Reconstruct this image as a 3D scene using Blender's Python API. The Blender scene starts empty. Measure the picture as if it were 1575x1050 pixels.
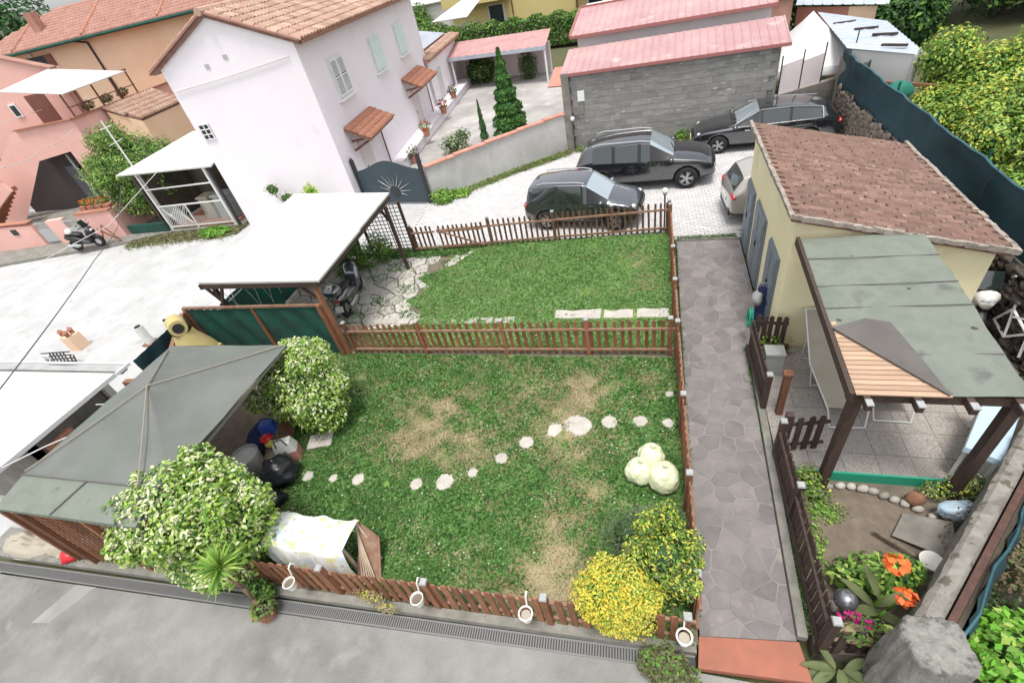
import bpy, bmesh, math, random
import numpy as np
from mathutils import Vector, Matrix, noise as mnoise
random.seed(7); RNG = np.random.default_rng(7)
S = bpy.context.scene; COL = S.collection
R_ = math.radians
# ------------------------------------------------------------------ camera, light, exposure
cd = bpy.data.cameras.new('camera'); cam = bpy.data.objects.new('camera', cd); COL.objects.link(cam)
rx, dn, fw = Vector((0.95952, 0.21444, -0.18257)), Vector((0.00433, -0.65943, -0.75176)), Vector((-0.28159, 0.72054, -0.63367))
m = Matrix.Identity(4)
for i in range(3):
    m[i][0] = rx[i]; m[i][1] = -dn[i]; m[i][2] = -fw[i]
m.translation = Vector((0, 0, 7.0)); cam.matrix_world = m
cd.lens = 16.858; cd.sensor_width = 36; cd.clip_start = 0.05; cd.clip_end = 3000
S.camera = cam
w = bpy.data.worlds.new("World"); S.world = w; w.use_nodes = True
nt = w.node_tree; nt.nodes.clear()
sky = nt.nodes.new('ShaderNodeTexSky'); sky.sky_type = 'NISHITA'; sky.sun_disc = False
SUN_EL, SUN_AZ = R_(76), R_(165)        # azimuth: clockwise from +Y
sky.sun_elevation = SUN_EL; sky.sun_rotation = SUN_AZ; sky.air_density = 1.0; sky.dust_density = 3.0; sky.ozone_density = 1.0
hs = nt.nodes.new('ShaderNodeHueSaturation'); hs.inputs['Saturation'].default_value = 0.22   # bright overcast: thin white cloud
bg = nt.nodes.new('ShaderNodeBackground'); bg.inputs['Strength'].default_value = 0.15
wo = nt.nodes.new('ShaderNodeOutputWorld')
nt.links.new(sky.outputs[0], hs.inputs['Color']); nt.links.new(hs.outputs[0], bg.inputs['Color']); nt.links.new(bg.outputs[0], wo.inputs[0])
sl = bpy.data.lights.new('sun', 'SUN'); sl.energy = 1.5; sl.angle = R_(14); sl.color = (1.0, 0.97, 0.92)
so = bpy.data.objects.new('sun', sl); COL.objects.link(so)
sd = Vector((math.sin(SUN_AZ)*math.cos(SUN_EL), math.cos(SUN_AZ)*math.cos(SUN_EL), math.sin(SUN_EL)))
so.rotation_euler = sd.to_track_quat('Z', 'Y').to_euler(); so.location = (0, 0, 30)
S.view_settings.view_transform = 'Standard'; S.view_settings.look = 'None'; S.view_settings.gamma = 1
S.view_settings.use_curve_mapping = False; S.view_settings.exposure = 0.8

# ------------------------------------------------------------------ materials
def mat(name, col, rough=0.8, col2=None, scale=6.0, detail=6, bump=0.0, bscale=None, metal=0.0, rand=0.0, stretch=None,
        spots=None, trans=0.0, coat=0.0, spec=0.5, lo=0.35, hi=0.65, alpha=1.0):
    M = bpy.data.materials.new(name); M.use_nodes = True
    n = M.node_tree; N = n.nodes; L = n.links; b = N['Principled BSDF']
    b.inputs['Roughness'].default_value = rough; b.inputs['Metallic'].default_value = metal
    b.inputs['Specular IOR Level'].default_value = spec
    if coat: b.inputs['Coat Weight'].default_value = coat; b.inputs['Coat Roughness'].default_value = 0.04
    tc = N.new('ShaderNodeTexCoord'); mp = N.new('ShaderNodeMapping'); 
    oi_ = N.new('ShaderNodeObjectInfo'); sc_ = N.new('ShaderNodeVectorMath'); sc_.operation = 'SCALE'; sc_.inputs[0].default_value = (37.0, 91.0, 53.0); L.new(oi_.outputs['Random'], sc_.inputs['Scale'])
    ad = N.new('ShaderNodeVectorMath'); L.new(tc.outputs['Object'], ad.inputs[0]); L.new(sc_.outputs[0], ad.inputs[1]); L.new(ad.outputs[0], mp.inputs[0])
    if stretch: mp.inputs['Scale'].default_value = stretch
    c = None
    if col2 is not None:
        t = N.new('ShaderNodeTexNoise'); t.inputs['Scale'].default_value = scale; t.inputs['Detail'].default_value = detail
        t.inputs['Roughness'].default_value = 0.65; L.new(mp.outputs[0], t.inputs['Vector'])
        r = N.new('ShaderNodeMapRange'); r.inputs[1].default_value = lo; r.inputs[2].default_value = hi; L.new(t.outputs[0], r.inputs[0])
        mx = N.new('ShaderNodeMix'); mx.data_type = 'RGBA'; L.new(r.outputs[0], mx.inputs[0])
        mx.inputs[6].default_value = (*col, 1); mx.inputs[7].default_value = (*col2, 1); c = mx.outputs[2]
    if spots:   # (colour, scale, threshold): lichen, dirt or gravel specks
        sc, ss, th = spots
        t = N.new('ShaderNodeTexNoise'); t.inputs['Scale'].default_value = ss; t.inputs['Detail'].default_value = 5; L.new(mp.outputs[0], t.inputs['Vector'])
        r = N.new('ShaderNodeMapRange'); r.inputs[1].default_value = th; r.inputs[2].default_value = th+(0.06 if ss > 6 else 0.15); L.new(t.outputs[0], r.inputs[0])
        mx = N.new('ShaderNodeMix'); mx.data_type = 'RGBA'; L.new(r.outputs[0], mx.inputs[0])
        if c: L.new(c, mx.inputs[6])
        else: mx.inputs[6].default_value = (*col, 1)
        mx.inputs[7].default_value = (*sc, 1); c = mx.outputs[2]
    if rand:
        oi = N.new('ShaderNodeObjectInfo'); r = N.new('ShaderNodeMapRange'); r.inputs[3].default_value = 1-rand; r.inputs[4].default_value = 1+rand
        L.new(oi.outputs['Random'], r.inputs[0]); h = N.new('ShaderNodeHueSaturation'); L.new(r.outputs[0], h.inputs['Value'])
        if c: L.new(c, h.inputs['Color'])
        else: h.inputs['Color'].default_value = (*col, 1)
        c = h.outputs[0]
    if c: L.new(c, b.inputs['Base Color'])
    else: b.inputs['Base Color'].default_value = (*col, 1)
    if bump:
        t = N.new('ShaderNodeTexNoise'); t.inputs['Scale'].default_value = bscale or scale*4; t.inputs['Detail'].default_value = 6
        L.new(mp.outputs[0], t.inputs['Vector']); bp = N.new('ShaderNodeBump'); bp.inputs['Strength'].default_value = bump; bp.inputs['Distance'].default_value = 0.02
        L.new(t.outputs[0], bp.inputs['Height']); L.new(bp.outputs[0], b.inputs['Normal'])
    if trans:
        o = N['Material Output']; tr = N.new('ShaderNodeBsdfTranslucent'); ms = N.new('ShaderNodeMixShader'); ms.inputs[0].default_value = trans
        if c: L.new(c, tr.inputs[0])
        else: tr.inputs[0].default_value = (*col, 1)
        L.new(b.outputs[0], ms.inputs[1]); L.new(tr.outputs[0], ms.inputs[2]); L.new(ms.outputs[0], o.inputs[0])
    return M
K = {}
def mk(k, *a, **kw): K[k] = mat(k, *a, **kw)
mk('concrete_near', (0.165,0.16,0.15), 0.9, (0.27,0.265,0.25), 0.8, bump=0.5, bscale=50, spots=((0.26,0.255,0.24), 2.6, 0.57))
mk('concrete_road', (0.40,0.40,0.395), 0.9, (0.50,0.50,0.495), 1.1, bump=0.5, bscale=30, spots=((0.33,0.33,0.32), 2.3, 0.62))
mk('paver', (0.46,0.45,0.45), 0.9, (0.58,0.56,0.55), 3.0, bump=0.3, bscale=60, rand=0.07)
mk('paver_joint', (0.24,0.25,0.2), 1.0, (0.32,0.31,0.28), 3.0)
mk('yard_concrete', (0.27,0.255,0.24), 0.9, (0.45,0.43,0.41), 0.35, bump=0.3, bscale=50, spots=((0.55,0.53,0.51), 1.4, 0.6))
mk('patch_concrete', (0.25,0.245,0.23), 0.9, (0.31,0.3,0.285), 1.5, bump=0.3, bscale=50)
mk('soil', (0.13,0.105,0.08), 1.0, (0.2,0.16,0.12), 5.0, bump=0.6, bscale=40)
mk('soil_dark', (0.05,0.045,0.035), 1.0, (0.09,0.075,0.055), 3.0, bump=0.8, bscale=20)
mk('field', (0.07,0.09,0.035), 1.0, (0.11,0.1,0.05), 2.0, bump=0.6, bscale=30)
mk('crazy_stone', (0.155,0.14,0.136), 0.8, (0.215,0.195,0.186), 2.0, bump=0.45, bscale=40, rand=0.15, spots=((0.27,0.235,0.205), 3.0, 0.6))
mk('crazy_joint', (0.31,0.29,0.275), 1.0, (0.18,0.17,0.16), 1.5, bump=0.4, bscale=60)
mk('flag_stone', (0.40,0.365,0.335), 0.9, (0.5,0.47,0.44), 3.0, bump=0.4, bscale=30, rand=0.12, spots=((0.25,0.21,0.18), 4.0, 0.63))
mk('white_slab', (0.5,0.465,0.42), 0.9, (0.4,0.365,0.32), 5.0, bump=0.4, bscale=30, rand=0.08, spots=((0.28,0.26,0.18), 9.0, 0.64))
mk('patio_slab', (0.26,0.235,0.212), 0.9, (0.42,0.385,0.35), 55.0, detail=2, bump=0.35, bscale=70, rand=0.07, lo=0.42, hi=0.58, spots=((0.18,0.155,0.13), 30.0, 0.63))
mk('drain_grey', (0.06,0.06,0.06), 0.8)
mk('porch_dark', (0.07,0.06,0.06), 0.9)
mk('porch_door', (0.11,0.11,0.13), 0.6)
mk('kerb', (0.26,0.25,0.22), 0.9, (0.16,0.155,0.13), 3.5, bump=0.4, bscale=40)
mk('terracotta_step', (0.36,0.125,0.075), 0.7, (0.29,0.11,0.07), 4.0, bump=0.15, bscale=30)
mk('terracotta', (0.33,0.13,0.08), 0.85, (0.42,0.2,0.13), 8.0, bump=0.2, rand=0.1)
mk('roof_terracotta', (0.33,0.19,0.135), 0.9, (0.48,0.33,0.25), 2.5, bump=0.3, rand=0.2, spots=((0.25,0.21,0.16), 5.0, 0.58))
mk('roof_red', (0.34,0.17,0.13), 0.9, (0.43,0.24,0.19), 2.0, bump=0.3, rand=0.08)
mk('garage_tile', (0.145,0.082,0.06), 0.9, (0.215,0.13,0.1), 4.0, bump=0.5, bscale=30, rand=0.25, spots=((0.3,0.25,0.2), 9.0, 0.64))
mk('tile_mortar', (0.2,0.1,0.075), 1.0, (0.28,0.17,0.13), 4.0)
mk('mortar_edge', (0.38,0.34,0.29), 1.0, (0.19,0.15,0.125), 7.0, bump=0.6, bscale=20)
mk('white_plaster', (0.82,0.765,0.80), 0.9, (0.86,0.81,0.845), 0.5, bump=0.25, bscale=14, spots=((0.78,0.72,0.745), 1.3, 0.62))
mk('white_paint', (0.8,0.8,0.78), 0.6, (0.74,0.74,0.72), 3.0)
mk('shutter_green', (0.72,0.82,0.78), 0.6)
mk('shutter_grey', (0.42,0.44,0.44), 0.6)
mk('dark_void', (0.02,0.02,0.022), 0.9)
mk('cream_plaster', (0.92,0.83,0.55), 0.9, (0.87,0.77,0.49), 1.2, bump=0.15, bscale=25, spots=((0.78,0.69,0.46), 1.5, 0.6))
mk('peach_plaster', (0.84,0.62,0.44), 0.9, (0.78,0.54,0.36), 0.5, bump=0.1)
mk('pink_plaster', (0.79,0.47,0.41), 0.9, (0.75,0.43,0.37), 0.7, bump=0.1, bscale=20, spots=((0.72,0.42,0.36), 1.2, 0.58))
mk('yellow_plaster', (0.72,0.6,0.27), 0.9, (0.68,0.55,0.24), 0.7)
mk('brown_door', (0.16,0.055,0.035), 0.5, (0.2,0.075,0.05), 5.0)
mk('grey_door', (0.17,0.205,0.235), 0.5, (0.2,0.24,0.27), 3.0)
mk('glass_dark', (0.03,0.04,0.05), 0.08, spec=0.8)
mk('grey_block', (0.20,0.195,0.185), 0.95, (0.30,0.29,0.275), 2.2, bump=0.5, bscale=25, rand=0.09, spots=((0.46,0.45,0.43), 8.0, 0.63), stretch=(.4,1,1.6))
mk('grey_render', (0.42,0.41,0.39), 0.95, (0.55,0.54,0.52), 1.0, bump=0.4, bscale=25, spots=((0.3,0.285,0.25), 1.6, 0.66))
mk('grey_render_dark', (0.17,0.155,0.135), 0.95, (0.27,0.25,0.22), 2.0, bump=0.4, bscale=25, spots=((0.1,0.1,0.075), 2.6, 0.6))
mk('old_wall', (0.17,0.155,0.135), 0.95, (0.27,0.25,0.22), 5.0, bump=0.8, bscale=18, spots=((0.10,0.095,0.07), 7.0, 0.57))
mk('coping_red', (0.55,0.22,0.16), 0.9, (0.5,0.27,0.2), 6.0, rand=0.12)
mk('pink_sheet', (0.40,0.225,0.23), 0.55, (0.48,0.32,0.31), 0.6, spots=((0.52,0.42,0.40), 1.6, 0.6))
mk('pink_sheet_old', (0.42,0.22,0.21), 0.6, (0.5,0.29,0.28), 1.5)
mk('pink_sheet_edge', (0.34,0.13,0.12), 0.6)
mk('blue_sheet', (0.38,0.43,0.5), 0.5, (0.47,0.5,0.55), 1.4)
mk('tent_white', (0.62,0.61,0.59), 0.7, (0.68,0.67,0.66), 1.0)
mk('panel_pale', (0.66,0.58,0.58), 0.7, (0.72,0.64,0.64), 1.0)
mk('gate_metal', (0.035,0.055,0.07), 0.45, (0.045,0.07,0.085), 2.0)
mk('gate_dark', (0.03,0.03,0.035), 0.5)
mk('steel', (0.55,0.55,0.55), 0.35, metal=0.9)
mk('white_metal', (0.7,0.7,0.68), 0.5)
mk('fence_wood', (0.19,0.075,0.038), 0.7, (0.30,0.135,0.07), 9.0, bump=0.3, bscale=40, rand=0.3, stretch=(3,3,0.5))
mk('fence_dark', (0.04,0.024,0.019), 0.7, (0.075,0.045,0.033), 9.0, bump=0.3, bscale=40, rand=0.25, stretch=(3,3,0.5))
mk('fence_brown', (0.10,0.055,0.033), 0.7, (0.16,0.09,0.055), 9.0, bump=0.3, bscale=40, rand=0.25, stretch=(3,3,0.5))
mk('rail_wood', (0.30,0.19,0.13), 0.7, (0.2,0.1,0.06), 7.0, rand=0.15)
mk('post_cap', (0.38,0.39,0.38), 0.5, (0.3,0.3,0.3), 20.0)
mk('panel_white', (0.58,0.59,0.53), 0.6, (0.64,0.645,0.60), 1.0, spots=((0.5,0.5,0.44), 1.7, 0.6))
mk('tarp_grey', (0.115,0.128,0.11), 0.8, (0.155,0.16,0.15), 1.0, bump=0.5, bscale=5, spots=((0.13,0.155,0.125), 0.8, 0.50))
mk('tarp_green', (0.14,0.165,0.132), 0.85, (0.185,0.205,0.17), 2.8, bump=0.4, bscale=10, spots=((0.11,0.12,0.1), 2.8, 0.6))
mk('tarp_dark', (0.10,0.09,0.085), 0.9, (0.13,0.12,0.11), 2.0)
mk('reed_wood', (0.5,0.34,0.24), 0.8, (0.4,0.26,0.17), 8.0, rand=0.2, stretch=(0.4,6,6))
mk('rope', (0.26,0.235,0.19), 0.9)
mk('net_green', (0.012,0.11,0.075), 0.8, (0.02,0.06,0.05), 2.5, bump=0.5, bscale=5, trans=0.15)
mk('net_blue', (0.010,0.050,0.065), 0.8, (0.006,0.028,0.038), 1.2, bump=0.5, bscale=3)
mk('net_bluetop', (0.025,0.10,0.12), 0.6, (0.015,0.06,0.075), 2.0)
mk('rubble', (0.09,0.072,0.055), 0.95, (0.17,0.145,0.12), 6.0, bump=0.8, bscale=20, rand=0.5)
mk('rubble_base', (0.03,0.027,0.02), 1.0, (0.055,0.05,0.04), 5.0, bump=0.6)
mk('pale_rock', (0.27,0.262,0.235), 0.95, (0.19,0.183,0.165), 5.5, bump=1.0, bscale=16, stretch=(2.6,2.6,.6), spots=((0.10,0.097,0.083), 5.0, 0.56))
mk('edging_stone', (0.33,0.3,0.26), 0.9, (0.42,0.39,0.34), 8.0, bump=0.4, rand=0.25)
mk('black_paint', (0.022,0.024,0.03), 0.25, metal=0.45, coat=1.0)
mk('grey_paint', (0.10,0.108,0.125), 0.3, metal=0.75, coat=1.0)
mk('beige_paint', (0.46,0.43,0.39), 0.28, metal=0.4, coat=1.0)
mk('car_glass', (0.022,0.03,0.028), 0.06, spec=0.7, coat=1.0)
mk('windscreen', (0.42,0.5,0.54), 0.12, metal=0.45, spec=0.8, coat=1.0)  # pale, part-metal base puts the sky's reflection into the colour
for q_ in ('black_paint','grey_paint'): K[q_].node_tree.nodes['Principled BSDF'].inputs['Coat IOR'].default_value = 2.1
K['windscreen'].node_tree.nodes['Principled BSDF'].inputs['IOR'].default_value = 2.4
mk('tyre', (0.015,0.015,0.016), 0.85)
mk('rim', (0.45,0.45,0.45), 0.35, metal=0.7)
mk('plastic_black', (0.02,0.02,0.021), 0.5)
mk('chrome', (0.8,0.8,0.8), 0.15, metal=1.0)
mk('lamp_red', (0.5,0.01,0.015), 0.2, coat=1.0)
mk('lamp_clear', (0.6,0.62,0.65), 0.1, coat=1.0)
mk('bag_yellow', (0.64,0.67,0.42), 0.35, (0.7,0.73,0.52), 6.0, bump=0.9, bscale=9)
mk('bag_black', (0.012,0.013,0.016), 0.3, bump=0.6, bscale=14)
mk('plastic_white', (0.75,0.74,0.7), 0.5, (0.66,0.65,0.6), 8.0)
mk('plastic_red', (0.6,0.02,0.03), 0.4)
mk('plastic_blue', (0.03,0.09,0.42), 0.5)
mk('navy_cloth', (0.02,0.03,0.10), 0.9)
mk('yellow_cloth', (0.55,0.5,0.1), 0.8)
mk('cardboard', (0.4,0.3,0.2), 0.9, (0.5,0.42,0.34), 6.0)
mk('plastic_green', (0.02,0.32,0.2), 0.5)
mk('canvas_beige', (0.36,0.32,0.25), 0.9, (0.41,0.37,0.3), 4.0)
mk('bbq_yellow', (0.52,0.43,0.19), 0.9, (0.45,0.37,0.15), 3.0, bump=0.2)
mk('sheet_metal', (0.3,0.31,0.3), 0.5, (0.4,0.4,0.38), 4.0)
mk('rust', (0.2,0.09,0.05), 0.9, (0.28,0.15,0.09), 12.0, bump=0.4)
mk('board_brown', (0.06,0.028,0.02), 0.8, (0.1,0.05,0.035), 8.0, bump=0.4)
mk('bark', (0.12,0.09,0.065), 0.95, (0.2,0.16,0.12), 12.0, bump=0.6)
mk('glass_ball', (0.30,0.31,0.33), 0.22, metal=0.8)
mk('net_green_light', (0.02,0.2,0.14), 0.8, (0.015,0.13,0.1), 3.0)
mk('net_white', (0.7,0.7,0.7), 0.8)
mk('solar', (0.36,0.4,0.47), 0.25, spec=0.8, coat=0.5)
mk('cable_dark', (0.08,0.08,0.09), 0.6)
mk('cable_pale', (0.6,0.58,0.57), 0.6)
mk('grate', (0.20,0.20,0.195), 0.6, metal=0.2)
mk('blue_plastic_top', (0.45,0.58,0.68), 0.3, coat=0.4)
mk('far_wall_white', (0.7,0.69,0.66), 0.9)
# leaves: one material per tint, used for thousands of leaf faces
def leafm(k, col, col2, sc=2.0): K[k] = mat(k, col, 0.55, col2, sc, 3, trans=0.30, spec=0.3)
leafm('leaf_cream', (0.66,0.70,0.40), (0.76,0.78,0.54)); leafm('leaf_lime', (0.36,0.52,0.09), (0.46,0.6,0.16)); leafm('leaf_mid', (0.15,0.31,0.05), (0.21,0.38,0.07)); leafm('leaf_dark', (0.04,0.10,0.03), (0.07,0.145,0.045))
leafm('leaf_yellow', (0.74,0.60,0.06), (0.8,0.68,0.13)); leafm('leaf_gold', (0.54,0.58,0.07), (0.64,0.64,0.13))
leafm('leaf_olive', (0.13,0.165,0.07), (0.19,0.22,0.1)); leafm('leaf_grey', (0.20,0.27,0.19), (0.27,0.33,0.25)); leafm('leaf_bright', (0.16,0.46,0.04), (0.25,0.55,0.07))
leafm('leaf_conifer', (0.05,0.17,0.045), (0.08,0.23,0.065)); leafm('leaf_brown', (0.15,0.105,0.06), (0.23,0.17,0.1)); leafm('leaf_wood', (0.03,0.085,0.022), (0.06,0.135,0.04))
leafm('grass_green', (0.20,0.45,0.04), (0.27,0.53,0.06)); leafm('grass_light', (0.40,0.62,0.09), (0.48,0.70,0.14)); leafm('grass_dark', (0.10,0.27,0.035), (0.14,0.33,0.05)); leafm('grass_dry', (0.42,0.345,0.19), (0.5,0.43,0.26))
leafm('grass_green', (0.065,0.18,0.03), (0.10,0.24,0.05)); leafm('grass_light', (0.15,0.29,0.075), (0.2,0.35,0.11)); leafm('grass_dark', (0.04,0.115,0.028), (0.06,0.15,0.035)); leafm('grass_dry', (0.33,0.26,0.15), (0.4,0.33,0.2))
leafm('petal_orange', (0.8,0.13,0.03), (0.85,0.2,0.05)); leafm('petal_magenta', (0.5,0.01,0.18), (0.6,0.03,0.25)); leafm('petal_red', (0.55,0.02,0.03), (0.6,0.04,0.04)); leafm('petal_white', (0.7,0.7,0.55), (0.75,0.75,0.65))

# ------------------------------------------------------------------ mesh helpers
class MB:
    def __init__(s): s.v = []; s.f = []; s.m = []
    def add(s, vs, fs, mi=0):
        o = len(s.v); s.v += [tuple(v) for v in vs]; s.f += [tuple(o+i for i in f) for f in fs]; s.m += [mi]*len(fs); return s
    def quad(s, a, b, c, d, mi=0): return s.add([a,b,c,d], [(0,1,2,3)], mi)
    def box(s, c, d, rz=0, ry=0, rx_=0, mi=0):
        M = Matrix.Rotation(rz,3,'Z') @ Matrix.Rotation(ry,3,'Y') @ Matrix.Rotation(rx_,3,'X'); c = Vector(c)
        vs = [c + M @ Vector((x*d[0]/2, y*d[1]/2, z*d[2]/2)) for x in (-1,1) for y in (-1,1) for z in (-1,1)]
        return s.add(vs, [(0,1,3,2),(4,6,7,5),(0,4,5,1),(2,3,7,6),(0,2,6,4),(1,5,7,3)], mi)
    def beam(s, a, b, w_, h, up=(0,0,1), mi=0):
        a = Vector(a); b = Vector(b); d = (b-a).normalized(); u = Vector(up)
        if abs(d.dot(u)) > 0.98: u = Vector((0,1,0))
        x = d.cross(u).normalized(); y = x.cross(d).normalized()
        vs = [p + x*(i*w_/2) + y*(j*h/2) for p in (a,b) for i in (-1,1) for j in (-1,1)]
        return s.add(vs, [(0,1,3,2),(4,6,7,5),(0,4,5,1),(2,3,7,6),(0,2,6,4),(1,5,7,3)], mi)
    def cyl(s, a, b, r0, r1=None, n=10, cap=True, mi=0):
        r1 = r0 if r1 is None else r1; a = Vector(a); b = Vector(b); d = (b-a).normalized()
        u = Vector((0,0,1)) if abs(d.z) < 0.9 else Vector((1,0,0)); x = d.cross(u).normalized(); y = d.cross(x)
        vs = [p + (x*math.cos(2*math.pi*i/n) + y*math.sin(2*math.pi*i/n))*r for p, r in ((a,r0),(b,r1)) for i in range(n)]
        fs = [(i, (i+1)%n, n+(i+1)%n, n+i) for i in range(n)]
        if cap: fs += [tuple(range(n))[::-1], tuple(range(n,2*n))]
        return s.add(vs, fs, mi)
    def tube(s, pts, r, n=6, mi=0):
        for a, b in zip(pts[:-1], pts[1:]): s.cyl(a, b, r, r, n, True, mi)
        return s
    def lathe(s, prof, c=(0,0,0), n=16, mi=0):
        c = Vector(c); o = []
        for r, z in prof: o += [c + Vector((r*math.cos(2*math.pi*i/n), r*math.sin(2*math.pi*i/n), z)) for i in range(n)]
        fs = [(k*n+i, k*n+(i+1)%n, (k+1)*n+(i+1)%n, (k+1)*n+i) for k in range(len(prof)-1) for i in range(n)]
        return s.add(o, fs, mi)
    def prism(s, poly, z0, z1, inset=0.0, mi=0):
        n = len(poly); cx = sum(p[0] for p in poly)/n; cy = sum(p[1] for p in poly)/n; top = []
        for p in poly:
            d = math.hypot(p[0]-cx, p[1]-cy) or 1; k = max(0.0, 1-inset/d); top.append((cx+(p[0]-cx)*k, cy+(p[1]-cy)*k, z1))
        vs = [(p[0],p[1],z0) for p in poly] + top
        return s.add(vs, [tuple(range(n))[::-1], tuple(range(n,2*n))] + [(i,(i+1)%n,n+(i+1)%n,n+i) for i in range(n)], mi)
    def slab(s, pts, t, mi=0):          # a quad (or polygon) in space, given thickness t downwards along its normal
        pts = [Vector(p) for p in pts]; n = len(pts); nr = (pts[1]-pts[0]).cross(pts[2]-pts[1]).normalized()
        if nr.z < 0: nr = -nr
        vs = pts + [p - nr*t for p in pts]
        return s.add(vs, [tuple(range(n)), tuple(range(n,2*n))[::-1]] + [(i,(i+1)%n,n+(i+1)%n,n+i) for i in range(n)], mi)
    def ell(s, c, r, nu=12, nv=8, lump=0.0, seed=0, mi=0):
        vs = []; c = Vector(c)
        for j in range(nv+1):
            th = math.pi*j/nv
            for i in range(nu):
                ph = 2*math.pi*i/nu; d = Vector((math.sin(th)*math.cos(ph), math.sin(th)*math.sin(ph), math.cos(th)))
                k = 1 + lump*mnoise.noise(d*1.7+Vector((seed*3.1,seed,0)))
                vs.append(c + Vector((d.x*r[0]*k, d.y*r[1]*k, d.z*r[2]*k)))
        return s.add(vs, [(j*nu+i, (j+1)*nu+i, (j+1)*nu+(i+1)%nu, j*nu+(i+1)%nu) for j in range(nv) for i in range(nu)], mi)
    def mesh(s, name, mats, smooth=False, off=(0,0,0)):
        me = bpy.data.meshes.new(name); ox, oy, oz = off
        me.from_pydata([(x-ox,y-oy,z-oz) for x,y,z in s.v], [], s.f)
        for M in (mats if isinstance(mats,(list,tuple)) else [mats]): me.materials.append(K[M] if isinstance(M,str) else M)
        if any(s.m): me.polygons.foreach_set('material_index', s.m)
        b = bmesh.new(); b.from_mesh(me); bmesh.ops.remove_doubles(b, verts=b.verts, dist=1e-5) if smooth else None
        bmesh.ops.recalc_face_normals(b, faces=b.faces); b.to_mesh(me); b.free()
        if smooth: me.polygons.foreach_set('use_smooth', [True]*len(me.polygons))
        me.update(); return me
def put(name, me, parent=None, loc=(0,0,0), rz=0.0, rot=None, sc=None):
    o = bpy.data.objects.new(name, me); COL.objects.link(o)
    if parent: o.parent = parent
    o.location = loc; o.rotation_euler = rot if rot else (0,0,rz)
    if sc: o.scale = sc if isinstance(sc,(tuple,list)) else (sc,sc,sc)
    return o
def tag(o, label, cat, group=None):
    o['label'] = label; o['category'] = cat
    if group: o['group'] = group
    return o
def thing(name, label, cat, loc=(0,0,0), rz=0.0, group=None):
    o = bpy.data.objects.new(name, None); COL.objects.link(o); o.empty_display_size = 0.2; o.location = loc; o.rotation_euler = (0,0,rz); return tag(o, label, cat, group)
def part(name, mb, mats, parent, smooth=False, origin=None, bev=0.0, label=None):
    """mb is in WORLD coordinates when parent is an unrotated thing: origin = parent's location is taken off"""
    off = origin if origin is not None else (parent.location[:] if parent and parent.parent is None else (0,0,0))
    if parent and parent.parent is not None and origin is None: off = parent.parent.location[:]
    o = put(name, mb.mesh(name, mats, smooth, off), parent)
    if bev: b = o.modifiers.new('bevel','BEVEL'); b.width = bev; b.segments = 2; b.limit_method = 'ANGLE'
    if label: o['label'] = label
    return o
L0 = (0,0,0)
def lpart(name, mb, mats, parent, **k): return part(name, mb, mats, parent, origin=L0, **k)    # local coordinates
def struct(name, mb, mats, smooth=False):
    o = put(name, mb.mesh(name, mats, smooth)); o['kind'] = 'structure'; return o
def solo(name, mb, mats, label, cat, loc, smooth=False, group=None, rz=0.0):        # a thing that is one mesh, local coordinates
    o = put(name, mb.mesh(name, mats, smooth), None, loc, rz); return tag(o, label, cat, group)
def copy_tree(o, parent=None):
    c = o.copy(); COL.objects.link(c); c.parent = parent
    for ch in [x for x in bpy.data.objects if x.parent == o]: copy_tree(ch, c)
    return c
def fast(name, V, F, mi, mats):
    me = bpy.data.meshes.new(name); n = len(V); nf, k = F.shape
    me.vertices.add(n); me.vertices.foreach_set('co', V.astype(np.float32).ravel())
    me.loops.add(nf*k); me.loops.foreach_set('vertex_index', F.astype(np.int32).ravel())
    me.polygons.add(nf); me.polygons.foreach_set('loop_start', np.arange(0, nf*k, k, dtype=np.int32)); me.polygons.foreach_set('loop_total', np.full(nf, k, dtype=np.int32))
    for M in mats: me.materials.append(K[M])
    me.polygons.foreach_set('material_index', mi.astype(np.int32)); me.update(calc_edges=True); me.validate(); return me
def leaf_mesh(name, P, Nn, size, mats, mi, aspect=0.5, fold=0.15):
    """one bent rhombus leaf per point P, facing roughly Nn, random spin"""
    n = len(P); Nn = Nn/np.linalg.norm(Nn,axis=1)[:,None]
    t = RNG.normal(size=(n,3)); t -= Nn*(t*Nn).sum(1)[:,None]; t /= np.linalg.norm(t,axis=1)[:,None]; b = np.cross(Nn,t)
    s_ = (size*RNG.uniform(0.6,1.3,n))[:,None]
    V = np.stack([P - t*s_*0.5, P + b*s_*aspect*0.5 + Nn*s_*fold, P + t*s_*0.5, P - b*s_*aspect*0.5 + Nn*s_*fold],1).reshape(-1,3)
    F = np.arange(4*n).reshape(n,4); return fast(name, V, F, mi, mats)
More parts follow.
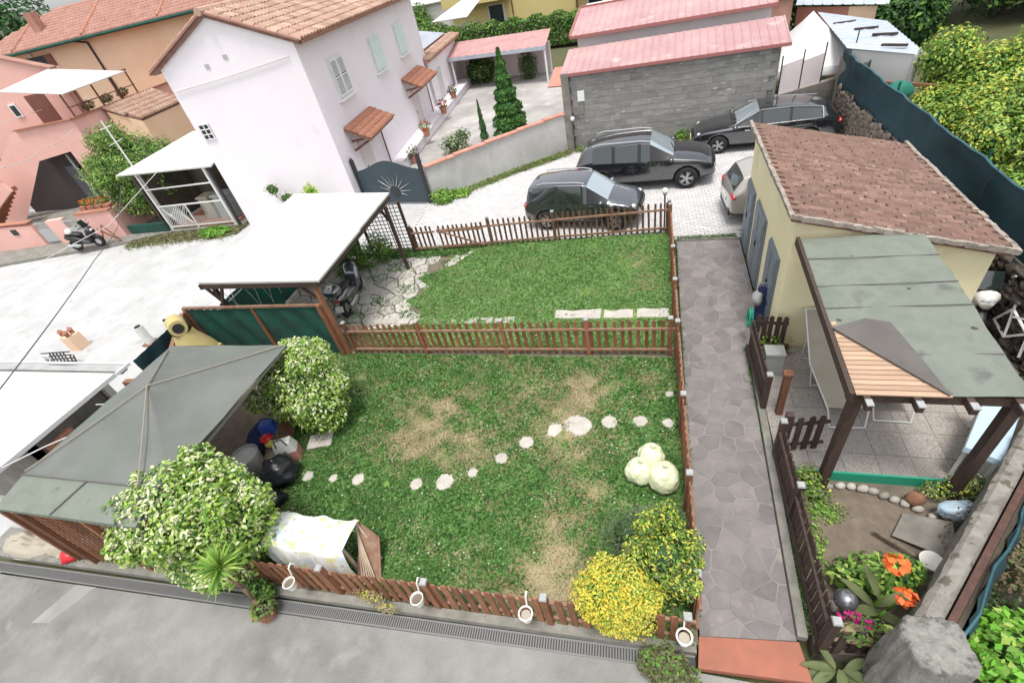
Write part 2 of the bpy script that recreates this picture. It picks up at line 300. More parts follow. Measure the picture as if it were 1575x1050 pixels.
def crown(name, parent, blobs, n, size, mats, wts, aspect=0.5, shell=0.35, flop=0.6, off=(0,0,0), zones=None, lump=0.22, base=None):
    """blobs: [(centre, radii)], leaves spread in their outer shells; zones(P)-> material weights override"""
    vol = np.array([b[1][0]*b[1][1]+b[1][1]*b[1][2]+b[1][0]*b[1][2] for b in blobs]); pk = RNG.choice(len(blobs), n, p=vol/vol.sum())
    C = np.array([b[0] for b in blobs])[pk]; Rr = np.array([b[1] for b in blobs])[pk]
    d = RNG.normal(size=(n,3)); d /= np.linalg.norm(d,axis=1)[:,None]
    ang = np.sin(d[:,0]*7+pk*2.1)*np.sin(d[:,1]*6+1.3+pk)*np.sin(d[:,2]*8+pk*0.7) + 0.5*np.sin(d[:,0]*17+pk)*np.sin(d[:,1]*19)*np.sin(d[:,2]*15+2)
    rad = (1 - shell*RNG.random(n)**1.6) * (1 + lump*ang); P = C + d*Rr*rad[:,None]
    if base is not None:
        k = P[:,2] > base; P, d, rad = P[k], d[k], rad[k]
    N_ = d/1.0 + RNG.normal(size=d.shape)*flop*.8 + np.array([0,0,0.75])
    mi = RNG.choice(len(mats), len(P), p=np.array(wts)/sum(wts))
    if zones is not None: mi = zones(P, d, mi)
    o = put(name, leaf_mesh(name, P-np.array(off), N_, size, mats, mi, aspect), parent); return o
def clip_poly(poly, nx, ny, c):
    out = []
    for i in range(len(poly)):
        a, b = poly[i], poly[(i+1)%len(poly)]; da = nx*a[0]+ny*a[1]-c; db = nx*b[0]+ny*b[1]-c
        if da <= 0: out.append(a)
        if (da < 0 < db) or (db < 0 < da):
            t = da/(da-db); out.append((a[0]+(b[0]-a[0])*t, a[1]+(b[1]-a[1])*t))
    return out
def voronoi(boundary, sx, sy, gap, jit=0.42, seed=1):
    r = random.Random(seed); xs = [p[0] for p in boundary]; ys = [p[1] for p in boundary]; pts = []
    nx = int((max(xs)-min(xs))/sx)+1; ny = int((max(ys)-min(ys))/sy)+1
    for i in range(-1,nx+1):
        for j in range(-1,ny+1):
            pts.append((min(xs)+(i+0.5+(j%2)*0.5+r.uniform(-jit,jit))*sx, min(ys)+(j+0.5+r.uniform(-jit,jit))*sy))
    res = []
    for a in pts:
        poly = list(boundary)
        for b in pts:
            if a is b: continue
            dx, dy = b[0]-a[0], b[1]-a[1]; L = math.hypot(dx,dy)
            if L > 3.2*max(sx,sy): continue
            poly = clip_poly(poly, dx/L, dy/L, (dx*(a[0]+b[0])/2+dy*(a[1]+b[1])/2)/L - gap/2)
            if len(poly) < 3: break
        if len(poly) >= 3:
            ar = abs(sum(poly[i][0]*poly[(i+1)%len(poly)][1]-poly[(i+1)%len(poly)][0]*poly[i][1] for i in range(len(poly))))/2
            if ar > 0.12*sx*sy: res.append(poly)
    return res
def inside(p, poly):
    c = False
    for i in range(len(poly)):
        a, b = poly[i], poly[i-1]
        if (a[1] > p[1]) != (b[1] > p[1]) and p[0] < (b[0]-a[0])*(p[1]-a[1])/(b[1]-a[1])+a[0]: c = not c
    return c
# ------------------------------------------------------------------ the ground
b = MB(); b.quad((-600,-400,-0.3),(600,-400,-0.3),(600,900,-0.3),(-600,900,-0.3)); struct('ground', b, 'field')
b = MB(); b.prism([(-20,-5),(9,-5),(9,2.02),(1.9,2.02),(0.6,2.02),(-12,1.50),(-20,1.15)], -0.28, -0.08); struct('driveway', b, 'concrete_near')
b = MB(); b.prism([(-60,-2),(-11.6,1.9),(-11.6,7.5),(-11.0,12.3),(-7.3,12.35),(-4.0,12.35),(-4.0,20.5),(-11.05,20.5),(-60,24)], -0.28, -0.03); struct('road', b, 'concrete_road')
b = MB(); b.prism([(-42,8.0),(-28.45,12.94),(-22.5,14.18),(-20.1,14.95),(-16.3,15.1),(-16.3,17.5),(-45,20)], -0.28, 0.10); struct('pavement', b, 'kerb')
b = MB(); b.prism([(-11.3,16),(-8.4,16.6),(-3.2,20.0),(-3.3,34),(-13.6,36.5)], -0.28, -0.01); struct('courtyard', b, 'yard_concrete')
b = MB(); b.prism([(-11.6,1.95),(0.56,2.3),(0.50,7.5),(0.45,12.55),(-11.0,12.3),(-11.6,7.5)], -0.28, -0.006); struct('garden_soil', b, 'soil')
b = MB(); b.prism([(1.86,2.45),(3.0,2.5),(6.1,6.6),(6.1,20),(5.2,20),(5.0,8.0),(5.0,5.2),(1.86,4.95)], -0.28, -0.004); struct('flowerbed_soil', b, 'soil')
b = MB(); b.prism([(3.0,1.8),(9,1.8),(20,2),(20,24),(6.2,21),(6.15,6.6)], -0.295, -0.28); struct('lower_ground', b, 'soil_dark')

# lawn: earth and thatch sheet coloured by how dry each spot is, then blades
DRY = [(-3.2,3.0,.9,.25,.3),(-2.0,5.9,.5,.8,.35),(-.6,6.7,.5,.35,.35),(-5.3,6.6,.5,.25,.25),(-.9,3.9,.2,.6,.4),(-4.15,5.9,.55,.42,1.0),(-3.7,5.05,.95,.5,.95),(-4.6,5.0,.5,.4,.6),(-2.6,6.3,.8,.5,.45),(-1.35,6.35,.42,.75,.95),(-1.34,5.0,.3,.75,.8),(-1.4,3.2,.35,.9,.7),(-1.35,2.65,.7,.4,1.0),
       (-2.3,2.35,.9,.22,.5),(-.3,11.3,.4,.35,.7),(-.35,9.9,.35,.3,.7),(-.2,10.6,.3,.5,.45),(-5.9,2.9,.4,.3,.5),(-.1,6.6,.3,.3,.4),(-3.4,7.2,1.6,.25,.35)]
def dryness(x, y):
    d = 0
    for cx, cy, sx, sy, a in DRY: d = d + a*.80*np.exp(-((x-cx)/(sx*1.2))**2-((y-cy)/(sy*1.2))**2)
    n = 0.22*(np.sin(x*5.1+np.sin(y*4.3)*1.7)*np.sin(y*6.2+np.sin(x*3.7))+0.6*np.sin(x*13+1)*np.sin(y*11+np.sin(x*9)))
    n2 = .16*np.sin(x*1.7+np.sin(y*1.9)*2)*np.sin(y*2.1+x)+.05
    return np.clip((d*(1+n*1.6)+n*.7+n2)*np.where(y > 7.6, .62, 1.0), 0, 1.2)
FLAG_REG = [(-10.6,7.75),(-5.75,8.6),(-5.85,9.1),(-6.5,9.6),(-5.95,10.2),(-6.6,10.7),(-5.6,11.4),(-5.2,12.1),(-8.2,12.0),(-10.6,11.9)]
def lawn_sheet(x0, x1, y0, y1, name):
    st = 0.05; xs = np.arange(x0, x1+st/2, st); ys = np.arange(y0, y1+st/2, st); X, Y = np.meshgrid(xs, ys); nx, ny = len(xs), len(ys)
    Z = 0.004+0.012*np.sin(X*3.1)*np.sin(Y*2.7)+0.012
    V = np.stack([X,Y,Z],-1).reshape(-1,3); i = np.arange((ny-1)*(nx-1)); r = i//(nx-1); c = i%(nx-1); a = r*nx+c
    F = np.stack([a,a+1,a+nx+1,a+nx],1); me = fast(name, V, F, np.zeros(len(F)), [])
    d = np.clip(dryness(V[:,0],V[:,1]),0,1)[:,None]; g = RNG.random((len(V),1))
    col = (1-d)*np.array([[.15,.24,.055]])+d*np.array([[.33,.27,.16]])*(0.96+0.08*g)
    at = me.color_attributes.new('tint','FLOAT_COLOR','POINT'); at.data.foreach_set('color', np.concatenate([col,np.ones((len(V),1))],1).astype(np.float32).ravel())
    me.materials.append(K['lawn_sheet']); o = put(name, me); o['kind'] = 'structure'; return o
M = bpy.data.materials.new('lawn_sheet'); M.use_nodes = True; n_ = M.node_tree; at = n_.nodes.new('ShaderNodeVertexColor'); at.layer_name = 'tint'
nz = n_.nodes.new('ShaderNodeTexNoise'); nz.inputs['Scale'].default_value = 28; nz.inputs['Detail'].default_value = 8; nz.inputs['Roughness'].default_value = .8; tcl = n_.nodes.new('ShaderNodeTexCoord'); n_.links.new(tcl.outputs['Object'], nz.inputs['Vector'])
mr = n_.nodes.new('ShaderNodeMapRange'); mr.inputs[1].default_value = .3; mr.inputs[2].default_value = .7; mr.inputs[3].default_value = .6; mr.inputs[4].default_value = 1.35
hv = n_.nodes.new('ShaderNodeHueSaturation'); n_.links.new(nz.outputs[0], mr.inputs[0]); n_.links.new(mr.outputs[0], hv.inputs['Value']); n_.links.new(at.outputs[0], hv.inputs['Color'])
n_.links.new(hv.outputs[0], n_.nodes['Principled BSDF'].inputs['Base Color']); n_.nodes['Principled BSDF'].inputs['Roughness'].default_value = 1
K['lawn_sheet'] = M
lawn_sheet(-7.6, 0.5, 2.25, 7.45, 'lawn'); lawn_sheet(-5.9, 0.5, 7.75, 12.45, 'lawn')
STEPS = [(-6.26,4.04,.17),(-5.70,4.05,.15),(-5.18,4.08,.19),(-4.59,4.04,.10),(-4.01,4.09,.19),(-3.50,4.19,.24),(-3.03,4.42,.15),(-2.58,4.76,.19),(-2.20,5.14,.20),(-1.73,5.47,.2),(-1.27,5.61,.30),(-.75,5.72,.22),(-.21,5.77,.2),(.27,5.76,.17),(.31,6.46,.14)]
def blades(name, N, reg, excl, dens, light, size):
    x0,x1,y0,y1 = reg; P = np.stack([RNG.uniform(x0,x1,N), RNG.uniform(y0,y1,N)],1); d = dryness(P[:,0],P[:,1])
    cl = np.sin(P[:,0]*2.3+np.sin(P[:,1]*3.1))*np.sin(P[:,1]*2.9+1.1)+0.7*np.sin(P[:,0]*7.9+2)*np.sin(P[:,1]*8.3+np.sin(P[:,0]*5))
    keep = RNG.random(N) < np.clip(1.08-0.5*d,0.45,1)*dens(P)
    for cx, cy, r in excl: keep &= ((P[:,0]-cx)**2+(P[:,1]-cy)**2) > (r*0.68)**2
    P, d, cl = P[keep], d[keep], cl[keep]; n = len(P); h = size*RNG.uniform(.5,1.5,n)*(1+.3*cl)*(1-.45*np.clip(d,0,1))
    P3 = np.stack([P[:,0],P[:,1],0.018+h*0.25],1); Nn = RNG.normal(size=(n,3))*.7+np.array([0,0,1.1])
    u = RNG.random(n); pdry = np.clip(d*.85-.03,0.015,.7); mi = np.where(u < pdry, 3, np.where(u < pdry+(1-pdry)*(light+0.1*cl), 1, np.where(u > 1-(1-pdry)*(.33-.12*cl), 2, 0)))
    o = put(name, leaf_mesh(name, P3, Nn, h, ['grass_green','grass_light','grass_dark','grass_dry'], mi, .42, .1)); o['kind'] = 'stuff'; return o
def d_up(P):
    m = np.ones(len(P))
    fl = np.array([inside(p, FLAG_REG) for p in P]); m[fl] = 0.05; m *= np.where((P[:,1] > 8.72)&(P[:,1] < 9.1)&(P[:,0] > -2.3), 0.05, 1); m *= np.where((P[:,1]<8.5)&(P[:,0]<-3),.35,1); return m
g = blades('grass', 300000, (-7.7,.5,2.25,7.45), STEPS, lambda P: np.ones(len(P)), .40, .058); tag(g, 'darker clover lawn with dry patches and stepping stones', 'grass')
g = blades('grass', 170000, (-8.6,.47,7.7,12.5), [], d_up, .92, .06); tag(g, 'bright green lawn between the far and the middle picket fence', 'grass')
# white clover heads
n = 600; P = np.stack([RNG.uniform(-7,.4,n), RNG.uniform(2.3,12.2,n), np.full(n,.07)],1); P = P[(dryness(P[:,0],P[:,1])<.35)&((P[:,1]<7.4)|((P[:,1]>7.8)&(P[:,0]>-5.5)))]
o = put('clover_flowers', leaf_mesh('clover_flowers', P, np.tile([0,0,1.],(len(P),1)), .028, ['petal_white'], np.zeros(len(P)), .9)); o['kind'] = 'stuff'; tag(o, 'tiny white clover heads scattered through the lawns', 'clover')

# stepping stones: each a thing
for i, (x, y, r) in enumerate(STEPS):
    r *= 1.12; rr = random.Random(i*7+1); n = rr.choice([8,9,11]); b = MB()
    b.prism([(r*rr.uniform(.6,1.1)*math.cos(6.283*k/n+rr.uniform(-.2,.2)), r*rr.uniform(.62,1.0)*math.sin(6.283*k/n)) for k in range(n)], -0.02, 0.026, .02)
    lab = ['flat pale stepping stone half hidden beside the black rubbish bag','small pale stepping stone, second from the black rubbish bag','long oval stepping stone, third from the black rubbish bag','tiny sunken stepping stone almost overgrown by grass','pale stepping stone just left of the large many sided one in the lower row',
       'large bright stepping stone in the lowest part of the row','narrow tilted stepping stone where the row starts to climb','square pale stepping stone beside the dry patch, second after the narrow tilted one','bright stepping stone halfway up the climbing row','pale notched stepping stone next to the largest one',
       'largest star shaped stepping stone in the bare track','wide low stepping stone just right of the largest one','pale round stepping stone, second right of the largest one','half hidden stepping stone against the path fence','small square stone by the path fence, off the row near the middle fence'][i]
    solo('stepping_stone', b, 'white_slab', lab, 'stepping stone', (x,y,0), group='stepping stones across the lower lawn')

# flagstones under the scooter and the pale slabs along the middle fence
t = thing('flagstone_paving', 'irregular flagstone paving around the motor scooter with grass in the joints', 'paving', (-8,9.8,0))
r = random.Random(3)
for poly in voronoi(FLAG_REG, .52, .42, .035, .40, 5):
    c = (sum(p[0] for p in poly)/len(poly), sum(p[1] for p in poly)/len(poly))
    if c[0] > -6.3 and r.random() < .25: continue
    h = .018+r.uniform(0,.012); b = MB(); b.prism([(p[0]-c[0],p[1]-c[1]) for p in poly], -.02, h, .012); put('stone', b.mesh('stone', 'flag_stone'), t, (c[0]+8, c[1]-9.8, 0))
for i, (x0, x1, y0, y1, lab) in enumerate([(-2.25,-1.15,8.74,9.08,'left pale concrete slab along the lawn edge behind the middle fence'),(-1.1,-.42,8.74,9.06,'middle pale concrete slab along the lawn edge behind the middle fence'),(-.36,.36,8.76,9.1,'right pale concrete slab ending at the path fence')]):
    b = MB(); q = [(x0+r.uniform(0,.08)-x0,0)]; nn = 5; X = [0+(x1-x0)*k/nn for k in range(nn+1)]
    b.prism([(x, y0-8.9+r.uniform(-.03,.03)) for x in X]+[(x, y1-8.9+r.uniform(-.05,.03)) for x in X[::-1]], -.02, .045, .015); solo('concrete_slab', b, 'white_slab', lab, 'slab', (x0,8.9,0), group='pale slabs along the lawn edge')
b = MB(); x = -7.3
t = thing('slab_edging', 'row of worn pale slabs behind the middle fence at the scooter end', 'slab edging', (-7.3,8.6,0))
while x < -3.4:
    L = r.uniform(.35,.6); b = MB(); b.prism([(0,-.13+r.uniform(-.03,.03)),(L-.03,-.13),(L-.03,.12),(0,.1+r.uniform(-.03,.03))], -.02, .036, .012); put('slab', b.mesh('slab','white_slab'), t, (x+7.3, .12, 0)); x += L

# crazy paved path: every stone its own piece
PATH = [(0.58,2.40),(1.68,2.52),(1.76,6.6),(1.83,7.9),(2.16,8.0),(2.16,12.02),(0.60,12.08)]
b = MB(); b.prism(PATH, -.28, 0.0); path = struct('path', b, 'crazy_joint')
for poly in voronoi(PATH, .285, .262, .013, .48, 11):
    c = (sum(p[0] for p in poly)/len(poly), sum(p[1] for p in poly)/len(poly)); b = MB(); b.prism([(p[0]-c[0],p[1]-c[1]) for p in poly], -.02, .003+r.uniform(0,.004), .003)
    put('stone', b.mesh('stone','crazy_stone'), path, (c[0],c[1],0))
b = MB(); b.beam((1.74,2.55,.02),(1.86,7.9,.02),.11,.12); struct('path_kerb', b, 'kerb')
b = MB(); b.prism([(.54,2.04),(1.76,2.10),(1.70,2.51),(.57,2.39)], -.10, .012); o = struct('path_step', b, 'terracotta_step')
b = MB(); b.beam((.6,12.13,-.02),(2.2,12.08,-.02),.09,.10); struct('path_end_kerb', b, 'kerb')
for q_ in ([(-9.85,.95),(-9.5,1.0),(-9.15,1.62),(-9.6,1.6)],[(-12.4,.9),(-11.6,1.1),(-11.5,1.6),(-12.2,1.55)]): b = MB(); b.prism(q_, -.09, -.076); struct('driveway_patch', b, 'patch_concrete')
# channel drain and kerb by the driveway
t = thing('channel_drain', 'long grey channel drain with steel slot grates along the driveway edge', 'drain', (-11.7,1.62,-.08))
a0, a1 = Vector((-11.9,1.62,-.08)), Vector((.52,2.1,-.08)); dd = (a1-a0).normalized(); nn = Vector((-dd.y,dd.x,0))
b = MB(); b.beam(a0+Vector((0,0,.003)), a1+Vector((0,0,.003)), .15, .012); part('channel', b, 'drain_grey', t)
for s_ in (-1,1): b = MB(); b.beam(a0+nn*.078*s_+Vector((0,0,.008)), a1+nn*.078*s_+Vector((0,0,.008)), .022, .02); part('frame', b, 'grate', t)
k = 0; seg = 0.5
gm = MB()
for i in range(14): gm.box((-.25+.018+i*.0357, 0, 0), (.017,.135,.014))
gme = gm.mesh('grate','grate')
ang = math.atan2(dd.y,dd.x)
while (k+1)*seg < (a1-a0).length: p = a0+dd*(k+.5)*seg; put('grate', gme, t, (p.x+11.7,p.y-1.62,.012), ang); k += 1
b = MB(); b.beam((-11.9,1.83,-.02),(.53,2.25,-.02),.12,.13); struct('kerb', b, 'kerb')
b = MB(); b.prism([(-12.2,1.9),(-9.75,1.98),(-6.4,2.05),(-6.4,2.35),(-12.2,2.3)], -.1, .03); struct('garden_ledge', b, 'concrete_near')

# block paving of the parking court: nearest blocks one by one, the rest as one part
PAV = [(-7.2,12.5),(.42,12.68),(.62,12.19),(2.2,12.15),(2.25,12.6),(5.9,12.9),(5.9,19.6),(4.1,19.5),(-3.1,19.8),(-8.2,16.1),(-8.0,13.8)]
b = MB(); b.prism(PAV, -.28, -.012); court = struct('parking_court', b, 'paver_joint')
pb = MB(); pb.prism([(-.098,-.048),(.098,-.048),(.098,.048),(-.098,.048)], -.02, 0.0, .006); pme = pb.mesh('paver','paver')
cells = []; th = R_(2.5)
for j in range(-10,90):
    for i in range(-60,60):
        u, v = i*.205+(j%2)*.1, 12.0+j*.105; x, y = u*math.cos(th)-v*math.sin(th)+.55, u*math.sin(th)+v*math.cos(th)
        if inside((x,y), PAV): cells.append((x,y))
cells.sort(key=lambda p: (p[0]-1.4)**2*1.0+(p[1]-11.5)**2)
for x, y in cells[:300]: put('paver', pme, court, (x,y,r.uniform(-.003,.003)), th)
V = []; 
pv = np.array([v.co[:] for v in pme.vertices]); pf = [tuple(p.vertices) for p in pme.polygons]; big = MB()
for x, y in cells[300:]:
    c_, s_ = math.cos(th), math.sin(th); big.add([(x+a*c_-bb*s_, y+a*s_+bb*c_, z+r.uniform(-.002,.002)) for a,bb,z in pv], pf)
o = put('pavers', big.mesh('pavers','paver'), court); o['kind'] = 'stuff'

# patio slabs
PAT = [(1.9,4.9),(4.45,4.9),(5.85,6.7),(5.85,7.82),(1.9,7.82)]
b = MB(); b.prism(PAT, -.28, 0.0); patio = struct('patio', b, 'concrete_near')
j = 0
for jy in range(7):
    for ix in range(9):
        x0, y0 = 1.9+ix*.46+.0, 4.9+jy*.46; q = [(x0,y0),(x0+.454,y0),(x0+.454,y0+.454),(x0,y0+.454)]
        for k in range(len(PAT)):
            a, c = PAT[k], PAT[(k+1)%len(PAT)]; L = math.hypot(c[0]-a[0],c[1]-a[1]); nx, ny = (c[1]-a[1])/L, -(c[0]-a[0])/L
            q = clip_poly(q, nx, ny, nx*a[0]+ny*a[1])
            if len(q) < 3: break
        if len(q) >= 3:
            c = (x0+.22,y0+.22); b = MB(); b.prism([(p[0]-c[0],p[1]-c[1]) for p in q], -.02, .005+r.uniform(0,.003), .003); put('slab', b.mesh('slab','patio_slab'), patio, (c[0],c[1],0))

# ------------------------------------------------------------------ picket fences
def picket_mesh(h, w_, tk, mt):
    b = MB(); b.prism([(-w_/2,-tk/2),(w_/2,-tk/2),(w_/2,tk/2),(-w_/2,tk/2)], 0, h-.03); a = w_/2
    vs = [(-a,-tk/2,h-.03),(-a*.55,-tk/2,h-.006),(0,-tk/2,h),(a*.55,-tk/2,h-.006),(a,-tk/2,h-.03)]; vs += [(x,tk/2,z) for x,_,z in vs]
    b.add(vs, [(0,4,3,2,1),(5,6,7,8,9)]+[(i,i+1,i+6,i+5) for i in range(4)]); return b.mesh('picket', mt)
def post_set(t, p, h, s_, mt, cap, rz, cm='post_cap'):
    b = MB(); b.box((0,0,h/2),(s_,s_,h)); po = put('post', b.mesh('post', mt), t, p, rz)
    if cap:
        b = MB(); b.prism([(-s_*.58,-s_*.58),(s_*.58,-s_*.58),(s_*.58,s_*.58),(-s_*.58,s_*.58)], h+.001, h+.025, .012); put('post_cap', b.mesh('post_cap', cm), po)
def fence(label, p0, p1, h, posts, gap=.145, w_=.075, mt='fence_wood', rm='fence_wood', side=1, group='picket fences', skip=(), ph=None, cap=True, lean=0.0, ps=.085, rails=(.18,.78), name='picket_fence', wob=.012):
    p0 = Vector((*p0,0)); p1 = Vector((*p1,0)); d = p1-p0; L = d.length; u = d/L; nv = Vector((-u.y,u.x,0)); rz = math.atan2(u.y,u.x)
    t = thing(name, label, 'fence', p0[:], 0, group); pm = picket_mesh(h*.95, w_, .02, mt); rr = random.Random(int(L*100)); s = gap/2; ps_ = [q*L for q in posts]
    for q in ps_: post_set(t, u*q, ph or h*1.06, ps, mt, cap, rz)
    for z in rails:
        b = MB(); b.beam((0,0,0),(L,0,0),.035,.05); put('rail', b.mesh('rail', rm), t, (nv*side*.028+Vector((0,0,z*h)))[:], rz)
    while s < L:
        if all(abs(s-q) > ps*.62 for q in ps_) and not any(a < s/L < c for a, c in skip):
            o = put('picket', pm, t, (u*s-nv*side*.002+Vector((0,0,.04+rr.uniform(-wob,wob))))[:], 0, (lean, rr.uniform(-.02,.02), rz+rr.uniform(-.04,.04)))
        s += gap
    return t
f = fence('long brown picket fence between the bright lawn and the parked cars', (-6.35,12.28), (.42,12.6), .90, (0.245,.53,.775,.999), gap=.158, w_=.06, side=-1, skip=((0,.235),), mt='fence_brown', rm='rail_wood')
f = fence('low brown picket gate with a diagonal brace left of the long far fence', (-6.32,12.25), (-4.85,12.31), .86, (), gap=.15, w_=.06, side=-1, name='picket_gate', mt='fence_brown', rm='rail_wood')
b = MB(); b.beam((.1,-.035,.68),(1.4,-.035,.16),.03,.045); lpart('brace', b, 'rail_wood', f); f['category'] = 'gate'
f = fence('short run of brown pickets joining the trellis to the little gate', (-7.2,12.22), (-6.40,12.25), .88, (0.0,), gap=.15, w_=.06, side=-1, mt='fence_brown', rm='rail_wood')
f = fence('reddish brown picket fence dividing the two lawns', (-6.95,7.5), (.44,7.58), .90, (.0,.253,.52,.765,.985), gap=.157, w_=.072, side=-1, rm='rail_wood')
f = fence('reddish brown picket fence beside the driveway with flower pots hung on it', (-6.35,2.13), (.50,2.30), .78, (.02,.27,.505,.74,.985), gap=.152, w_=.088, side=1, rm='rail_wood')
f = fence('brown picket fence between the lower lawn and the crazy paved path', (.52,2.42), (.45,7.5), .95, (.06,.33,.62,.985), gap=.15, w_=.075, side=-1, rm='rail_wood')
f = fence('brown picket fence between the bright lawn and the crazy paved path', (.45,7.72), (.43,12.48), .92, (.24,.52,.97), gap=.15, w_=.075, side=-1, rm='rail_wood')
# patio side
f = fence('dark picket fence along the path edge next to the flowerbed', (1.90,2.46), (1.87,5.22), .84, (.0,.6,.99), gap=.125, w_=.085, mt='fence_dark', rm='fence_dark', side=1)
f = fence('short dark picket fence in front of the pergola post', (1.93,5.3), (2.58,5.42), .82, (), gap=.15, w_=.085, mt='fence_dark', rm='fence_dark', side=1)
f = fence('short dark picket fence between the flowerbed and the pale rock', (1.98,2.44), (2.62,2.56), .66, (), gap=.16, w_=.09, mt='fence_dark', rm='fence_dark', side=1)
f = fence('dark picket fence along the path beside the patio', (1.84,6.15), (1.80,7.72), .82, (.02,), gap=.12, w_=.085, mt='fence_dark', rm='fence_dark', side=1)
f = fence('open dark picket gate standing against the yellow garage wall', (1.86,7.76), (2.42,7.70), .86, (), gap=.11, w_=.08, mt='fence_dark', rm='fence_dark', side=1, name='picket_gate'); f['category'] = 'gate'

# trellises
def trellis(label, p0, p1, h, z0=.05, step=.12, mt='fence_wood', posts=(0,1), ps=.07, group='wooden trellis panels', bw=.02):
    p0 = Vector((*p0,0)); p1 = Vector((*p1,0)); d = p1-p0; L = d.length; u = d/L; rz = math.atan2(u.y,u.x); t = thing('trellis', label, 'trellis', p0[:], 0, group)
    for q in posts: post_set(t, u*L*q, h+.06, ps, mt, False, rz)
    vm = MB(); vm.box((0,0,(h-z0)/2),(bw,.012,h-z0)); vm = vm.mesh('bar', mt); hm = MB(); hm.box((L/2,0,0),(L,.012,bw)); hm = hm.mesh('bar', mt)
    for i in range(1,int(L/step)): put('bar', vm, t, (u*i*step+Vector((0,0,z0)))[:], rz)
    for i in range(int((h-z0)/step)+1): put('bar', hm, t, (Vector((-u.y,u.x,0))*.0125+Vector((0,0,z0+i*step)))[:], rz)
    return t
trellis('tall lattice trellis panel at the corner of the bright lawn, beside the white carport roof', (-8.7,12.15), (-7.25,12.2), 1.68, step=.125, mt='fence_dark', posts=(0,1))
trellis('reddish lattice screen under the front edge of the grey gazebo roof', (-9.84,1.98), (-6.45,2.08), 1.6, step=.11, posts=(0,.5,1), ps=.09, bw=.035)
# ------------------------------------------------------------------ buildings
def lerp(a, b, t): return Vector(a).lerp(Vector(b), t)
def tile_roof(parent, poly, e0, e1, cs, rs, mt, nparts=0, origin=(0,0,0), name='roof_tile', rise=.42, jit=.01, seed=2):
    """half-round clay tiles laid in rows over a sloped polygon; e0->e1 is the eave direction"""
    e0 = Vector(e0); x = (Vector(e1)-e0).normalized(); P = [Vector(p) for p in poly]; n = (P[1]-P[0]).cross(P[2]-P[1]).normalized(); n = n if n.z > 0 else -n
    y = n.cross(x).normalized(); q = [((p-e0).dot(x), (p-e0).dot(y)) for p in P]; rr = random.Random(seed); cells = []
    j = 0; v = min(a[1] for a in q)+rs*.5
    while v < max(a[1] for a in q):
        u = min(a[0] for a in q)+cs*.5
        while u < max(a[0] for a in q):
            if inside((u,v), q): cells.append((u,v))
            u += cs
        v += rs
    tv = []; ns = 5; R0, R1 = cs*.54, cs*.46
    for yy, rad in ((-rs*.58, R0), (rs*.58, R1)):
        for i in range(ns+1): a = math.pi*i/ns; tv.append((math.cos(a)*rad, yy, math.sin(a)*rad*rise*2+(.014 if yy < 0 else 0)))
    tf = [(i,i+1,ns+1+i+1,ns+1+i) for i in range(ns)]+[tuple(range(ns+1))]
    me = bpy.data.meshes.new(name); me.from_pydata(tv, [], tf); me.materials.append(K[mt]); me.polygons.foreach_set('use_smooth', [True]*ns+[False]); me.update()
    rot = Matrix((x,y,n)).transposed(); C = Vector((0,0,7)); O = Vector(origin)
    W = [e0+x*u+y*v+n*.01 for u,v in cells]; order = sorted(range(len(W)), key=lambda i: (W[i]-C).length); big = MB()
    for k, i in enumerate(order):
        p = W[i]+n*rr.uniform(0,jit); tw = Matrix.Rotation(rr.uniform(-.04,.04), 3, n) @ rot
        if k < nparts: o = put(name, me, parent, (p-O)[:], rot=tw.to_euler())
        else: big.add([p+tw@Vector(t_) for t_ in tv], tf)
    if big.v: o = part(name+'s', big, mt, parent, True, origin=O[:]); o['kind'] = 'stuff'
def window_louvre(parent, a, u, z0, z1, w_, nrm, leafm_, O, n=14, gap=True, frame='white_paint', sill=True):
    """pair of louvred shutters on a wall; a = left point on wall, u = unit along wall, nrm = outward"""
    a, u, nrm = Vector((*a,0)), Vector((*u,0)), Vector((*nrm,0)); Z = Vector((0,0,1)); b = MB()
    c = a+u*w_/2+nrm*.02; rz = math.atan2(u.y,u.x); b.box(c+Z*(z0+z1)/2, (w_+.14,.03,z1-z0+.14), rz); fr = part('window', b, frame, parent, origin=O)
    for s_ in (0,1):
        x0 = a+u*(s_*w_/2+.01)+nrm*.06; W = w_/2-.02; b = MB(); b.box(x0+u*W/2+Z*(z0+z1)/2-nrm*.012, (W-.06,.006,z1-z0-.06), rz, mi=0); part('shutter_back', b, 'dark_void' if gap else leafm_, fr, origin=O)
        b = MB()
        for k in (0,1): b.box(x0+u*(.03+k*(W-.06))+Z*(z0+z1)/2, (.06,.035,z1-z0), rz)
        for zz in (z0+.03,z1-.03,(z0+z1)/2): b.box(x0+u*W/2+Z*zz, (W-.12,.034,.06), rz)
        for k in range(n):
            zz = z0+.07+(z1-z0-.14)*(k+.5)/n
            if abs(zz-(z0+z1)/2) > .04: b.box(x0+u*W/2+Z*zz, (W-.12,.03,.018 if gap else .05), rz, rx_=.6)
        part('shutter', b, leafm_, fr, origin=O)
    if sill: b = MB(); b.box(c+Z*(z0-.12)+nrm*.06, (w_+.35,.18,.06), rz); part('sill', b, 'white_paint', fr, origin=O)
    return fr
def wall(parent, pts, mt, th=.0, name='wall', O=None, label=None):
    b = MB(); b.add(pts, [tuple(range(len(pts)))]); return part(name, b, mt, parent, origin=O, label=label)
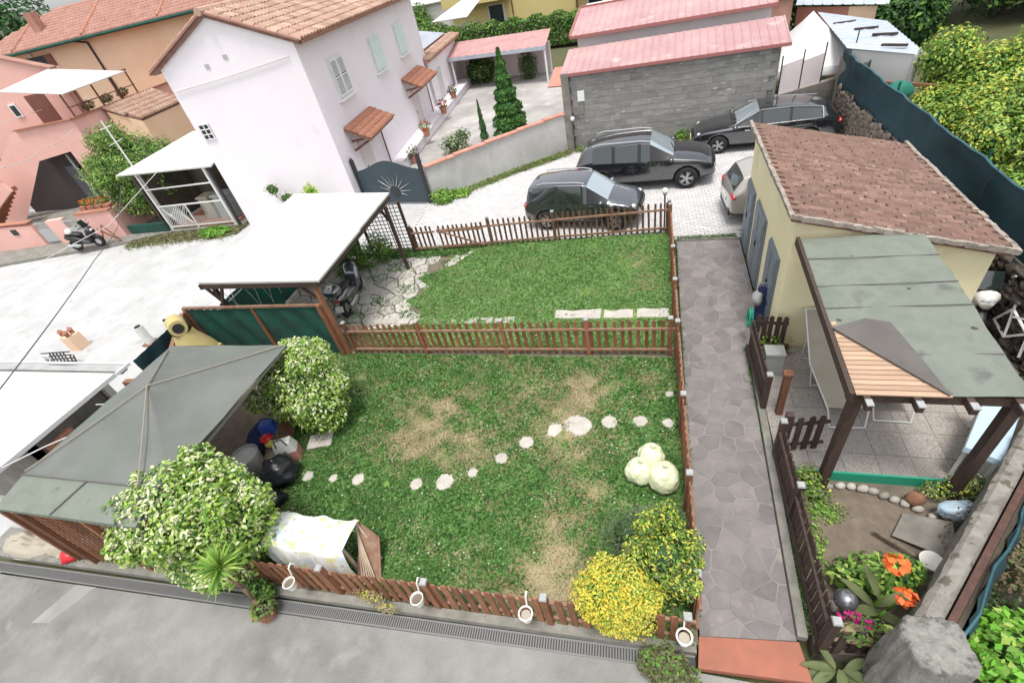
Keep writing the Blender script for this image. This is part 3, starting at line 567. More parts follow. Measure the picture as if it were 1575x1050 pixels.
def wallbox(parent, a, b_, z0, z1, th, mt, name='wall', O=(0,0,0), ztop2=None):
    """vertical wall from plan point a to b_, thickness th to the left; top may slope to ztop2"""
    a, b_ = Vector((*a,0)), Vector((*b_,0)); u = (b_-a).normalized(); n = Vector((-u.y,u.x,0))*th; z2 = z1 if ztop2 is None else ztop2; Z = Vector((0,0,1))
    vs = [a+Z*z0,b_+Z*z0,b_+n+Z*z0,a+n+Z*z0,a+Z*z1,b_+Z*z2,b_+n+Z*z2,a+n+Z*z1]; m_ = MB(); m_.add(vs, [(0,3,2,1),(4,5,6,7),(0,1,5,4),(1,2,6,5),(2,3,7,6),(3,0,4,7)]); return part(name, m_, mt, parent, origin=O)

# ---- cream garage with brick-red tiled roof
O = (2.25,7.9,0); t = thing('garage', 'cream plastered garage with a low red tiled roof and three grey side doors', 'garage', O)
X0,X1,Y0,Y1 = 2.25,5.13,7.9,12.2; zl, zr = 2.74,1.97
m_ = MB(); vs = [(X0,Y0,-.2),(X1,Y0,-.2),(X1,Y1,-.2),(X0,Y1,-.2),(X0,Y0,zl),(X1,Y0,zr),(X1,Y1,zr),(X0,Y1,zl)]
m_.add(vs, [(0,1,5,4),(1,2,6,5),(2,3,7,6),(3,0,4,7)]); part('wall', m_, 'cream_plaster', t)
rp = [(2.15,7.78,2.86),(5.28,7.78,2.05),(5.28,12.28,2.05),(2.15,12.28,2.86)]
m_ = MB(); m_.slab([(x,y,z-.03) for x,y,z in rp], .09); roof = part('roof', m_, 'tile_mortar', t)
ux = Vector((3.13,0,-.81)); sl_ = ux.length; ux.normalize(); un = Vector((-ux.z,0,ux.x)); r = random.Random(4)
tb = MB(); tb.prism([(-.145,-.052),(.145,-.052),(.145,.052),(-.145,.052)], -.02, .012, .008); tme = tb.mesh('roof_tile','garage_tile'); cells = []
rot0 = Matrix((ux, Vector((0,1,0)), un)).transposed()
for j in range(41):
    for i in range(12):
        u, v = .12+i*.285+(j%2)*.14+r.uniform(-.02,.02), 7.84+j*.108
        if u < sl_-.1: cells.append((u,v))
cells.sort(key=lambda c: (c[1])*1.0+abs(c[0]-1)*.2); big = MB()
for k,(u,v) in enumerate(cells):
    p = Vector((2.15,v,2.86))+ux*u-un*.012+un*r.uniform(0,.012); rm = rot0 @ Matrix.Rotation(r.uniform(-.03,.03),3,'Z')@ Matrix.Rotation(.12+r.uniform(-.05,.05),3,'X')
    if k < 300: put('roof_tile', tme, roof, (p-Vector(O))[:], rot=rm.to_euler())
    else: big.add([p+rm@v_.co for v_ in tme.vertices], [tuple(q.vertices) for q in tme.polygons])
o = part('roof_tiles', big, 'garage_tile', roof, origin=O); o['kind'] = 'stuff'
m_ = MB(); r = random.Random(6)
for a, b_ in (((2.12,7.74,2.85),(5.3,7.74,2.03)),((2.12,7.74,2.85),(2.12,12.3,2.85)),((5.3,7.74,2.03),(5.3,12.3,2.03))):
    n = 22
    for i in range(n):
        p, q = lerp(a,b_,i/n), lerp(a,b_,(i+1)/n); m_.beam(p+Vector((0,0,r.uniform(-.015,.012))), q+Vector((0,0,r.uniform(-.012,.012))), .055+r.uniform(0,.02), .06+r.uniform(0,.03))
part('verge', m_, 'mortar_edge', roof, origin=O)
for y0,y1,z1 in ((8.42,9.22,1.62),(9.82,10.82,1.66),(11.25,12.1,1.6)):
    m_ = MB(); m_.box((2.235,(y0+y1)/2,z1/2),(.03,y1-y0+.05,z1+.03)); fr = part('door_frame', m_, 'grey_door', t)
    for k in range(2):
        m_ = MB(); yc = y0+(y1-y0)*(.25+.5*k); m_.box((2.205,yc,z1/2),(.035,(y1-y0)/2-.012,z1-.02))
        for q in range(3): m_.box((2.182,yc,.28+q*.52),(.012,(y1-y0)/2-.12,.4))
        part('door', m_, 'grey_door', fr, origin=O)
    m_ = MB(); m_.box((2.165,(y0+y1)/2-.04,.9),(.03,.02,.12)); part('handle', m_, 'plastic_black', fr, origin=O)

# ---- white house
A,B,Cc = Vector((-11.06,15.82,0)), Vector((-16.10,15.26,0)), Vector((-12.29,28.82,0)); D = B+(Cc-A); Z = Vector((0,0,1)); ze, zr = 5.85, 6.95
O = A[:]; t = thing('white_house', 'two storey white plastered house with louvred shutters and a terracotta tiled gable roof', 'house', O)
apex, apexb = (A+B)/2, (Cc+D)/2
wall(t, [A-Z*.2,B-Z*.2,B+Z*ze,apex+Z*zr,A+Z*ze], 'white_plaster'); wall(t, [A-Z*.2,Cc-Z*.2,Cc+Z*ze,A+Z*ze], 'white_plaster')
wall(t, [Cc-Z*.2,D-Z*.2,D+Z*ze,apexb+Z*zr,Cc+Z*ze], 'white_plaster'); wall(t, [B-Z*.2,D-Z*.2,D+Z*ze,B+Z*ze], 'white_plaster')
ul, uw = (Cc-A).normalized(), (A-B).normalized(); ov = .3
sl_ = (zr-ze)/((A-apex).length)
for s_, (p, q) in ((1,(A,Cc)),(-1,(B,D))):
    e0 = p+uw*s_*ov-ul*.10+Z*(ze-sl_*ov+.03); e1 = q+uw*s_*ov+ul*.22+Z*(ze-sl_*ov+.03); r0 = apex-ul*.10+Z*(zr+.03); r1 = apexb+ul*.22+Z*(zr+.03)
    m_ = MB(); m_.slab([e0,e1,r1,r0], .1); rf = part('roof', m_, 'tile_mortar', t); tile_roof(rf, [e0,e1,r1,r0], e0, e1 if s_ > 0 else e1, .235, .37, 'roof_terracotta', 300 if s_ > 0 else 0, O)
    m_ = MB(); m_.beam(e0+uw*s_*.08-Z*.03, e1+uw*s_*.08-Z*.03, .10, .07); part('gutter', m_, 'rust', rf, origin=O)
m_ = MB(); m_.tube([apex-ul*.25+Z*(zr+.08), apexb+ul*.2+Z*(zr+.08)], .12, 8); part('ridge', m_, 'roof_terracotta', t)
for a_, b_ in ((A+uw*ov+Z*(ze-sl_*ov),apex+Z*zr),(B-uw*ov+Z*(ze-sl_*ov),apex+Z*zr)):
    m_ = MB(); m_.beam(a_-ul*.12+Z*.07, b_-ul*.12+Z*.07, .10, .06); part('verge', m_, 'roof_red', t)
east = Vector((ul.y,-ul.x,0))
for i,(d0, lm, gp) in enumerate(((1.68,'shutter_grey',True),(5.85,'shutter_green',False),(9.25,'shutter_green',False))):
    a = A+ul*d0; window_louvre(t, a[:2], ul[:2], 3.68, 4.86, 1.2, east[:2], 'white_paint' if gp else lm, O, 20, gp)
# small window with bars on the gable wall, vents
u = (A-B).normalized(); nr = Vector((u.y,-u.x,0)); c = B+u*.42+nr*.012+Z*3.68
m_ = MB(); m_.box(c, (.42,.02,.52), math.atan2(u.y,u.x)); fw_ = part('window', m_, 'glass_dark', t)
m_ = MB()
for k in (-1,0,1): m_.box(c+u*k*.2+nr*.025, (.035 if k else .03,.03,.56), math.atan2(u.y,u.x))
for k in (-1.5,-.5,.5,1.5): m_.box(c+Z*k*.17+nr*.027, (.46,.03,.03), math.atan2(u.y,u.x))
part('window_bars', m_, 'white_paint', fw_, origin=O)
for dx, zz in ((1.75,5.6),(2.55,5.75)): m_ = MB(); m_.box(B+u*dx+Z*zz+nr*.01,(.16,.02,.14),math.atan2(u.y,u.x)); part('vent', m_, 'shutter_grey', t)
m_ = MB(); m_.tube([B+nr*.05+Z*5.08+u*.1, B+nr*.05+Z*5.2+u*2.2, A+nr*.05+Z*5.42-u*.3], .018, 5); part('wall_cable', m_, 'cable_pale', t)
m_ = MB(); m_.box(B-u*.35+nr*.1+Z*1.2,(.09,.09,2.4),math.atan2(u.y,u.x)); part('downpipe', m_, 'gate_dark', t)  # stands for the dark post of the porch beside the gable, no rain pipe
# door canopies, doors and downpipes on the long side
rzz = math.atan2(ul.y, ul.x)
for i,(d0,d1,pd) in enumerate(((1.0,3.7,3.85),(8.3,11.3,11.55))):
    a, b_ = A+ul*d0, A+ul*d1; e0,e1 = a+east*.95+Z*2.25, b_+east*.95+Z*2.25; r0,r1 = a+east*.02+Z*2.72, b_+east*.02+Z*2.72
    m_ = MB(); m_.slab([e0,e1,r1,r0], .08); cn = part('door_canopy', m_, 'tile_mortar', t); tile_roof(cn, [e0,e1,r1,r0], e0, e1, .2, .26, 'terracotta', 0, O, name='canopy_tile', rise=.4)
    m_ = MB()
    for k in (.1,.9): q = a.lerp(b_,k); m_.beam(q+east*.02+Z*1.85, q+east*.85+Z*2.2, .06, .08); m_.beam(q+east*.02+Z*2.2, q+east*.85+Z*2.24, .06, .06)
    part('canopy_bracket', m_, 'brown_door', cn, origin=O)
    m_ = MB(); m_.tube([A+ul*pd+east*.9+Z*2.25, A+ul*(pd+.05)+east*.12+Z*1.9, A+ul*(pd+.05)+east*.1], .035, 8); part('downpipe', m_, 'brown_door', t)
    dc = A+ul*(d0+(d1-d0)*.42)+east*.015; m_ = MB(); m_.box(dc+Z*1.0,(1.0,.04,2.05),rzz); dr = part('door', m_, 'panel_pale', t)
    m_ = MB(); m_.box(dc+Z*1.0+east*.03-ul*.35,(.04,.03,.14),rzz); part('handle', m_, 'plastic_black', dr, origin=O)
# raised terrace beside the wall
m_ = MB(); q = [A+ul*3.9+east*.01, A+ul*18.8+east*.01, A+ul*18.8+east*.95, A+ul*3.9+east*.75]; m_.prism([(p.x,p.y) for p in q], -.2, .35); part('terrace', m_, 'white_plaster', t)
m_ = MB(); m_.beam(A+ul*3.9+east*.78+Z*.37, A+ul*18.8+east*.98+Z*.37, .1, .04); part('terrace_edge', m_, 'shutter_grey', t)
# lower extension with solar panels
P0, P1 = Cc-ul*.6, Cc+ul*7.2; w_ = -east*4.2
t2 = thing('house_extension', 'low white annexe with solar panels behind the white house', 'annexe', P0[:]); O2 = P0[:]
for q in ([P0,P1],[P1,P1+w_],[P0,P0+w_]): wall(t2, [q[0]-Z*.1,q[1]-Z*.1,q[1]+Z*2.75,q[0]+Z*2.75], 'white_plaster')
e0,e1,r0,r1 = P0+east*.3+Z*2.7, P1+east*.3+ul*.3+Z*2.7, P0+w_+Z*3.75, P1+w_+ul*.3+Z*3.75
m_ = MB(); m_.slab([e0,e1,r1,r0], .12); rf = part('roof', m_, 'roof_red', t2); tile_roof(rf, [e0,e1,e1.lerp(r1,.16),e0.lerp(r0,.16)], e0, e1, .24, .33, 'roof_terracotta', 0, O2)
m_ = MB(); m_.slab([(e0.lerp(r0,.18)+ul*.3)+Z*.12,(e1.lerp(r1,.18)-ul*.5)+Z*.12,e1.lerp(r1,.85)-ul*.5+Z*.12,e0.lerp(r0,.85)+ul*.3+Z*.12], .05); part('solar_panel', m_, 'solar', rf, origin=O2)
m_ = MB(); c = P0+ul*2.2+east*.03; m_.box(c+Z*1.2,(.9,.05,1.5),rzz); wn = part('window', m_, 'white_paint', t2)
m_ = MB(); [m_.box(c+ul*k*.14+east*.05+Z*1.2,(.025,.03,1.5),rzz) for k in range(-3,4)]; part('window_bars', m_, 'white_metal', wn, origin=O2)
m_ = MB(); q = P1+ul*1.2; m_.slab([q+Z*3.5+east*.9, q+ul*3.2+Z*4.2+east*1.6, q+ul*3.3+Z*4.3+east*.2, q+Z*3.6-east*1.6], .05)
solo_o = put('shade_sail', m_.mesh('shade_sail','tent_white')); tag(solo_o, 'white pointed awning sheet above the annexe with solar panels', 'awning')

# ---- pink house on the left
Kp = Vector((-26.47,18.8,0)); ef = Vector((.994,.11,0)); es = Vector((-.09,.995,0)); O = Kp[:]
t = thing('pink_house', 'pink plastered house with a walled terrace, outside stair and white awning', 'house', O)
def F(s_, z, back=0.0): return Kp+ef*s_+es*back+Z*z
# ground floor front wall around the dark entrance
wall(t, [F(-3.45,4.3),F(0,4.3),F(0,3.0),F(-1.3,3.0),F(-3.46,2.83)], 'pink_plaster'); wall(t, [F(-1.3,3.0),F(0,3.0),F(0,0),F(-1.3,0)], 'pink_plaster')
wall(t, [F(0,0),F(0,4.3),F(0,4.3,8),F(0,0,8)], 'pink_plaster')
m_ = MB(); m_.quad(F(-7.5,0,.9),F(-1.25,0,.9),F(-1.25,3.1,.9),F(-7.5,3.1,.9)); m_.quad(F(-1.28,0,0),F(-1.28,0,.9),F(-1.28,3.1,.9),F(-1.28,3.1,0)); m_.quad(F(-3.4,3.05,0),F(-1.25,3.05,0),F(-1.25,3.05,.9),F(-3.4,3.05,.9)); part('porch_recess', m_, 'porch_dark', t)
m_ = MB(); m_.box(F(-2.9,1.1,.82),(.8,.06,2.2),.11); m_.box(F(-1.9,1.1,.82),(.7,.06,2.2),.11); part('door', m_, 'porch_door', t)
m_ = MB(); m_.box(F(-2.38,1.4,.6),(.1,.1,2.8),.11); part('porch_post', m_, 'grey_render', t)
# outside stair with solid parapet on the left
wall(t, [F(-3.46,2.83),F(-3.45,4.3),F(-4.0,4.15),F(-6.2,2.86),F(-10.5,1.2),F(-10.5,0),F(-7.3,0)], 'pink_plaster', label='wide pink parapet of the outside stair')
for k in range(9):
    m_ = MB(); m_.box(F(-5.6-k*.32,1.9-k*.2,-.9),(.34,.9,.2),.11); part('stair_step', m_, 'terracotta', t)
m_ = MB(); m_.beam(F(-4.7,2.4,-1.4),F(-8.6,.7,-1.4),.16,.9); part('stair_parapet', m_, 'pink_plaster', t); m_ = MB(); m_.beam(F(-4.7,2.87,-1.4),F(-8.6,1.17,-1.4),.22,.05); part('coping', m_, 'terracotta', t)
m_ = MB(); m_.beam(F(-3.45,4.33),F(.05,4.33),.24,.06); m_.beam(F(0,4.33),F(0,4.33,8),.24,.06); part('coping', m_, 'terracotta', t)
m_ = MB(); m_.quad(F(-4,3.4,0),F(0,3.4,0),F(0,3.4,8),F(-4,3.4,8)); part('terrace_floor', m_, 'terracotta', t)
# upper storey
zb = 1.2
wall(t, [F(-12,2.9,zb),F(-.5,2.9,zb),F(-.5,6.36,zb),F(-2.77,7.15,zb),F(-4.6,7.8,zb),F(-12,5.2,zb)], 'pink_plaster'); wall(t, [F(-.5,2.9,zb),F(-.5,6.36,zb),F(-.5,6.36,zb+.5),F(-.5,2.9,zb+.5)], 'pink_plaster')
m_ = MB(); m_.slab([F(-.45,6.36,zb-.1),F(-.45,6.36,zb+.3),F(-4.6,7.82,zb+.3),F(-4.6,7.82,zb-.1)], .07); part('roof_edge', m_, 'roof_red', t)
m_ = MB(); c = F(-2.4,4.45,zb-.03); m_.box(c,(1.15,.05,2.1),.11); part('door', m_, 'brown_door', t)
m_ = MB(); c = F(-4.0,5.0,zb-.03); m_.box(c,(.46,.05,.62),.11); wn = part('window', m_, 'white_paint', t)
m_ = MB(); m_.box(F(-4.0,5.0,zb-.06),(.32,.02,.46),.11); part('pane', m_, 'glass_dark', wn, origin=O)
# terrace frame with pots
m_ = MB()
for s_ in (.35,1.15,2.2,3.4,4.6): m_.beam(F(-.06,4.36,s_),F(-.06,5.45,s_),.06,.06)
m_.beam(F(-.06,5.4,.2),F(-.06,5.47,4.7),.06,.07); m_.beam(F(-.06,4.75,.3),F(-.06,4.75,4.7),.04,.04); part('terrace_frame', m_, 'brown_door', t)
for k, s_ in enumerate((1.4,2.6,3.7)): tag(crown('terrace_plant', None, [(F(-.1,4.6,s_)[:],(.2,.34,.2))], 300, .10, ['leaf_olive','leaf_dark','petal_red'], [5,4,1], base=4.2), ['left','middle','right'][k]+' one of three dark plants on the pink terrace parapet under the awning', 'plant', 'plants on the terrace parapet')
m_ = MB(); m_.slab([F(-2.52,5.97,-.1),F(.47,5.36,.05),F(.1,5.42,4.45),F(-.5,6.33,1.1)], .04)
o = put('awning', m_.mesh('awning','tent_white')); tag(o, 'large white awning over the pink house terrace', 'awning')
# tiled lean-to roof right of the terrace and peach annexe behind the tree
t = thing('tiled_lean_to', 'small terracotta tiled lean-to roof between the pink terrace and the white house', 'lean-to', (-26.6,21,0)); O3 = (-26.6,21,0)
rp = [Vector((-26.2,20.6,3.5)),Vector((-22.9,22.3,3.05)),Vector((-23.2,25.5,4.1)),Vector((-26.9,24.8,4.35))]
rp = [Vector((-26.4,20.9,3.7)),Vector((-26.6,22.9,3.35)),Vector((-26.8,25.2,4.0)),Vector((-26.75,22.8,4.3))]
rp = [Vector((-26.4,20.6,4.2)),Vector((-24.9,20.9,3.5)),Vector((-25.1,24.3,3.5)),Vector((-26.7,24.2,4.2))]
m_ = MB(); m_.slab(rp, .1); rf = part('roof', m_, 'tile_mortar', t); tile_roof(rf, rp, rp[1], rp[2], .24, .36, 'roof_terracotta', 0, O3)
for q in ((rp[1],rp[2]),(rp[0],rp[1])): wall(t, [(q[0].x,q[0].y,0),(q[1].x,q[1].y,0),tuple(q[1]-Z*.1),tuple(q[0]-Z*.1)], 'peach_plaster', O=O3)
# front boundary wall
t = thing('boundary_wall', 'pink boundary wall with small gates along the street', 'wall', (-26,14.6,0)); O4 = (-26,14.6,0)
wallbox(t, (-31.5,14.1), (-27.35,14.56), 0, 1.35, .22, 'pink_plaster', O=O4, ztop2=1.1); wallbox(t, (-26.35,14.62), (-25.45,14.72), 0, 1.2, .22, 'pink_plaster', O=O4); wallbox(t, (-24.55,14.77), (-22.6,14.9), 0, 1.3, .22, 'pink_plaster', O=O4); wallbox(t, (-22.6,14.9), (-23.0,17.8), 0, 1.3, .2, 'pink_plaster', O=O4)
for a_, b_, zz in (((-31.5,14.2),(-27.35,14.66),1.37),((-24.55,14.87),(-22.6,15.0),1.33)): m_ = MB(); m_.beam((*a_,zz),(*b_,zz-.12 if zz>1.35 else zz),.3,.05); part('coping', m_, 'terracotta', t)
for gx in (-26.85,-25.0):
    m_ = MB(); m_.box((gx,14.7,.5),(.85,.04,.6),.1); m_.box((gx,14.7,1.1),(.85,.03,.04),.1)
    for k in range(7): m_.box((gx-.36+k*.12,14.7,.95),(.025,.025,.5),.1)
    part('gate', m_, 'shutter_grey', t)
for k,(xx,zz) in enumerate(((-28.45,.9),(-24.35,.95))): m_ = MB(); m_.box((xx,14.4+.1*(xx+28.45)+.02,zz),(.3,.05,.26),.1); part('meter_box' if k == 0 else 'letter_box', m_, 'gate_dark' if k == 0 else 'white_paint', t)
t = thing('terracotta_pot_row', 'row of terracotta flower troughs behind the pink boundary wall', 'flower pots', (-24,15.6,0))
for k in range(4): m_ = MB(); m_.prism([(-24.9+k*.5,15.35),(-24.5+k*.5,15.35),(-24.5+k*.5,15.65),(-24.9+k*.5,15.65)], 1.0, 1.4); part('trough', m_, 'terracotta', t)

# ---- peach house behind
a = Vector((-30,27,0)); O = a[:]; t = thing('peach_house', 'large peach coloured house with a hipped terracotta roof and green gutter', 'house', O)
def H(s_, z, bk=0.0): return a+ef*s_+es*bk+Z*z
wall(t, [H(-10,0),H(16,0),H(16,7.1),H(-10,7.1)], 'peach_plaster'); wall(t, [H(-10,0),H(-10,7.1),H(-10,7.1,8),H(-10,0,8)], 'peach_plaster')
E0,E1,T0,T1 = H(-11.4,7.2,-.5),H(16.5,7.2,-.5),H(-7.0,8.85,4.0),H(16.5,8.85,4.0); B0 = H(-11.4,7.2,9)
m_ = MB(); m_.slab([E0,E1,T1,T0], .12); rf = part('roof', m_, 'roof_red', t); tile_roof(rf, [E0,E1,T1,T0], E0, E1, .26, .40, 'roof_red', 0, O, rise=.3)
m_ = MB(); m_.slab([E0,T0,B0], .12); part('roof', m_, 'roof_red', t)
m_ = MB(); m_.tube([H(-11.5,7.13,-.62),H(16.5,7.13,-.62)], .09, 6); part('gutter', m_, 'net_green', t)
m_ = MB(); m_.tube([H(-2.6,7.1,-.5),H(-2.2,6.9,-.06),H(-2.2,0,-.06)], .06, 6); part('downpipe', m_, 'gate_dark', t)
for hx in (-7,-1.8,3.5): m_ = MB(); m_.tube([H(hx,7.3,-.5), H(hx-1.4,8.9,4.0)], .09, 6); part('hip_ridge', m_, 'terracotta', rf, origin=O)
m_ = MB(); m_.box(H(-6.2,8.35,1.4),(.5,.5,1.1),.11); part('chimney', m_, 'roof_red', t)
m_ = MB(); m_.box(H(-6.4,6.3,-.03),(1.5,.06,1.0),.11); wn = part('window', m_, 'glass_dark', t); m_ = MB(); m_.box(H(-5.4,6.3,-.05),(.5,.08,1.0),.11); part('shutter', m_, 'brown_door', wn, origin=O)
m_ = MB(); m_.ell(H(-6.5,6.95,-.1),(.1,.06,.14)); part('wall_lamp', m_, 'white_metal', t)

# ---- white framed porch of the white house
O = (-20.1,15.2,0); t = thing('metal_porch', 'white metal porch frame with a lattice gate against the white house', 'porch', O)
pa, pb = Vector((-20.1,15.15,0)), Vector((-16.7,15.2,0)); m_ = MB()
for p in (pa,pb): m_ = MB(); m_.beam(p,p+Z*2.6,.09,.09); part('post', m_, 'white_metal', t)
m_ = MB(); m_.beam(pa+Z*1.9,pb+Z*1.9,.05,.05); m_.beam(pa+Z*1.15,pb+Z*1.15,.05,.05); m_.beam(pa+Z*.22,pb+Z*.22,.05,.05); m_.beam(pa.lerp(pb,.42)+Z*.1,pa.lerp(pb,.42)+Z*1.15,.05,.05); m_.beam(pa+Z*.05,pb+Z*.05,.05,.05); part('frame', m_, 'white_metal', t)
m_ = MB(); L = (pb-pa).length
for k in range(11):
    x0 = .08+k*.125
    m_.beam(pa+Vector((max(.05,x0-.55),0,.25+max(0,.05-x0+.55))), pa+Vector((min(1.4,x0+.4),0,min(1.12,.3+(min(1.4,x0+.4)-max(.05,x0-.55))))), .014,.014)
    m_.beam(pa+Vector((max(.05,x0-.4),-.01,1.12)), pa+Vector((min(1.4,x0+.5),-.01,.25)), .014,.014)
part('lattice', m_, 'white_metal', t); m_ = MB()
for k in range(17): m_.beam(pa+Vector((1.5+k*.115,0,.22)), pa+Vector((1.5+k*.115,0,.62 if k < 8 else 1.1)), .016,.016)
part('bars', m_, 'white_metal', t)
m_ = MB(); m_.slab([pa+Vector((-.55,-.35,2.72)),pb+Vector((.5,-.1,2.55)),pb+Vector((.3,2.6,3.0)),pa+Vector((.9,2.9,3.2))], .06); part('porch_roof', m_, 'panel_white', t)
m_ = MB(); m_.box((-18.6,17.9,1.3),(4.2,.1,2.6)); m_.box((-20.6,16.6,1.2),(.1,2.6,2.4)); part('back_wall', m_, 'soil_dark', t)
m_ = MB(); m_.box((-18.4,16.4,.12),(3.4,2.3,.1)); part('porch_floor', m_, 'terracotta', t)
for k,(x,y,w__,h,mt) in enumerate(((-17.3,15.9,.8,1.0,'sheet_metal'),(-18.4,16.1,.6,.9,'yellow_cloth'))):
    m_ = MB(); m_.prism([(-w__/2,-.3),(w__/2,-.3),(w__/2,.3),(-w__/2,.3)], 0, h, .06); m_.prism([(-w__/2-.02,-.32),(w__/2+.02,-.32),(w__/2+.02,.32),(-w__/2-.02,.32)], h*.98, h*1.06, .04)
    solo(('covered_washing_machine','storage_box')[k], m_, ('sheet_metal','canvas_beige')[k], ('grey covered appliance inside the white metal porch','beige storage box beside the grey appliance in the porch')[k], ('appliance','storage box')[k], (x,y,.17))
b2 = MB(); b2.box((-21.3,15.05,.1),(2.2,.1,.8)); o = put('green_screen', b2.mesh('green_screen','net_green')); tag(o, 'low green net screen between the pink wall and the white porch', 'screen')
m_ = MB(); m_.cyl((-20.15,15.3,0),(-20.15,15.3,4.6),.035,.03,8); m_.cyl((-20.6,15.3,3.7),(-19.7,15.3,3.9),.012,n=5); m_.cyl((-20.5,15.3,4.3),(-19.8,15.3,4.4),.012,n=5); o = put('aerial_mast', m_.mesh('aerial_mast','white_metal')); tag(o, 'thin pale aerial mast beside the white metal porch', 'mast')

# ---- dark sunburst gate and low courtyard wall
g0, g1 = Vector((-11.0,16.3,0)), Vector((-8.05,15.85,0)); gd = (g1-g0).normalized(); gn = Vector((gd.y,-gd.x,0)); O = g0[:]; rz = math.atan2(gd.y,gd.x); L = (g1-g0).length
t = thing('courtyard_gate', 'dark blue grey sheet metal driveway gate with a silver sunburst and spikes', 'gate', O)
def topz(s_): q = s_/L; return 1.42+.38*math.exp(-((q-.5)/.3)**2)
for h in (0,1):
    ss = [L*(.5*h+.5*k/10) for k in range(11)]; m_ = MB(); vs = [g0+gd*s_+Z*.06 for s_ in ss]+[g0+gd*s_+Z*(topz(s_)-.12) for s_ in ss[::-1]]
    vs2 = [v+gn*.03 for v in vs]; n = len(vs); m_.add(vs+vs2, [tuple(range(n)),tuple(range(n,2*n))[::-1]]+[(i,(i+1)%n,n+(i+1)%n,n+i) for i in range(n)]); lf = part('gate_leaf', m_, 'gate_metal', t)
    m_ = MB()
    for k in range(14):
        s_ = L*(.5*h+.5*(k+.5)/14); zt = topz(s_); m_.cyl(g0+gd*s_+gn*.015+Z*(zt-.14), g0+gd*s_+gn*.015+Z*(zt+.06), .009,.002,5)
    part('spikes', m_, 'white_metal', lf, origin=O)
sc_ = g0+gd*L*.53+Z*.5+gn*.045
for k in range(11):
    an = math.pi*(k-.8)/9.0
    if 3 <= k <= 3: pass
    l1 = (.52,.74,.82,.66,.8,.55,.62,.75,.8,.7,.5)[k]; d_ = gd*math.cos(an)+Z*math.sin(an); m_ = MB(); m_.cyl(sc_+d_*.24, sc_+d_*l1, .02,.004,5); part('sun_ray', m_, 'steel', t)
m_ = MB(); m_.cyl(sc_-gn*.01,sc_+gn*.02,.2,n=20); part('sun_disc', m_, 'gate_dark', t)
for p,h in ((g0,1.75),(g1,1.8)): m_ = MB(); m_.box(p+Z*h/2,(.12,.12,h),rz); gp = part('gate_post', m_, 'gate_dark', t); m_ = MB(); m_.lathe([(.0,h+.12),(.05,h+.06),(.05,h+.002)],p,8); part('finial', m_, 'gate_dark', gp, origin=O)
O = (-8,16,0); t = thing('courtyard_wall', 'low curving grey rendered wall with a red tile coping beside the gate', 'wall', O); wp = [(-8.02,16.1),(-7.1,16.95),(-6.1,17.8),(-5.0,18.7),(-4.1,19.4),(-3.3,19.95)]
for k in range(5):
    p, q = wp[k], wp[k+1]; wallbox(t, p, q, -.1, 1.22+.03*k, .18, 'grey_render', O=O, ztop2=1.25+.03*k)
    pv_, qv_ = Vector((*p,0)), Vector((*q,0)); n = 4
    for i in range(n): m_ = MB(); m_.beam(pv_.lerp(qv_,i/n)+Z*(1.25+.03*k)+Vector((-.05,.06,.02)), pv_.lerp(qv_,(i+.96)/n)+Z*(1.25+.03*k)+Vector((-.05,.06,.025)), .28, .05); part('coping_tile', m_, 'coping_red', t)

# ---- grey block shed with pink corrugated sheets
O = (-3.22,20.04,0); t = thing('block_shed', 'long grey block shed with two pink corrugated metal roofs', 'shed', O)
s0, s1 = Vector((-3.22,20.04,0)), Vector((4.05,19.68,0)); sd_ = (s1-s0).normalized(); sn = Vector((-sd_.y,sd_.x,0)); L = (s1-s0).length; rz = math.atan2(sd_.y,sd_.x)
m_ = MB(); c = s0.lerp(s1,.5)+sn*1.3; m_.box(c+Z*1.32,(L-.02,2.56,2.7),rz); part('core', m_, 'grey_block', t)
bw, bh = .40,.225; me_b = MB(); me_b.box((0,0,0),(bw-.006,.03,bh-.007)); me_b = me_b.mesh('block','grey_block'); cnt = 0; r = random.Random(5)
for j in range(12):
    for i in range(int(L/bw)+1):
        s_ = i*bw+(j%2)*bw/2+bw/2
        if s_ > L-.1: continue
        put('block', me_b, t, (sd_*s_-sn*(.012+r.uniform(0,.006))+Z*(.02+j*bh+bh/2))[:], rz)
m_ = MB(); m_.box(s0+Z*1.4-sn*.03,(.28,.3,2.8),rz); part('corner_pier', m_, 'grey_render_dark', t)
def corr(parent, a, b_, c, d, mt, pitch, amp=.035, O=(0,0,0), ribs=True):
    """corrugated sheet, ribs run from edge ab to edge dc"""
    a,b_,c,d = map(Vector,(a,b_,c,d)); m_ = MB(); n = max(4,int((b_-a).length/pitch)); nr = (b_-a).cross(d-a).normalized(); nr = nr if nr.z>0 else -nr; prof = []
    for i in range(n): prof += [(i/n,0),((i+.72)/n,0),((i+.80)/n,amp),((i+.92)/n,amp)]
    prof.append((1,0)); vs = [a.lerp(b_,u)+nr*h for u,h in prof]+[d.lerp(c,u)+nr*h for u,h in prof]; k = len(prof)
    m_.add(vs, [(i,i+1,k+i+1,k+i) for i in range(k-1)]); return part('corrugated_sheet', m_, mt, parent, origin=O)
r0 = s0-sn*.15-sd_*.15; r1 = s1-sn*.15+sd_*.25
corr(t, r0+Z*2.78, r1+Z*2.78, r1+sn*2.1-sd_*.0+Z*3.2, r0+sn*2.1+Z*3.2, 'pink_sheet', .27, .022, O=O); m_ = MB(); m_.beam(r0+Z*2.74,r1+Z*2.74,.05,.1); part('fascia', m_, 'pink_sheet_edge', t)
m_ = MB(); m_.box(s0.lerp(s1,.5)+sn*2.4+Z*3.3,(L-.3,.06,.7),rz); part('upper_wall', m_, 'panel_pale', t)
q0, q1 = s0+sn*2.1-sd_*.1, s1+sn*2.1+sd_*.0
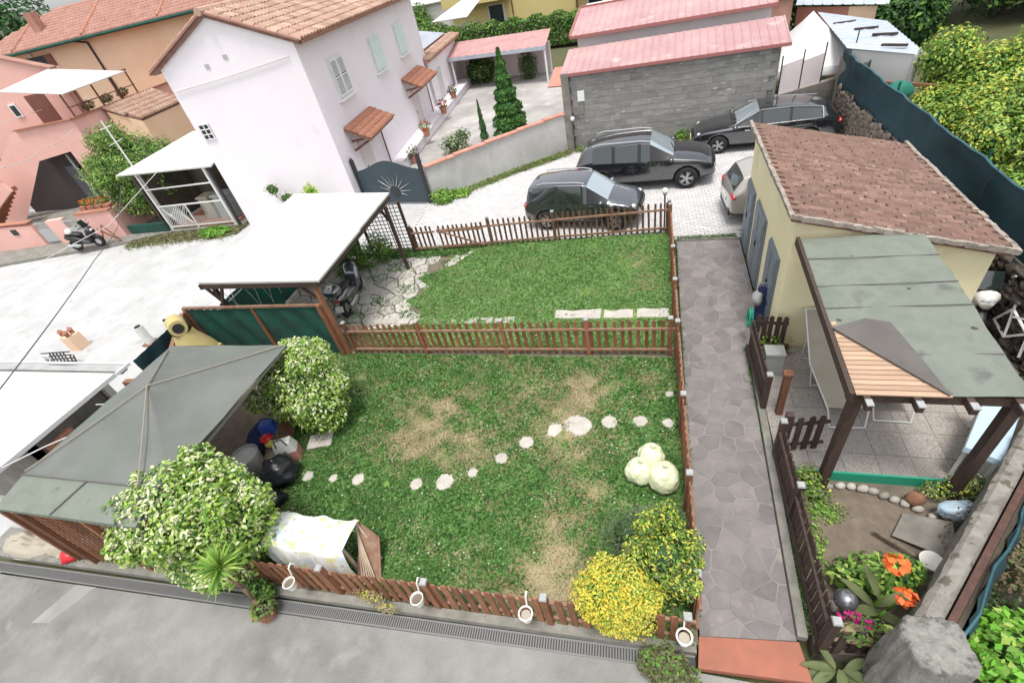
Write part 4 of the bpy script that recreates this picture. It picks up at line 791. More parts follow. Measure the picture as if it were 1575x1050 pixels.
corr(t, q0+Z*3.6, q1+Z*3.6, q1+sn*2.9+Z*4.15, q0+sn*2.9+Z*4.15, 'pink_sheet', .27, .022, O=O); m_ = MB(); m_.beam(q0+Z*3.56,q1+Z*3.56,.05,.1); m_.beam(q0-sd_*.0+Z*3.6,q0+sn*2.9+Z*4.15,.08,.08); m_.beam(q0+sn*2.92+Z*4.17,q1+sn*2.92+Z*4.17,.15,.08); part('fascia', m_, 'pink_sheet_edge', t)
m_ = MB(); m_.box(s0+sd_*.55-sn*.06+Z*1.95,(.26,.06,.36),rz); part('notice_board', m_, 'white_paint', t)
m_ = MB(); m_.box(s0+sd_*.42-sn*.06+Z*1.45,(.4,.08,.3),rz); part('meter_box', m_, 'grey_render_dark', t)
# hydraulic red rooflet beside it
m_ = MB(); m_.slab([(-4.15,21.2,2.15),(-3.35,21.0,2.15),(-3.4,22.4,2.55),(-4.0,22.5,2.55)], .05); o = put('red_rooflet', m_.mesh('red_rooflet','coping_red')); tag(o, 'small red sheet roof at the left end of the block shed', 'small roof')
# garage wall with low pink roof in the courtyard
O = (-12.8,34.5,0); t = thing('garden_shelter', 'long low shelter with a pink sheet roof at the end of the courtyard', 'shelter', O)
wallbox(t, (-12.9,35.6), (-6.3,34.2), 0, 1.75, .2, 'panel_pale', O=O); corr(t, (-12.6,32.9,1.95),(-6.0,31.5,1.95),(-6.1,34.4,2.35),(-12.9,35.8,2.35), 'pink_sheet_old', .5, .02, O=O)
m_ = MB(); m_.beam((-12.6,32.9,1.85),(-6.0,31.5,1.85),.05,.2); part('fascia', m_, 'blue_sheet', t)
for x,y in ((-6.1,31.6),(-12.4,33)): m_ = MB(); m_.beam((x,y,0),(x,y,1.9),.1,.1); part('post', m_, 'white_metal', t)
# yellow house beyond the hedge
O = (-16,50.3,0); t = thing('yellow_house', 'yellow house with balconies beyond the clipped hedge', 'house', O); y0_ = Vector((-18.2,51.2,0)); yd = Vector((.963,-.27,0)); yn = Vector((.27,.963,0))
wall(t, [y0_,y0_+yd*25,y0_+yd*25+Z*9,y0_+Z*9], 'yellow_plaster'); wall(t, [y0_,y0_+Z*9,y0_+Z*9+yn*8,y0_+yn*8], 'yellow_plaster')
m_ = MB(); m_.box(y0_+yd*3.2-yn*.6+Z*3.6,(6.4,1.2,.9),math.atan2(yd.y,yd.x)); part('balcony', m_, 'yellow_plaster', t)
for s_,zz,w__,h_ in ((4.9,1.9,1.7,1.9),(14.2,2.3,1.4,2.2),(17.2,2.3,1.2,2.2)):
    m_ = MB(); m_.box(y0_+yd*s_-yn*.02+Z*zz,(w__,.06,h_),math.atan2(yd.y,yd.x)); wn = part('window', m_, 'white_paint', t); m_ = MB(); m_.box(y0_+yd*s_-yn*.07+Z*zz,(w__-.3,.04,h_-.2),math.atan2(yd.y,yd.x)); part('pane', m_, 'glass_dark', wn, origin=O)
for s_ in (6.6,12.6): m_ = MB(); m_.beam(y0_+yd*s_-yn*.1,y0_+yd*s_-yn*.1+Z*9,.1,.1); part('downpipe', m_, 'brown_door', t)
m_ = MB(); m_.box(y0_+yd*14.5-yn*.9+Z*3.4,(3.6,1.8,.35),math.atan2(yd.y,yd.x)); part('porch_roof', m_, 'white_paint', t)
m_ = MB(); m_.box((0,0,1.5),(6,5,3)); m_.slab([(-3.3,-2.8,3),(3.3,-2.8,3),(3.3,0,4),(-3.3,0,4)],.15); o = solo('distant_white_house', m_, 'far_wall_white', 'pale low building far behind the white house roof', 'building', (-26,66,0))
b = MB(); b.box((-1.0,43.5,1.0),(9,.3,2.0),-.1); o = put('distant_wall', b.mesh('distant_wall','panel_pale')); tag(o, 'pale wall and container behind the pink shed roofs', 'wall')
b = MB(); b.box((0,0,1.3),(5,2.4,2.6)); b.box((0,-.02,2.65),(5.1,2.5,.1)); solo('white_van_body', b, 'tent_white', 'white box shaped building directly behind the pink shed roof', 'building', (-1.8,38,0))
# ------------------------------------------------------------------ back right: grey wall, marquee, grey sheds
O = (4.1,19.7,0); t = thing('rear_wall', 'dark stained rendered wall behind the black estate car with pale panels on metal posts', 'wall', O)
wallbox(t, (4.06,19.66), (6.2,20.5), -.1, 1.15, .2, 'grey_render_dark', O=O, ztop2=1.25); wallbox(t, (6.0,20.2),(6.2,19.0), -.1, 2.0, .35, 'grey_render_dark', O=O)
for k in range(3):
    a = Vector((4.15+.7*k,19.78+.27*k,0)); m_ = MB(); m_.cyl(a+Z*1.1, a+Z*(2.35+.05*k), .022, n=6); part('post', m_, 'gate_dark', t)
    if k < 2: m_ = MB(); b_ = a+Vector((.7,.27,0)); m_.slab([a+Z*1.12,b_+Z*1.2,b_+Z*2.15,a+Z*2.05], .01); part('panel', m_, 'panel_pale', t)
m_ = MB(); m_.cyl((6.3,20.0,1.9),(6.34,20.1,2.7),.02,n=6); part('post', m_, 'gate_dark', t)
m_ = MB(); q = [(3.9,20.9),(7.0,20.7),(7.5,24.8),(4.2,25.2)]; ap = Vector((5.6,23.0,2.95)); n = 6
for i in range(4):
    a, b_ = Vector((*q[i],1.6)), Vector((*q[(i+1)%4],1.6)); G_ = []
    for u in range(n+1):
        e = a.lerp(b_, u/n); G_.append([e.lerp(ap, v/n)-Z*(.25*math.sin(math.pi*v/n)*(.75+.25*math.cos(2*math.pi*u/n))) for v in range(n+1)])
    for u in range(n):
        for v in range(n): m_.quad(G_[u][v],G_[u+1][v],G_[u+1][v+1],G_[u][v+1])
    m_.quad(a,b_,b_-Z*.3,a-Z*.3)
m2 = m_.mesh('marquee_roof','tent_white',True); t = thing('marquee', 'white peaked marquee behind the dark rear wall', 'marquee', (5.75,23.1,0)); o = put('canopy', m2, t, (-5.75,-23.1,0))
for x,y in q: m_ = MB(); m_.cyl((x,y,0),(x,y,1.75),.04,n=6); part('pole', m_, 'white_metal', t)
O = (7,20,0); t = thing('grey_shed', 'pale shed with a blue grey corrugated roof beside the marquee', 'shed', O)
corr(t, (7.5,17.75,2.3),(7.8,22.2,2.4),(6.35,25.4,2.45),(5.95,19.6,2.35), 'blue_sheet', .35, .02, O=O)
wallbox(t, (6.1,19.55),(7.35,17.95), 0, 2.3, .1, 'far_wall_white', O=O); wallbox(t, (7.35,17.95),(7.7,22.0), 0, 2.3, .1, 'far_wall_white', O=O)
r = random.Random(9)
for k,(x,y) in enumerate(((7.0,18.9),(7.2,20.4),(7.0,21.6),(6.7,23.0))): m_ = MB(); m_.box((x,y,2.42),(.7,.09,.06),-.7+.2*k); part('roof_batten', m_, 'fence_dark', t)
m_ = MB(); m_.beam((6.55,17.6,1.75),(7.6,16.7,1.75),.07,.09); m_.beam((6.7,17.5,1.1),(6.7,17.5,1.75),.07,.07); m_.beam((7.5,16.8,.2),(7.5,16.8,1.75),.07,.07); o = put('timber_frame', m_.mesh('timber_frame','rust')); tag(o, 'rusty brown beam on posts in front of the pale shed wall', 'beam')
O = (7,27,0); t = thing('brick_shed', 'low brick and ochre shed with a grey metal roof at the top edge', 'shed', O)
wallbox(t, (5.9,26.9),(7.4,25.2), 0, 2.5, .1, 'coping_red', O=O); wallbox(t, (7.4,25.2),(8.1,24.5), 0, 2.5, .1, 'peach_plaster', O=O); corr(t, (5.8,26.8,2.6),(8.3,23.9,2.6),(9.2,26.5,2.9),(6.6,30.0,2.9), 'blue_sheet', .4, .02, O=O)
m_ = MB(); m_.box((4.6,27,1.6),(1.6,3,3.2)); m_.slab([(3.6,25.4,3.2),(5.6,25.4,3.2),(5.6,29,3.8),(3.6,29,3.8)], .1); solo('brown_shed', m_, 'roof_red', 'dark reddish shed roof at the top edge behind the pink shed', 'shed', (0,0,0))

# ---- rubble wall with the netting fence on top
O = (5.95,14,0); t = thing('rubble_wall', 'rough rubble stone wall under the blue green netting', 'stone wall', O)
WP = [(6.02,19.9),(6.0,12.4),(5.95,8.9),(5.98,6.75)]
for k in range(3): wallbox(t, WP[k], WP[k+1], -.2, 1.22, .3, 'rubble_base', O=O)
r = random.Random(12); cnt = 0; big = MB()
y = 6.8
smesh = []
for s_ in range(8):
    b = MB(); b.ell((0,0,0),(.055,1,1),7,5,.6,s_+1); smesh.append(b.mesh('stone','rubble',True))
cells = []
while y < 19.6:
    z = 0.0
    while z < 1.15:
        h = r.uniform(.09,.2); L_ = r.uniform(.12,.3); cells.append((y+r.uniform(-.05,.05),z+h/2,L_,h)); z += h*.92
    y += .23
cells.sort(key=lambda c: abs(c[0]-8.6))
for k,(y,z,L_,h) in enumerate(cells[:290]):
    put('stone', r.choice(smesh), t, (-.0+5.93-O[0]+r.uniform(-.03,.02), y-O[1], z), sc=(1.0,L_*.60,h*.60))
for (y,z,L_,h) in cells[290:]: big.ell((5.96,y,z),(.05,L_*.6,h*.6),7,5,.7,r.randint(0,99))
o = part('stones', big, 'rubble', t, True); o['kind'] = 'stuff'
m_ = MB(); m_.beam((6.1,6.8,1.23),(6.15,20,1.23),.25,.05); part('wall_top', m_, 'grey_render_dark', t)
O = (6.1,14,1.25); t = thing('netting_fence', 'long blue green shade netting fence on top of the rubble wall', 'netting fence', O)
V = []; F_ = []; n = 120; nz = 8
for i in range(n+1):
    y = 6.5+i*(20.0-6.5)/n
    for j in range(nz+1):
        z = 1.15+j/nz*(1.05+.012*math.sin(y*1.9)+.01*math.sin(y*4.3)); V.append((6.03+.018*math.sin(y*3.1+j*.6)+.012*math.sin(y*7.7)*j/nz-.03*math.sin(j*1.1), y, z))
m_ = MB(); m_.add(V, [(i*(nz+1)+j,(i+1)*(nz+1)+j,(i+1)*(nz+1)+j+1,i*(nz+1)+j+1) for i in range(n) for j in range(nz)]); part('netting', m_, 'net_blue', t, True)
m_ = MB(); top = [Vector(V[i*(nz+1)+nz]) for i in range(n+1)]
for i in range(n): m_.beam(top[i]+Vector((.0,0,.005)), top[i+1]+Vector((0,0,.005)), .045, .02)
part('folded_hem', m_, 'net_bluetop', t)
for y in (7.4,9.3,10.9,13.2,15.6,18.0): m_ = MB(); m_.cyl((6.16,y,1.2),(6.16,y,2.32),.025,n=6); part('post', m_, 'net_green', t)
for y in (8.2,10.2): m_ = MB(); m_.tube([(6.0,y,2.25),(5.97,y+.12,1.9),(5.98,y+.1,1.3)],.012,5); part('tie_cord', m_, 'gate_dark', t)
m_ = MB(); r = random.Random(3); m_.ell((6.7,16.9,1.62),(.3,.28,.3),12,8,.6,3); o = put('net_bundle', m_.mesh('net_bundle','net_green_light',True)); tag(o, 'bundled bright green netting beyond the fence in front of the pale shed', 'netting')
m_ = MB(); m_.prism([(-.24,-.17),(.24,-.17),(.24,.17),(-.24,.17)], 0, .62, .02); t = thing('feed_bin', 'black plastic bin with a white lid in front of the rubble wall', 'bin', (5.55,16.0,0)); lpart('bin', m_, 'plastic_black', t); m_ = MB(); m_.prism([(-.27,-.2),(.27,-.2),(.27,.2),(-.27,.2)], .62, .7, .03); lpart('lid', m_, 'plastic_white', t)
m_ = MB(); m_.ell((0,0,.1),(.4,.25,.12),10,6,.5,5); solo('crumpled_sheet', m_, 'plastic_white', 'crumpled pale plastic sheet lying beside the black bin', 'plastic sheet', (5.1,15.3,0), True)
m_ = MB(); m_.prism([(-.2,-.42),(.2,-.42),(.2,.42),(-.2,.42)], 0, .36, .05); b = m_; t = solo('water_canister', b, 'plastic_white', 'translucent white plastic canister between the garage roof and the netting', 'canister', (5.62,9.75,1.25), rz=.05)

# ---- diagonal wall at the right, coping, board and net
O = (4.5,4.9,0); t = thing('garden_wall', 'weathered grey wall with a rusty board along its right side, running past the pergola', 'wall', O)
wa, wb = Vector((2.72,2.55,0)), Vector((5.95,6.72,0)); wd = (wb-wa).normalized(); wn = Vector((wd.y,-wd.x,0)); L = (wb-wa).length; n = 14
m_ = MB(); nn_ = 60; V = []; r = random.Random(31)
for i in range(nn_+1):
    p = wa+wd*(L*i/nn_); j_ = lambda s_: s_*(.6*mnoise.noise(p*3.0)+.6*mnoise.noise(p*9.0+Vector((3,0,0)))); V += [p-wn*(.10+j_(.03)), p-wn*(.10+j_(.03))+Z*(.86+j_(.05)), p-wn*(.05)+Z*(.90+j_(.05)), p+wn*.06+Z*(.89+j_(-.04)), p+wn*.10+Z*.84, p+wn*.10]
m_.add(V, [(6*k+j,6*k+6+j,6*k+7+j,6*k+1+j) for k in range(nn_) for j in range(5)]+[tuple(range(6)),tuple(nn_*6+k for k in range(6))]); part('masonry', m_, 'old_wall', t)
m_ = MB(); m_.beam(wa+wn*.15+Z*.62,wb+wn*.15+Z*.62,.07,.52); part('board', m_, 'board_brown', t)
m_ = MB(); m_.beam(wa+wn*.23+Z*.2,wb+wn*.23+Z*.2,.05,1.1); part('lower_board', m_, 'soil_dark', t)
m_ = MB(); pts = [wa+wd*.2+wn*.24+Z*.75]
pts = [wa+wd*(.15+L*k/16)+wn*(.27+.03*math.sin(k*1.7))+Z*(.82+.06*math.sin(k*.9)) for k in range(17)]; m_.tube(pts,.016,6); part('blue_cable', m_, 'net_bluetop', t)
m_ = MB(); V = []
for k in range(33):
    p = wa+wd*(.4+(L-.4)*k/32)+wn*(.26+.02*math.sin(k*2.1)); V += [p+Z*.80, p+wn*.10+Z*(.5+.05*math.sin(k*1.3)), p+wn*.05+Z*(0.0+.1*math.sin(k*.7))]
m_.add(V, [(3*k+j,3*k+3+j,3*k+4+j,3*k+1+j) for k in range(32) for j in (0,1)]); part('hanging_net', m_, 'net_blue', t, True)
# big pale rock pillar at the near corner
m_ = MB(); nu, nv = 64, 26
def rock(u, v):
    a = 2*math.pi*u/nu; z = -.2+1.56*v/nv; rr_ = 1.04-.12*v/nv; c, s_ = math.cos(a), math.sin(a); k = (abs(c)**4+abs(s_)**4)**(-.25)
    p = Vector((c*k*.28*rr_, s_*k*.25*rr_, z)); nse = mnoise.fractal(Vector((p.x*6,p.y*6,z*1.2)),.8,2.1,5)*.03 + .018*math.sin(a*13+z*2)*math.sin(a*5)
    return p+Vector((c,s_,0))*nse
V = [rock(u,v) for v in range(nv+1) for u in range(nu)]; m_.add(V, [(v*nu+u,v*nu+(u+1)%nu,(v+1)*nu+(u+1)%nu,(v+1)*nu+u) for v in range(nv) for u in range(nu)])
k0 = len(m_.v); ring = [Vector(p) for p in V[-nu:]]; prev = ring
for q in (.82,.55,.25):
    new = [Vector((p.x*q,p.y*q,1.36+.04*(1-q)+.02*mnoise.noise(Vector((p.x*q*9,p.y*q*9,2))))) for p in ring]; m_.add(prev+new, [(u,(u+1)%nu,nu+(u+1)%nu,nu+u) for u in range(nu)]); prev = new
m_.add(prev, [tuple(range(nu))]); solo('pale_rock_pillar', m_, 'pale_rock', 'large pale weathered rock pillar at the bottom right corner', 'rock', (2.56,2.20,0), True, rz=.15)

# ------------------------------------------------------------------ pergola over the patio
O = (2.4,4.9,0); t = thing('pergola', 'dark timber pergola with a patched grey green felt roof against the garage', 'pergola', O)
zt = lambda y: 2.2+(y-4.55)*.082
m_ = MB(); nx, ny = 14, 20; pts = {}
def pr(u, v):
    x = 2.30+(3.98-2.30)*u; y = 4.56+(7.72-4.56)*v; return Vector((x,y,zt(y)+.012*math.sin(x*5+y*3)+.01*math.sin(y*9+x)))
bare = [(0,0),(.52,0),(0,.34)]
for i in range(nx):
    for j in range(ny):
        u0,u1,v0,v1 = i/nx,(i+1)/nx,j/ny,(j+1)/ny
        if (u0+u1)/2/.56+(v0+v1)/2/.36 < 1: continue
        m_.quad(pr(u0,v0),pr(u1,v0),pr(u1,v1),pr(u0,v1))
part('felt_roof', m_, 'tarp_green', t, True)
m_ = MB(); q = [pr(0,.345)+Z*.02, pr(.555,0)+Z*.02, pr(.50,.16)+Z*.03, pr(.40,.37)+Z*.035, pr(.25,.40)+Z*.03]; m_.add(q, [(0,1,2,3,4)]); m_.beam(q[0]+Z*.01,q[1]+Z*.01,.05,.02); part('folded_felt', m_, 'tarp_dark', t)
m_ = MB()
for v in (.2,.47,.62,.82): m_.beam(pr(.35 if v==.2 else .0,v)+Z*.012, pr(1,v+.005)+Z*.012, .012, .008)
part('felt_seam', m_, 'tarp_dark', t)
for k in range(16):
    y = 4.58+k*.078; xe = 2.32+max(.05,(1-(k*.078)/1.12))*.93; m_ = MB(); m_.box(((2.31+xe)/2,y,zt(y)-.01),(xe-2.31,.07,.018)); part('roof_slat', m_, 'reed_wood', t)
for x in (2.42,2.92,3.42,3.86):
    m_ = MB(); m_.beam((x,4.40,zt(4.40)-.07),(x,7.74,zt(7.74)-.07),.07,.1); part('rafter', m_, 'fence_dark', t)
    m_ = MB(); m_.box((x,4.435,zt(4.4)-.01),(.072,.10,.02)); part('rafter_end_cap', m_, 'post_cap', t)
m_ = MB(); m_.beam((2.26,4.63,2.09),(4.02,4.63,2.09),.09,.13); part('front_beam', m_, 'fence_dark', t); m_ = MB(); m_.beam((2.26,4.53,2.16),(2.26,7.74,2.42),.05,.14); part('side_beam', m_, 'fence_dark', t)
for x in (2.40,3.98): m_ = MB(); m_.beam((x,4.72,0),(x,4.70,2.06),.12,.12,up=(0,1,0)); part('post', m_, 'fence_dark', t)
# sun loungers
def lounger(loc, rz, label):
    t = thing('sun_lounger', label, 'sun lounger', loc, rz, 'folding sun loungers on the patio'); w_ = .58
    fr = [(-w_/2,0,.30),(-w_/2,-1.05,.30),(-w_/2+.04,-1.2,.02),(w_/2-.04,-1.2,.02),(w_/2,-1.05,.30),(w_/2,0,.30)]; m_ = MB(); m_.tube(fr,.013,6); lpart('frame', m_, 'white_metal', t)
    m_ = MB(); m_.tube([(-w_/2,0,.30),(-w_/2,.75,.95),(w_/2,.75,.95),(w_/2,0,.30)],.013,6); lpart('back_frame', m_, 'white_metal', t)
    m_ = MB(); m_.tube([(-w_/2,.35,.6),(-w_/2,.45,.01),(w_/2,.45,.01),(w_/2,.35,.6)],.012,6); lpart('leg', m_, 'white_metal', t)
    m_ = MB(); m_.tube([(-w_/2,-.1,.30),(-w_/2,-.25,.01),(w_/2,-.25,.01),(w_/2,-.1,.30)],.012,6); lpart('leg', m_, 'white_metal', t)
    m_ = MB(); V = []
    for k in range(9): y = -1.02+k/8*1.02; V += [(-w_/2+.01,y,.30),(0,y,.275),(w_/2-.01,y,.30)]
    for k in range(1,9): V += [(-w_/2+.01,.75*k/8,.30+.65*k/8),(0,.75*k/8+.02,.275+.65*k/8),(w_/2-.01,.75*k/8,.30+.65*k/8)]
    m_.add(V, [(3*k+j,3*k+3+j,3*k+4+j,3*k+1+j) for k in range(16) for j in (0,1)]); lpart('seat_cloth', m_, 'canvas_beige', t, smooth=True); return t
lounger((2.98,7.05,.012), .04, 'beige cloth sun lounger nearest the garage wall corner and the gate'); lounger((3.72,7.22,.012), -.02, 'sun lounger mostly hidden under the bare corner of the pergola roof')
# table-football like case and covered table right of the patio
m_ = MB(); t = thing('covered_table', 'pale blue plastic topped table with things on it by the right pergola post', 'table', (4.55,5.45,0), -.72+math.pi/2+.15)
m_.prism([(-.62,-.2),(.62,-.2),(.62,.2),(-.62,.2)], .62, .70, .02); lpart('tabletop', m_, 'blue_plastic_top', t)
for x in (-.55,.55):
    for y in (-.16,.16): m_ = MB(); m_.beam((x,y,0),(x,y,.62),.04,.04); lpart('leg', m_, 'white_metal', t)
m_ = MB(); m_.prism([(-.3,-.16),(.3,-.16),(.3,.16),(-.3,.16)], 0, .34, .03); t = thing('cool_box', 'white cool box with an orange pot on it behind the right pergola post', 'cool box', (4.78,5.28,.0), .85); lpart('box', m_, 'plastic_white', t)
m_ = MB(); m_.prism([(-.32,-.18),(.32,-.18),(.32,.18),(-.32,.18)], .34, .40, .03); lpart('lid', m_, 'white_paint', t)
m_ = MB(); m_.lathe([(0,0),(.07,0),(.10,.13),(.085,.13),(.06,.04)],n=14); solo('small_flower_pot', m_, 'terracotta', 'small terracotta pot on the white cool box lid', 'flower pot', (4.80,5.30,.40), True)
m_ = MB(); m_.ell((0,0,.06),(.11,.07,.06),10,8); solo('red_ball', m_, 'plastic_red', 'small red toy on the end of the pale blue table', 'toy', (4.62,5.98,.70), True)
# pots near the garage corner
def pot(loc, r_, h, label, mt='terracotta', plant=None, n=120, ls=.08, pr_=None, cat='flower pot', name='flower_pot', group=None):
    t = thing(name, label, cat, loc, 0, group); m_ = MB(); m_.lathe([(0,0),(r_*.68,0),(r_*.95,h*.85),(r_,h*.85),(r_*1.04,h),(r_*.88,h),(r_*.82,h*.8),(0,h*.8)],n=18); lpart('pot', m_, mt, t, smooth=False)
    m_ = MB(); m_.cyl((0,0,h*.78),(0,0,h*.86),r_*.83,n=14); lpart('soil', m_, 'soil_dark', t)
    if plant:
        mats, wts = plant; p = pr_ or (r_*1.3,r_*1.3,h*.8); o = crown('foliage', t, [((0,0,h+p[2]*.5),p)], n, ls, mats, wts, .5, base=h*.6)
    return t
LG = (['leaf_mid','leaf_dark','leaf_lime'],[4,3,2]); OL = (['leaf_olive','leaf_dark','leaf_brown'],[4,3,2])
pot((2.14,7.62,0),.13,.2,'dark green plant in a terracotta pot at the garage corner',plant=LG); pot((2.38,7.64,0),.12,.19,'terracotta pot beside the leaning plant pot at the garage corner',plant=OL,n=30)
m_ = MB(); m_.prism([(-.16,-.13),(.16,-.13),(.16,.13),(-.16,.13)],0,.5,.01); m_.prism([(-.17,-.14),(.17,-.14),(.17,.14),(-.17,.14)],.5,.54,.01); solo('grey_crate', m_, 'sheet_metal', 'small grey box behind the dark picket fence by the patio', 'box', (2.12,7.15,0))
m_ = MB(); m_.beam((0,0,0),(0,0,.95),.1,.1); m_.box((0,0,.97),(.14,.14,.03)); solo('wooden_post', m_, 'fence_wood', 'thick brown post at the end of the patio picket fence', 'post', (2.08,6.12,0))
m_ = MB(); m_.beam((0,0,0),(0,0,.9),.1,.1); solo('wooden_post', m_, 'fence_dark', 'dark square post at the corner of the flowerbed fence', 'post', (1.98,5.33,0))
# folded pushchair
t = thing('folded_pushchair', 'folded blue and grey pushchair leaning on the garage wall', 'pushchair', (2.07,8.55,0))
m_ = MB(); m_.beam((0,0,.12),(.06,.12,.85),.2,.10); lpart('seat', m_, 'navy_cloth', t); m_ = MB(); m_.tube([(-.1,-.05,.06),(-.02,.15,.92),(.1,.15,.92),(.1,-.05,.06)],.014,6); lpart('frame', m_, 'steel', t)
for x,y in ((-.12,-.08),(.1,-.08),(-.12,.14),(.1,.14)): m_ = MB(); m_.cyl((x-.015,y,.07),(x+.015,y,.07),.07,n=12); lpart('wheel', m_, 'tyre', t)
m_ = MB(); m_.ell((-.05,.05,.62),(.1,.14,.17),8,6,.4,2); lpart('folded_hood', m_, 'sheet_metal', t, smooth=True)
def coil(c, r_, turns, label, ax='x'):
    m_ = MB(); pts = []
    for k in range(turns*14+1):
        a = k*2*math.pi/14; rr_ = r_*(.8+.2*math.sin(k*.37)); pts.append(Vector((.03*math.sin(k*.21), rr_*math.cos(a)*.6, rr_*math.sin(a)+.0)))
    m_.tube(pts,.011,5); return solo('garden_hose', m_, 'plastic_green', label, 'hose', c)
coil((1.80,7.98,.62), .24, 5, 'coiled green garden hose hung on the dark gate post'); coil((.50,2.98,.78), .15, 3, 'short green hose loop hung on the path fence behind the yellow bush')

# flowerbed: green strip, stones, boards, bowls
b = MB(); b.beam((2.02,4.86,.09),(4.4,4.86,.09),.03,.2); o = put('green_border_strip', b.mesh('green_border_strip','plastic_green')); tag(o, 'green plastic border strip between the patio and the flowerbed', 'border strip')
r = random.Random(21); arc = [(2.06,4.35),(2.15,4.52),(2.32,4.62),(2.50,4.70),(2.66,4.73),(2.80,4.73),(2.94,4.71),(3.06,4.68),(3.18,4.62),(3.29,4.57),(3.40,4.52),(3.52,4.45),(3.66,4.35),(3.78,4.25)]
adj = ['long brown','rounded dark','flat','small round','grey','pale','large pale','pale oval','egg shaped','white flecked','broad','rust coloured','sharp edged','square']
t = thing('stone_edging', 'curved edging of rounded stones round the flowerbed below the green strip', 'stone edging', (2.9,4.5,0))
for i,(x,y) in enumerate(arc): m_ = MB(); m_.ell((0,0,.04),(r.uniform(.06,.09),r.uniform(.05,.065),.06),9,6,.3,i); put('stone', m_.mesh('stone','edging_stone',True), t, (x-2.9,y-4.5,0), r.uniform(-.4,.4))
t = thing('stone_row', 'row of small pale stones along the flowerbed picket fence', 'stone edging', (2.05,3.5,0))
for i in range(8): m_ = MB(); m_.ell((0,0,.03),(.05,.045,.04),8,6,.3,i+20); put('stone', m_.mesh('stone','edging_stone',True), t, (r.uniform(-.02,.05),-.75+i*.22,0))
m_ = MB(); V = []
m_.slab([(-.30,-.16,.06),(.34,-.26,.14),(.30,.30,.16),(-.2,.26,.05)], .012); solo('fibre_board', m_, 'grey_render_dark', 'bent grey board lying against the diagonal wall in the flowerbed', 'board', (3.42,4.05,0), rz=-.35)
m_ = MB(); m_.cyl((-.25,0,.1),(.3,-.1,.1),.03,.02,8); solo('dead_branch', m_, 'bark', 'dark dead branch lying on the flowerbed soil by the bent board', 'branch', (3.1,3.9,0), rz=-.5)
m_ = MB(); m_.lathe([(0,.02),(.09,.02),(.125,.10),(.135,.10),(.10,0),(0,0)],n=20); solo('bowl', m_, 'plastic_white', 'white bowl resting by the diagonal wall beside the bent board', 'bowl', (3.35,3.62,.12), True)
m_ = MB(); m_.ell((0,0,.1),(.19,.13,.11),12,8,.6,8); m_.ell((.12,.06,.14),(.12,.08,.07),10,6,.5,9); solo('white_cloth_bag', m_, 'blue_plastic_top', 'crumpled pale bag between stones near the right pergola post', 'bag', (3.86,4.35,.12), True)
m_ = MB(); m_.ell((0,0,.12),(.12,.1,.13),10,8,.2,3); solo('rusty_bucket_lump', m_, 'rust', 'rusty brown lump of metal at the end of the stone edging', 'scrap metal', (3.5,4.55,0), True)
for x,y,lab in ((2.02,3.6,'small cream shell on the stone row by the flowerbed fence'),(2.12,2.95,'cream dish lying beside the silver garden ball')): m_ = MB(); m_.lathe([(0,.02),(.05,.03),(.07,.06),(.06,.02),(0,0)],n=12); solo('dish', m_, 'petal_white', lab, 'dish', (x,y,.06), True)
m_ = MB(); t = thing('garden_ball', 'shiny silver grey garden ball on a stake in the flowerbed corner', 'garden ball', (2.16,2.86,0)); m_.ell((0,0,.52),(.125,.125,.125),28,18); lpart('ball', m_, 'glass_ball', t, smooth=True); m_ = MB(); m_.cyl((0,0,0),(0,0,.42),.015); lpart('stake', m_, 'steel', t)

# ------------------------------------------------------------------ carport, net screen, gazebo, neighbour's roof
O = (-7.1,7.5,0); t = thing('carport', 'wooden carport with a large white sheet roof over the motor scooter', 'carport', O)
q = [(-10.35,7.5,2.22),(-6.93,7.42,2.2),(-7.15,11.75,2.2),(-10.7,12.3,2.22)]; m1, m2_ = lerp(q[1],q[2],.52), lerp(q[0],q[3],.52)
m_ = MB(); m_.slab([q[0],q[1],m1,m2_], .05); part('roof_sheet', m_, 'panel_white', t); m_ = MB(); m_.slab([m2_+Z*.025,m1+Z*.025,Vector(q[2])+Z*.025,Vector(q[3])+Z*.025], .05); part('roof_sheet', m_, 'panel_white', t)
m_ = MB(); m_.beam((-10.3,7.5,2.10),(-6.95,7.44,2.10),.07,.12); m_.beam((-10.3,7.45,2.10),(-10.6,12.2,2.10),.07,.12); m_.beam((-6.98,7.5,2.10),(-7.18,11.7,2.10),.07,.12); m_.beam((-8.6,7.5,2.10),(-8.9,12.1,2.10),.07,.12); part('roof_frame', m_, 'fence_dark', t)
for x,y,mt in ((-10.1,7.6,'fence_dark'),(-7.18,7.5,'fence_wood'),(-7.1,11.22,'fence_dark'),(-10.4,12.0,'fence_dark')): m_ = MB(); m_.beam((x,y,0),(x,y,2.06),.085,.085,up=(0,1,0)); part('post', m_, mt, t)
m_ = MB(); m_.beam((-10.1,7.55,1.55),(-9.75,7.52,2.06),.05,.06); m_.beam((-10.1,7.6,1.55),(-10.3,7.55,2.06),.05,.06); m_.beam((-7.18,7.5,1.6),(-7.6,7.5,2.06),.05,.06); m_.beam((-7.1,11.2,1.6),(-7.4,11.3,2.06),.05,.06); part('brace', m_, 'fence_dark', t)
O = (-11.4,7.48,0); t = thing('net_screen', 'dark green netting screen on brown posts in front of the carport', 'screen', O)
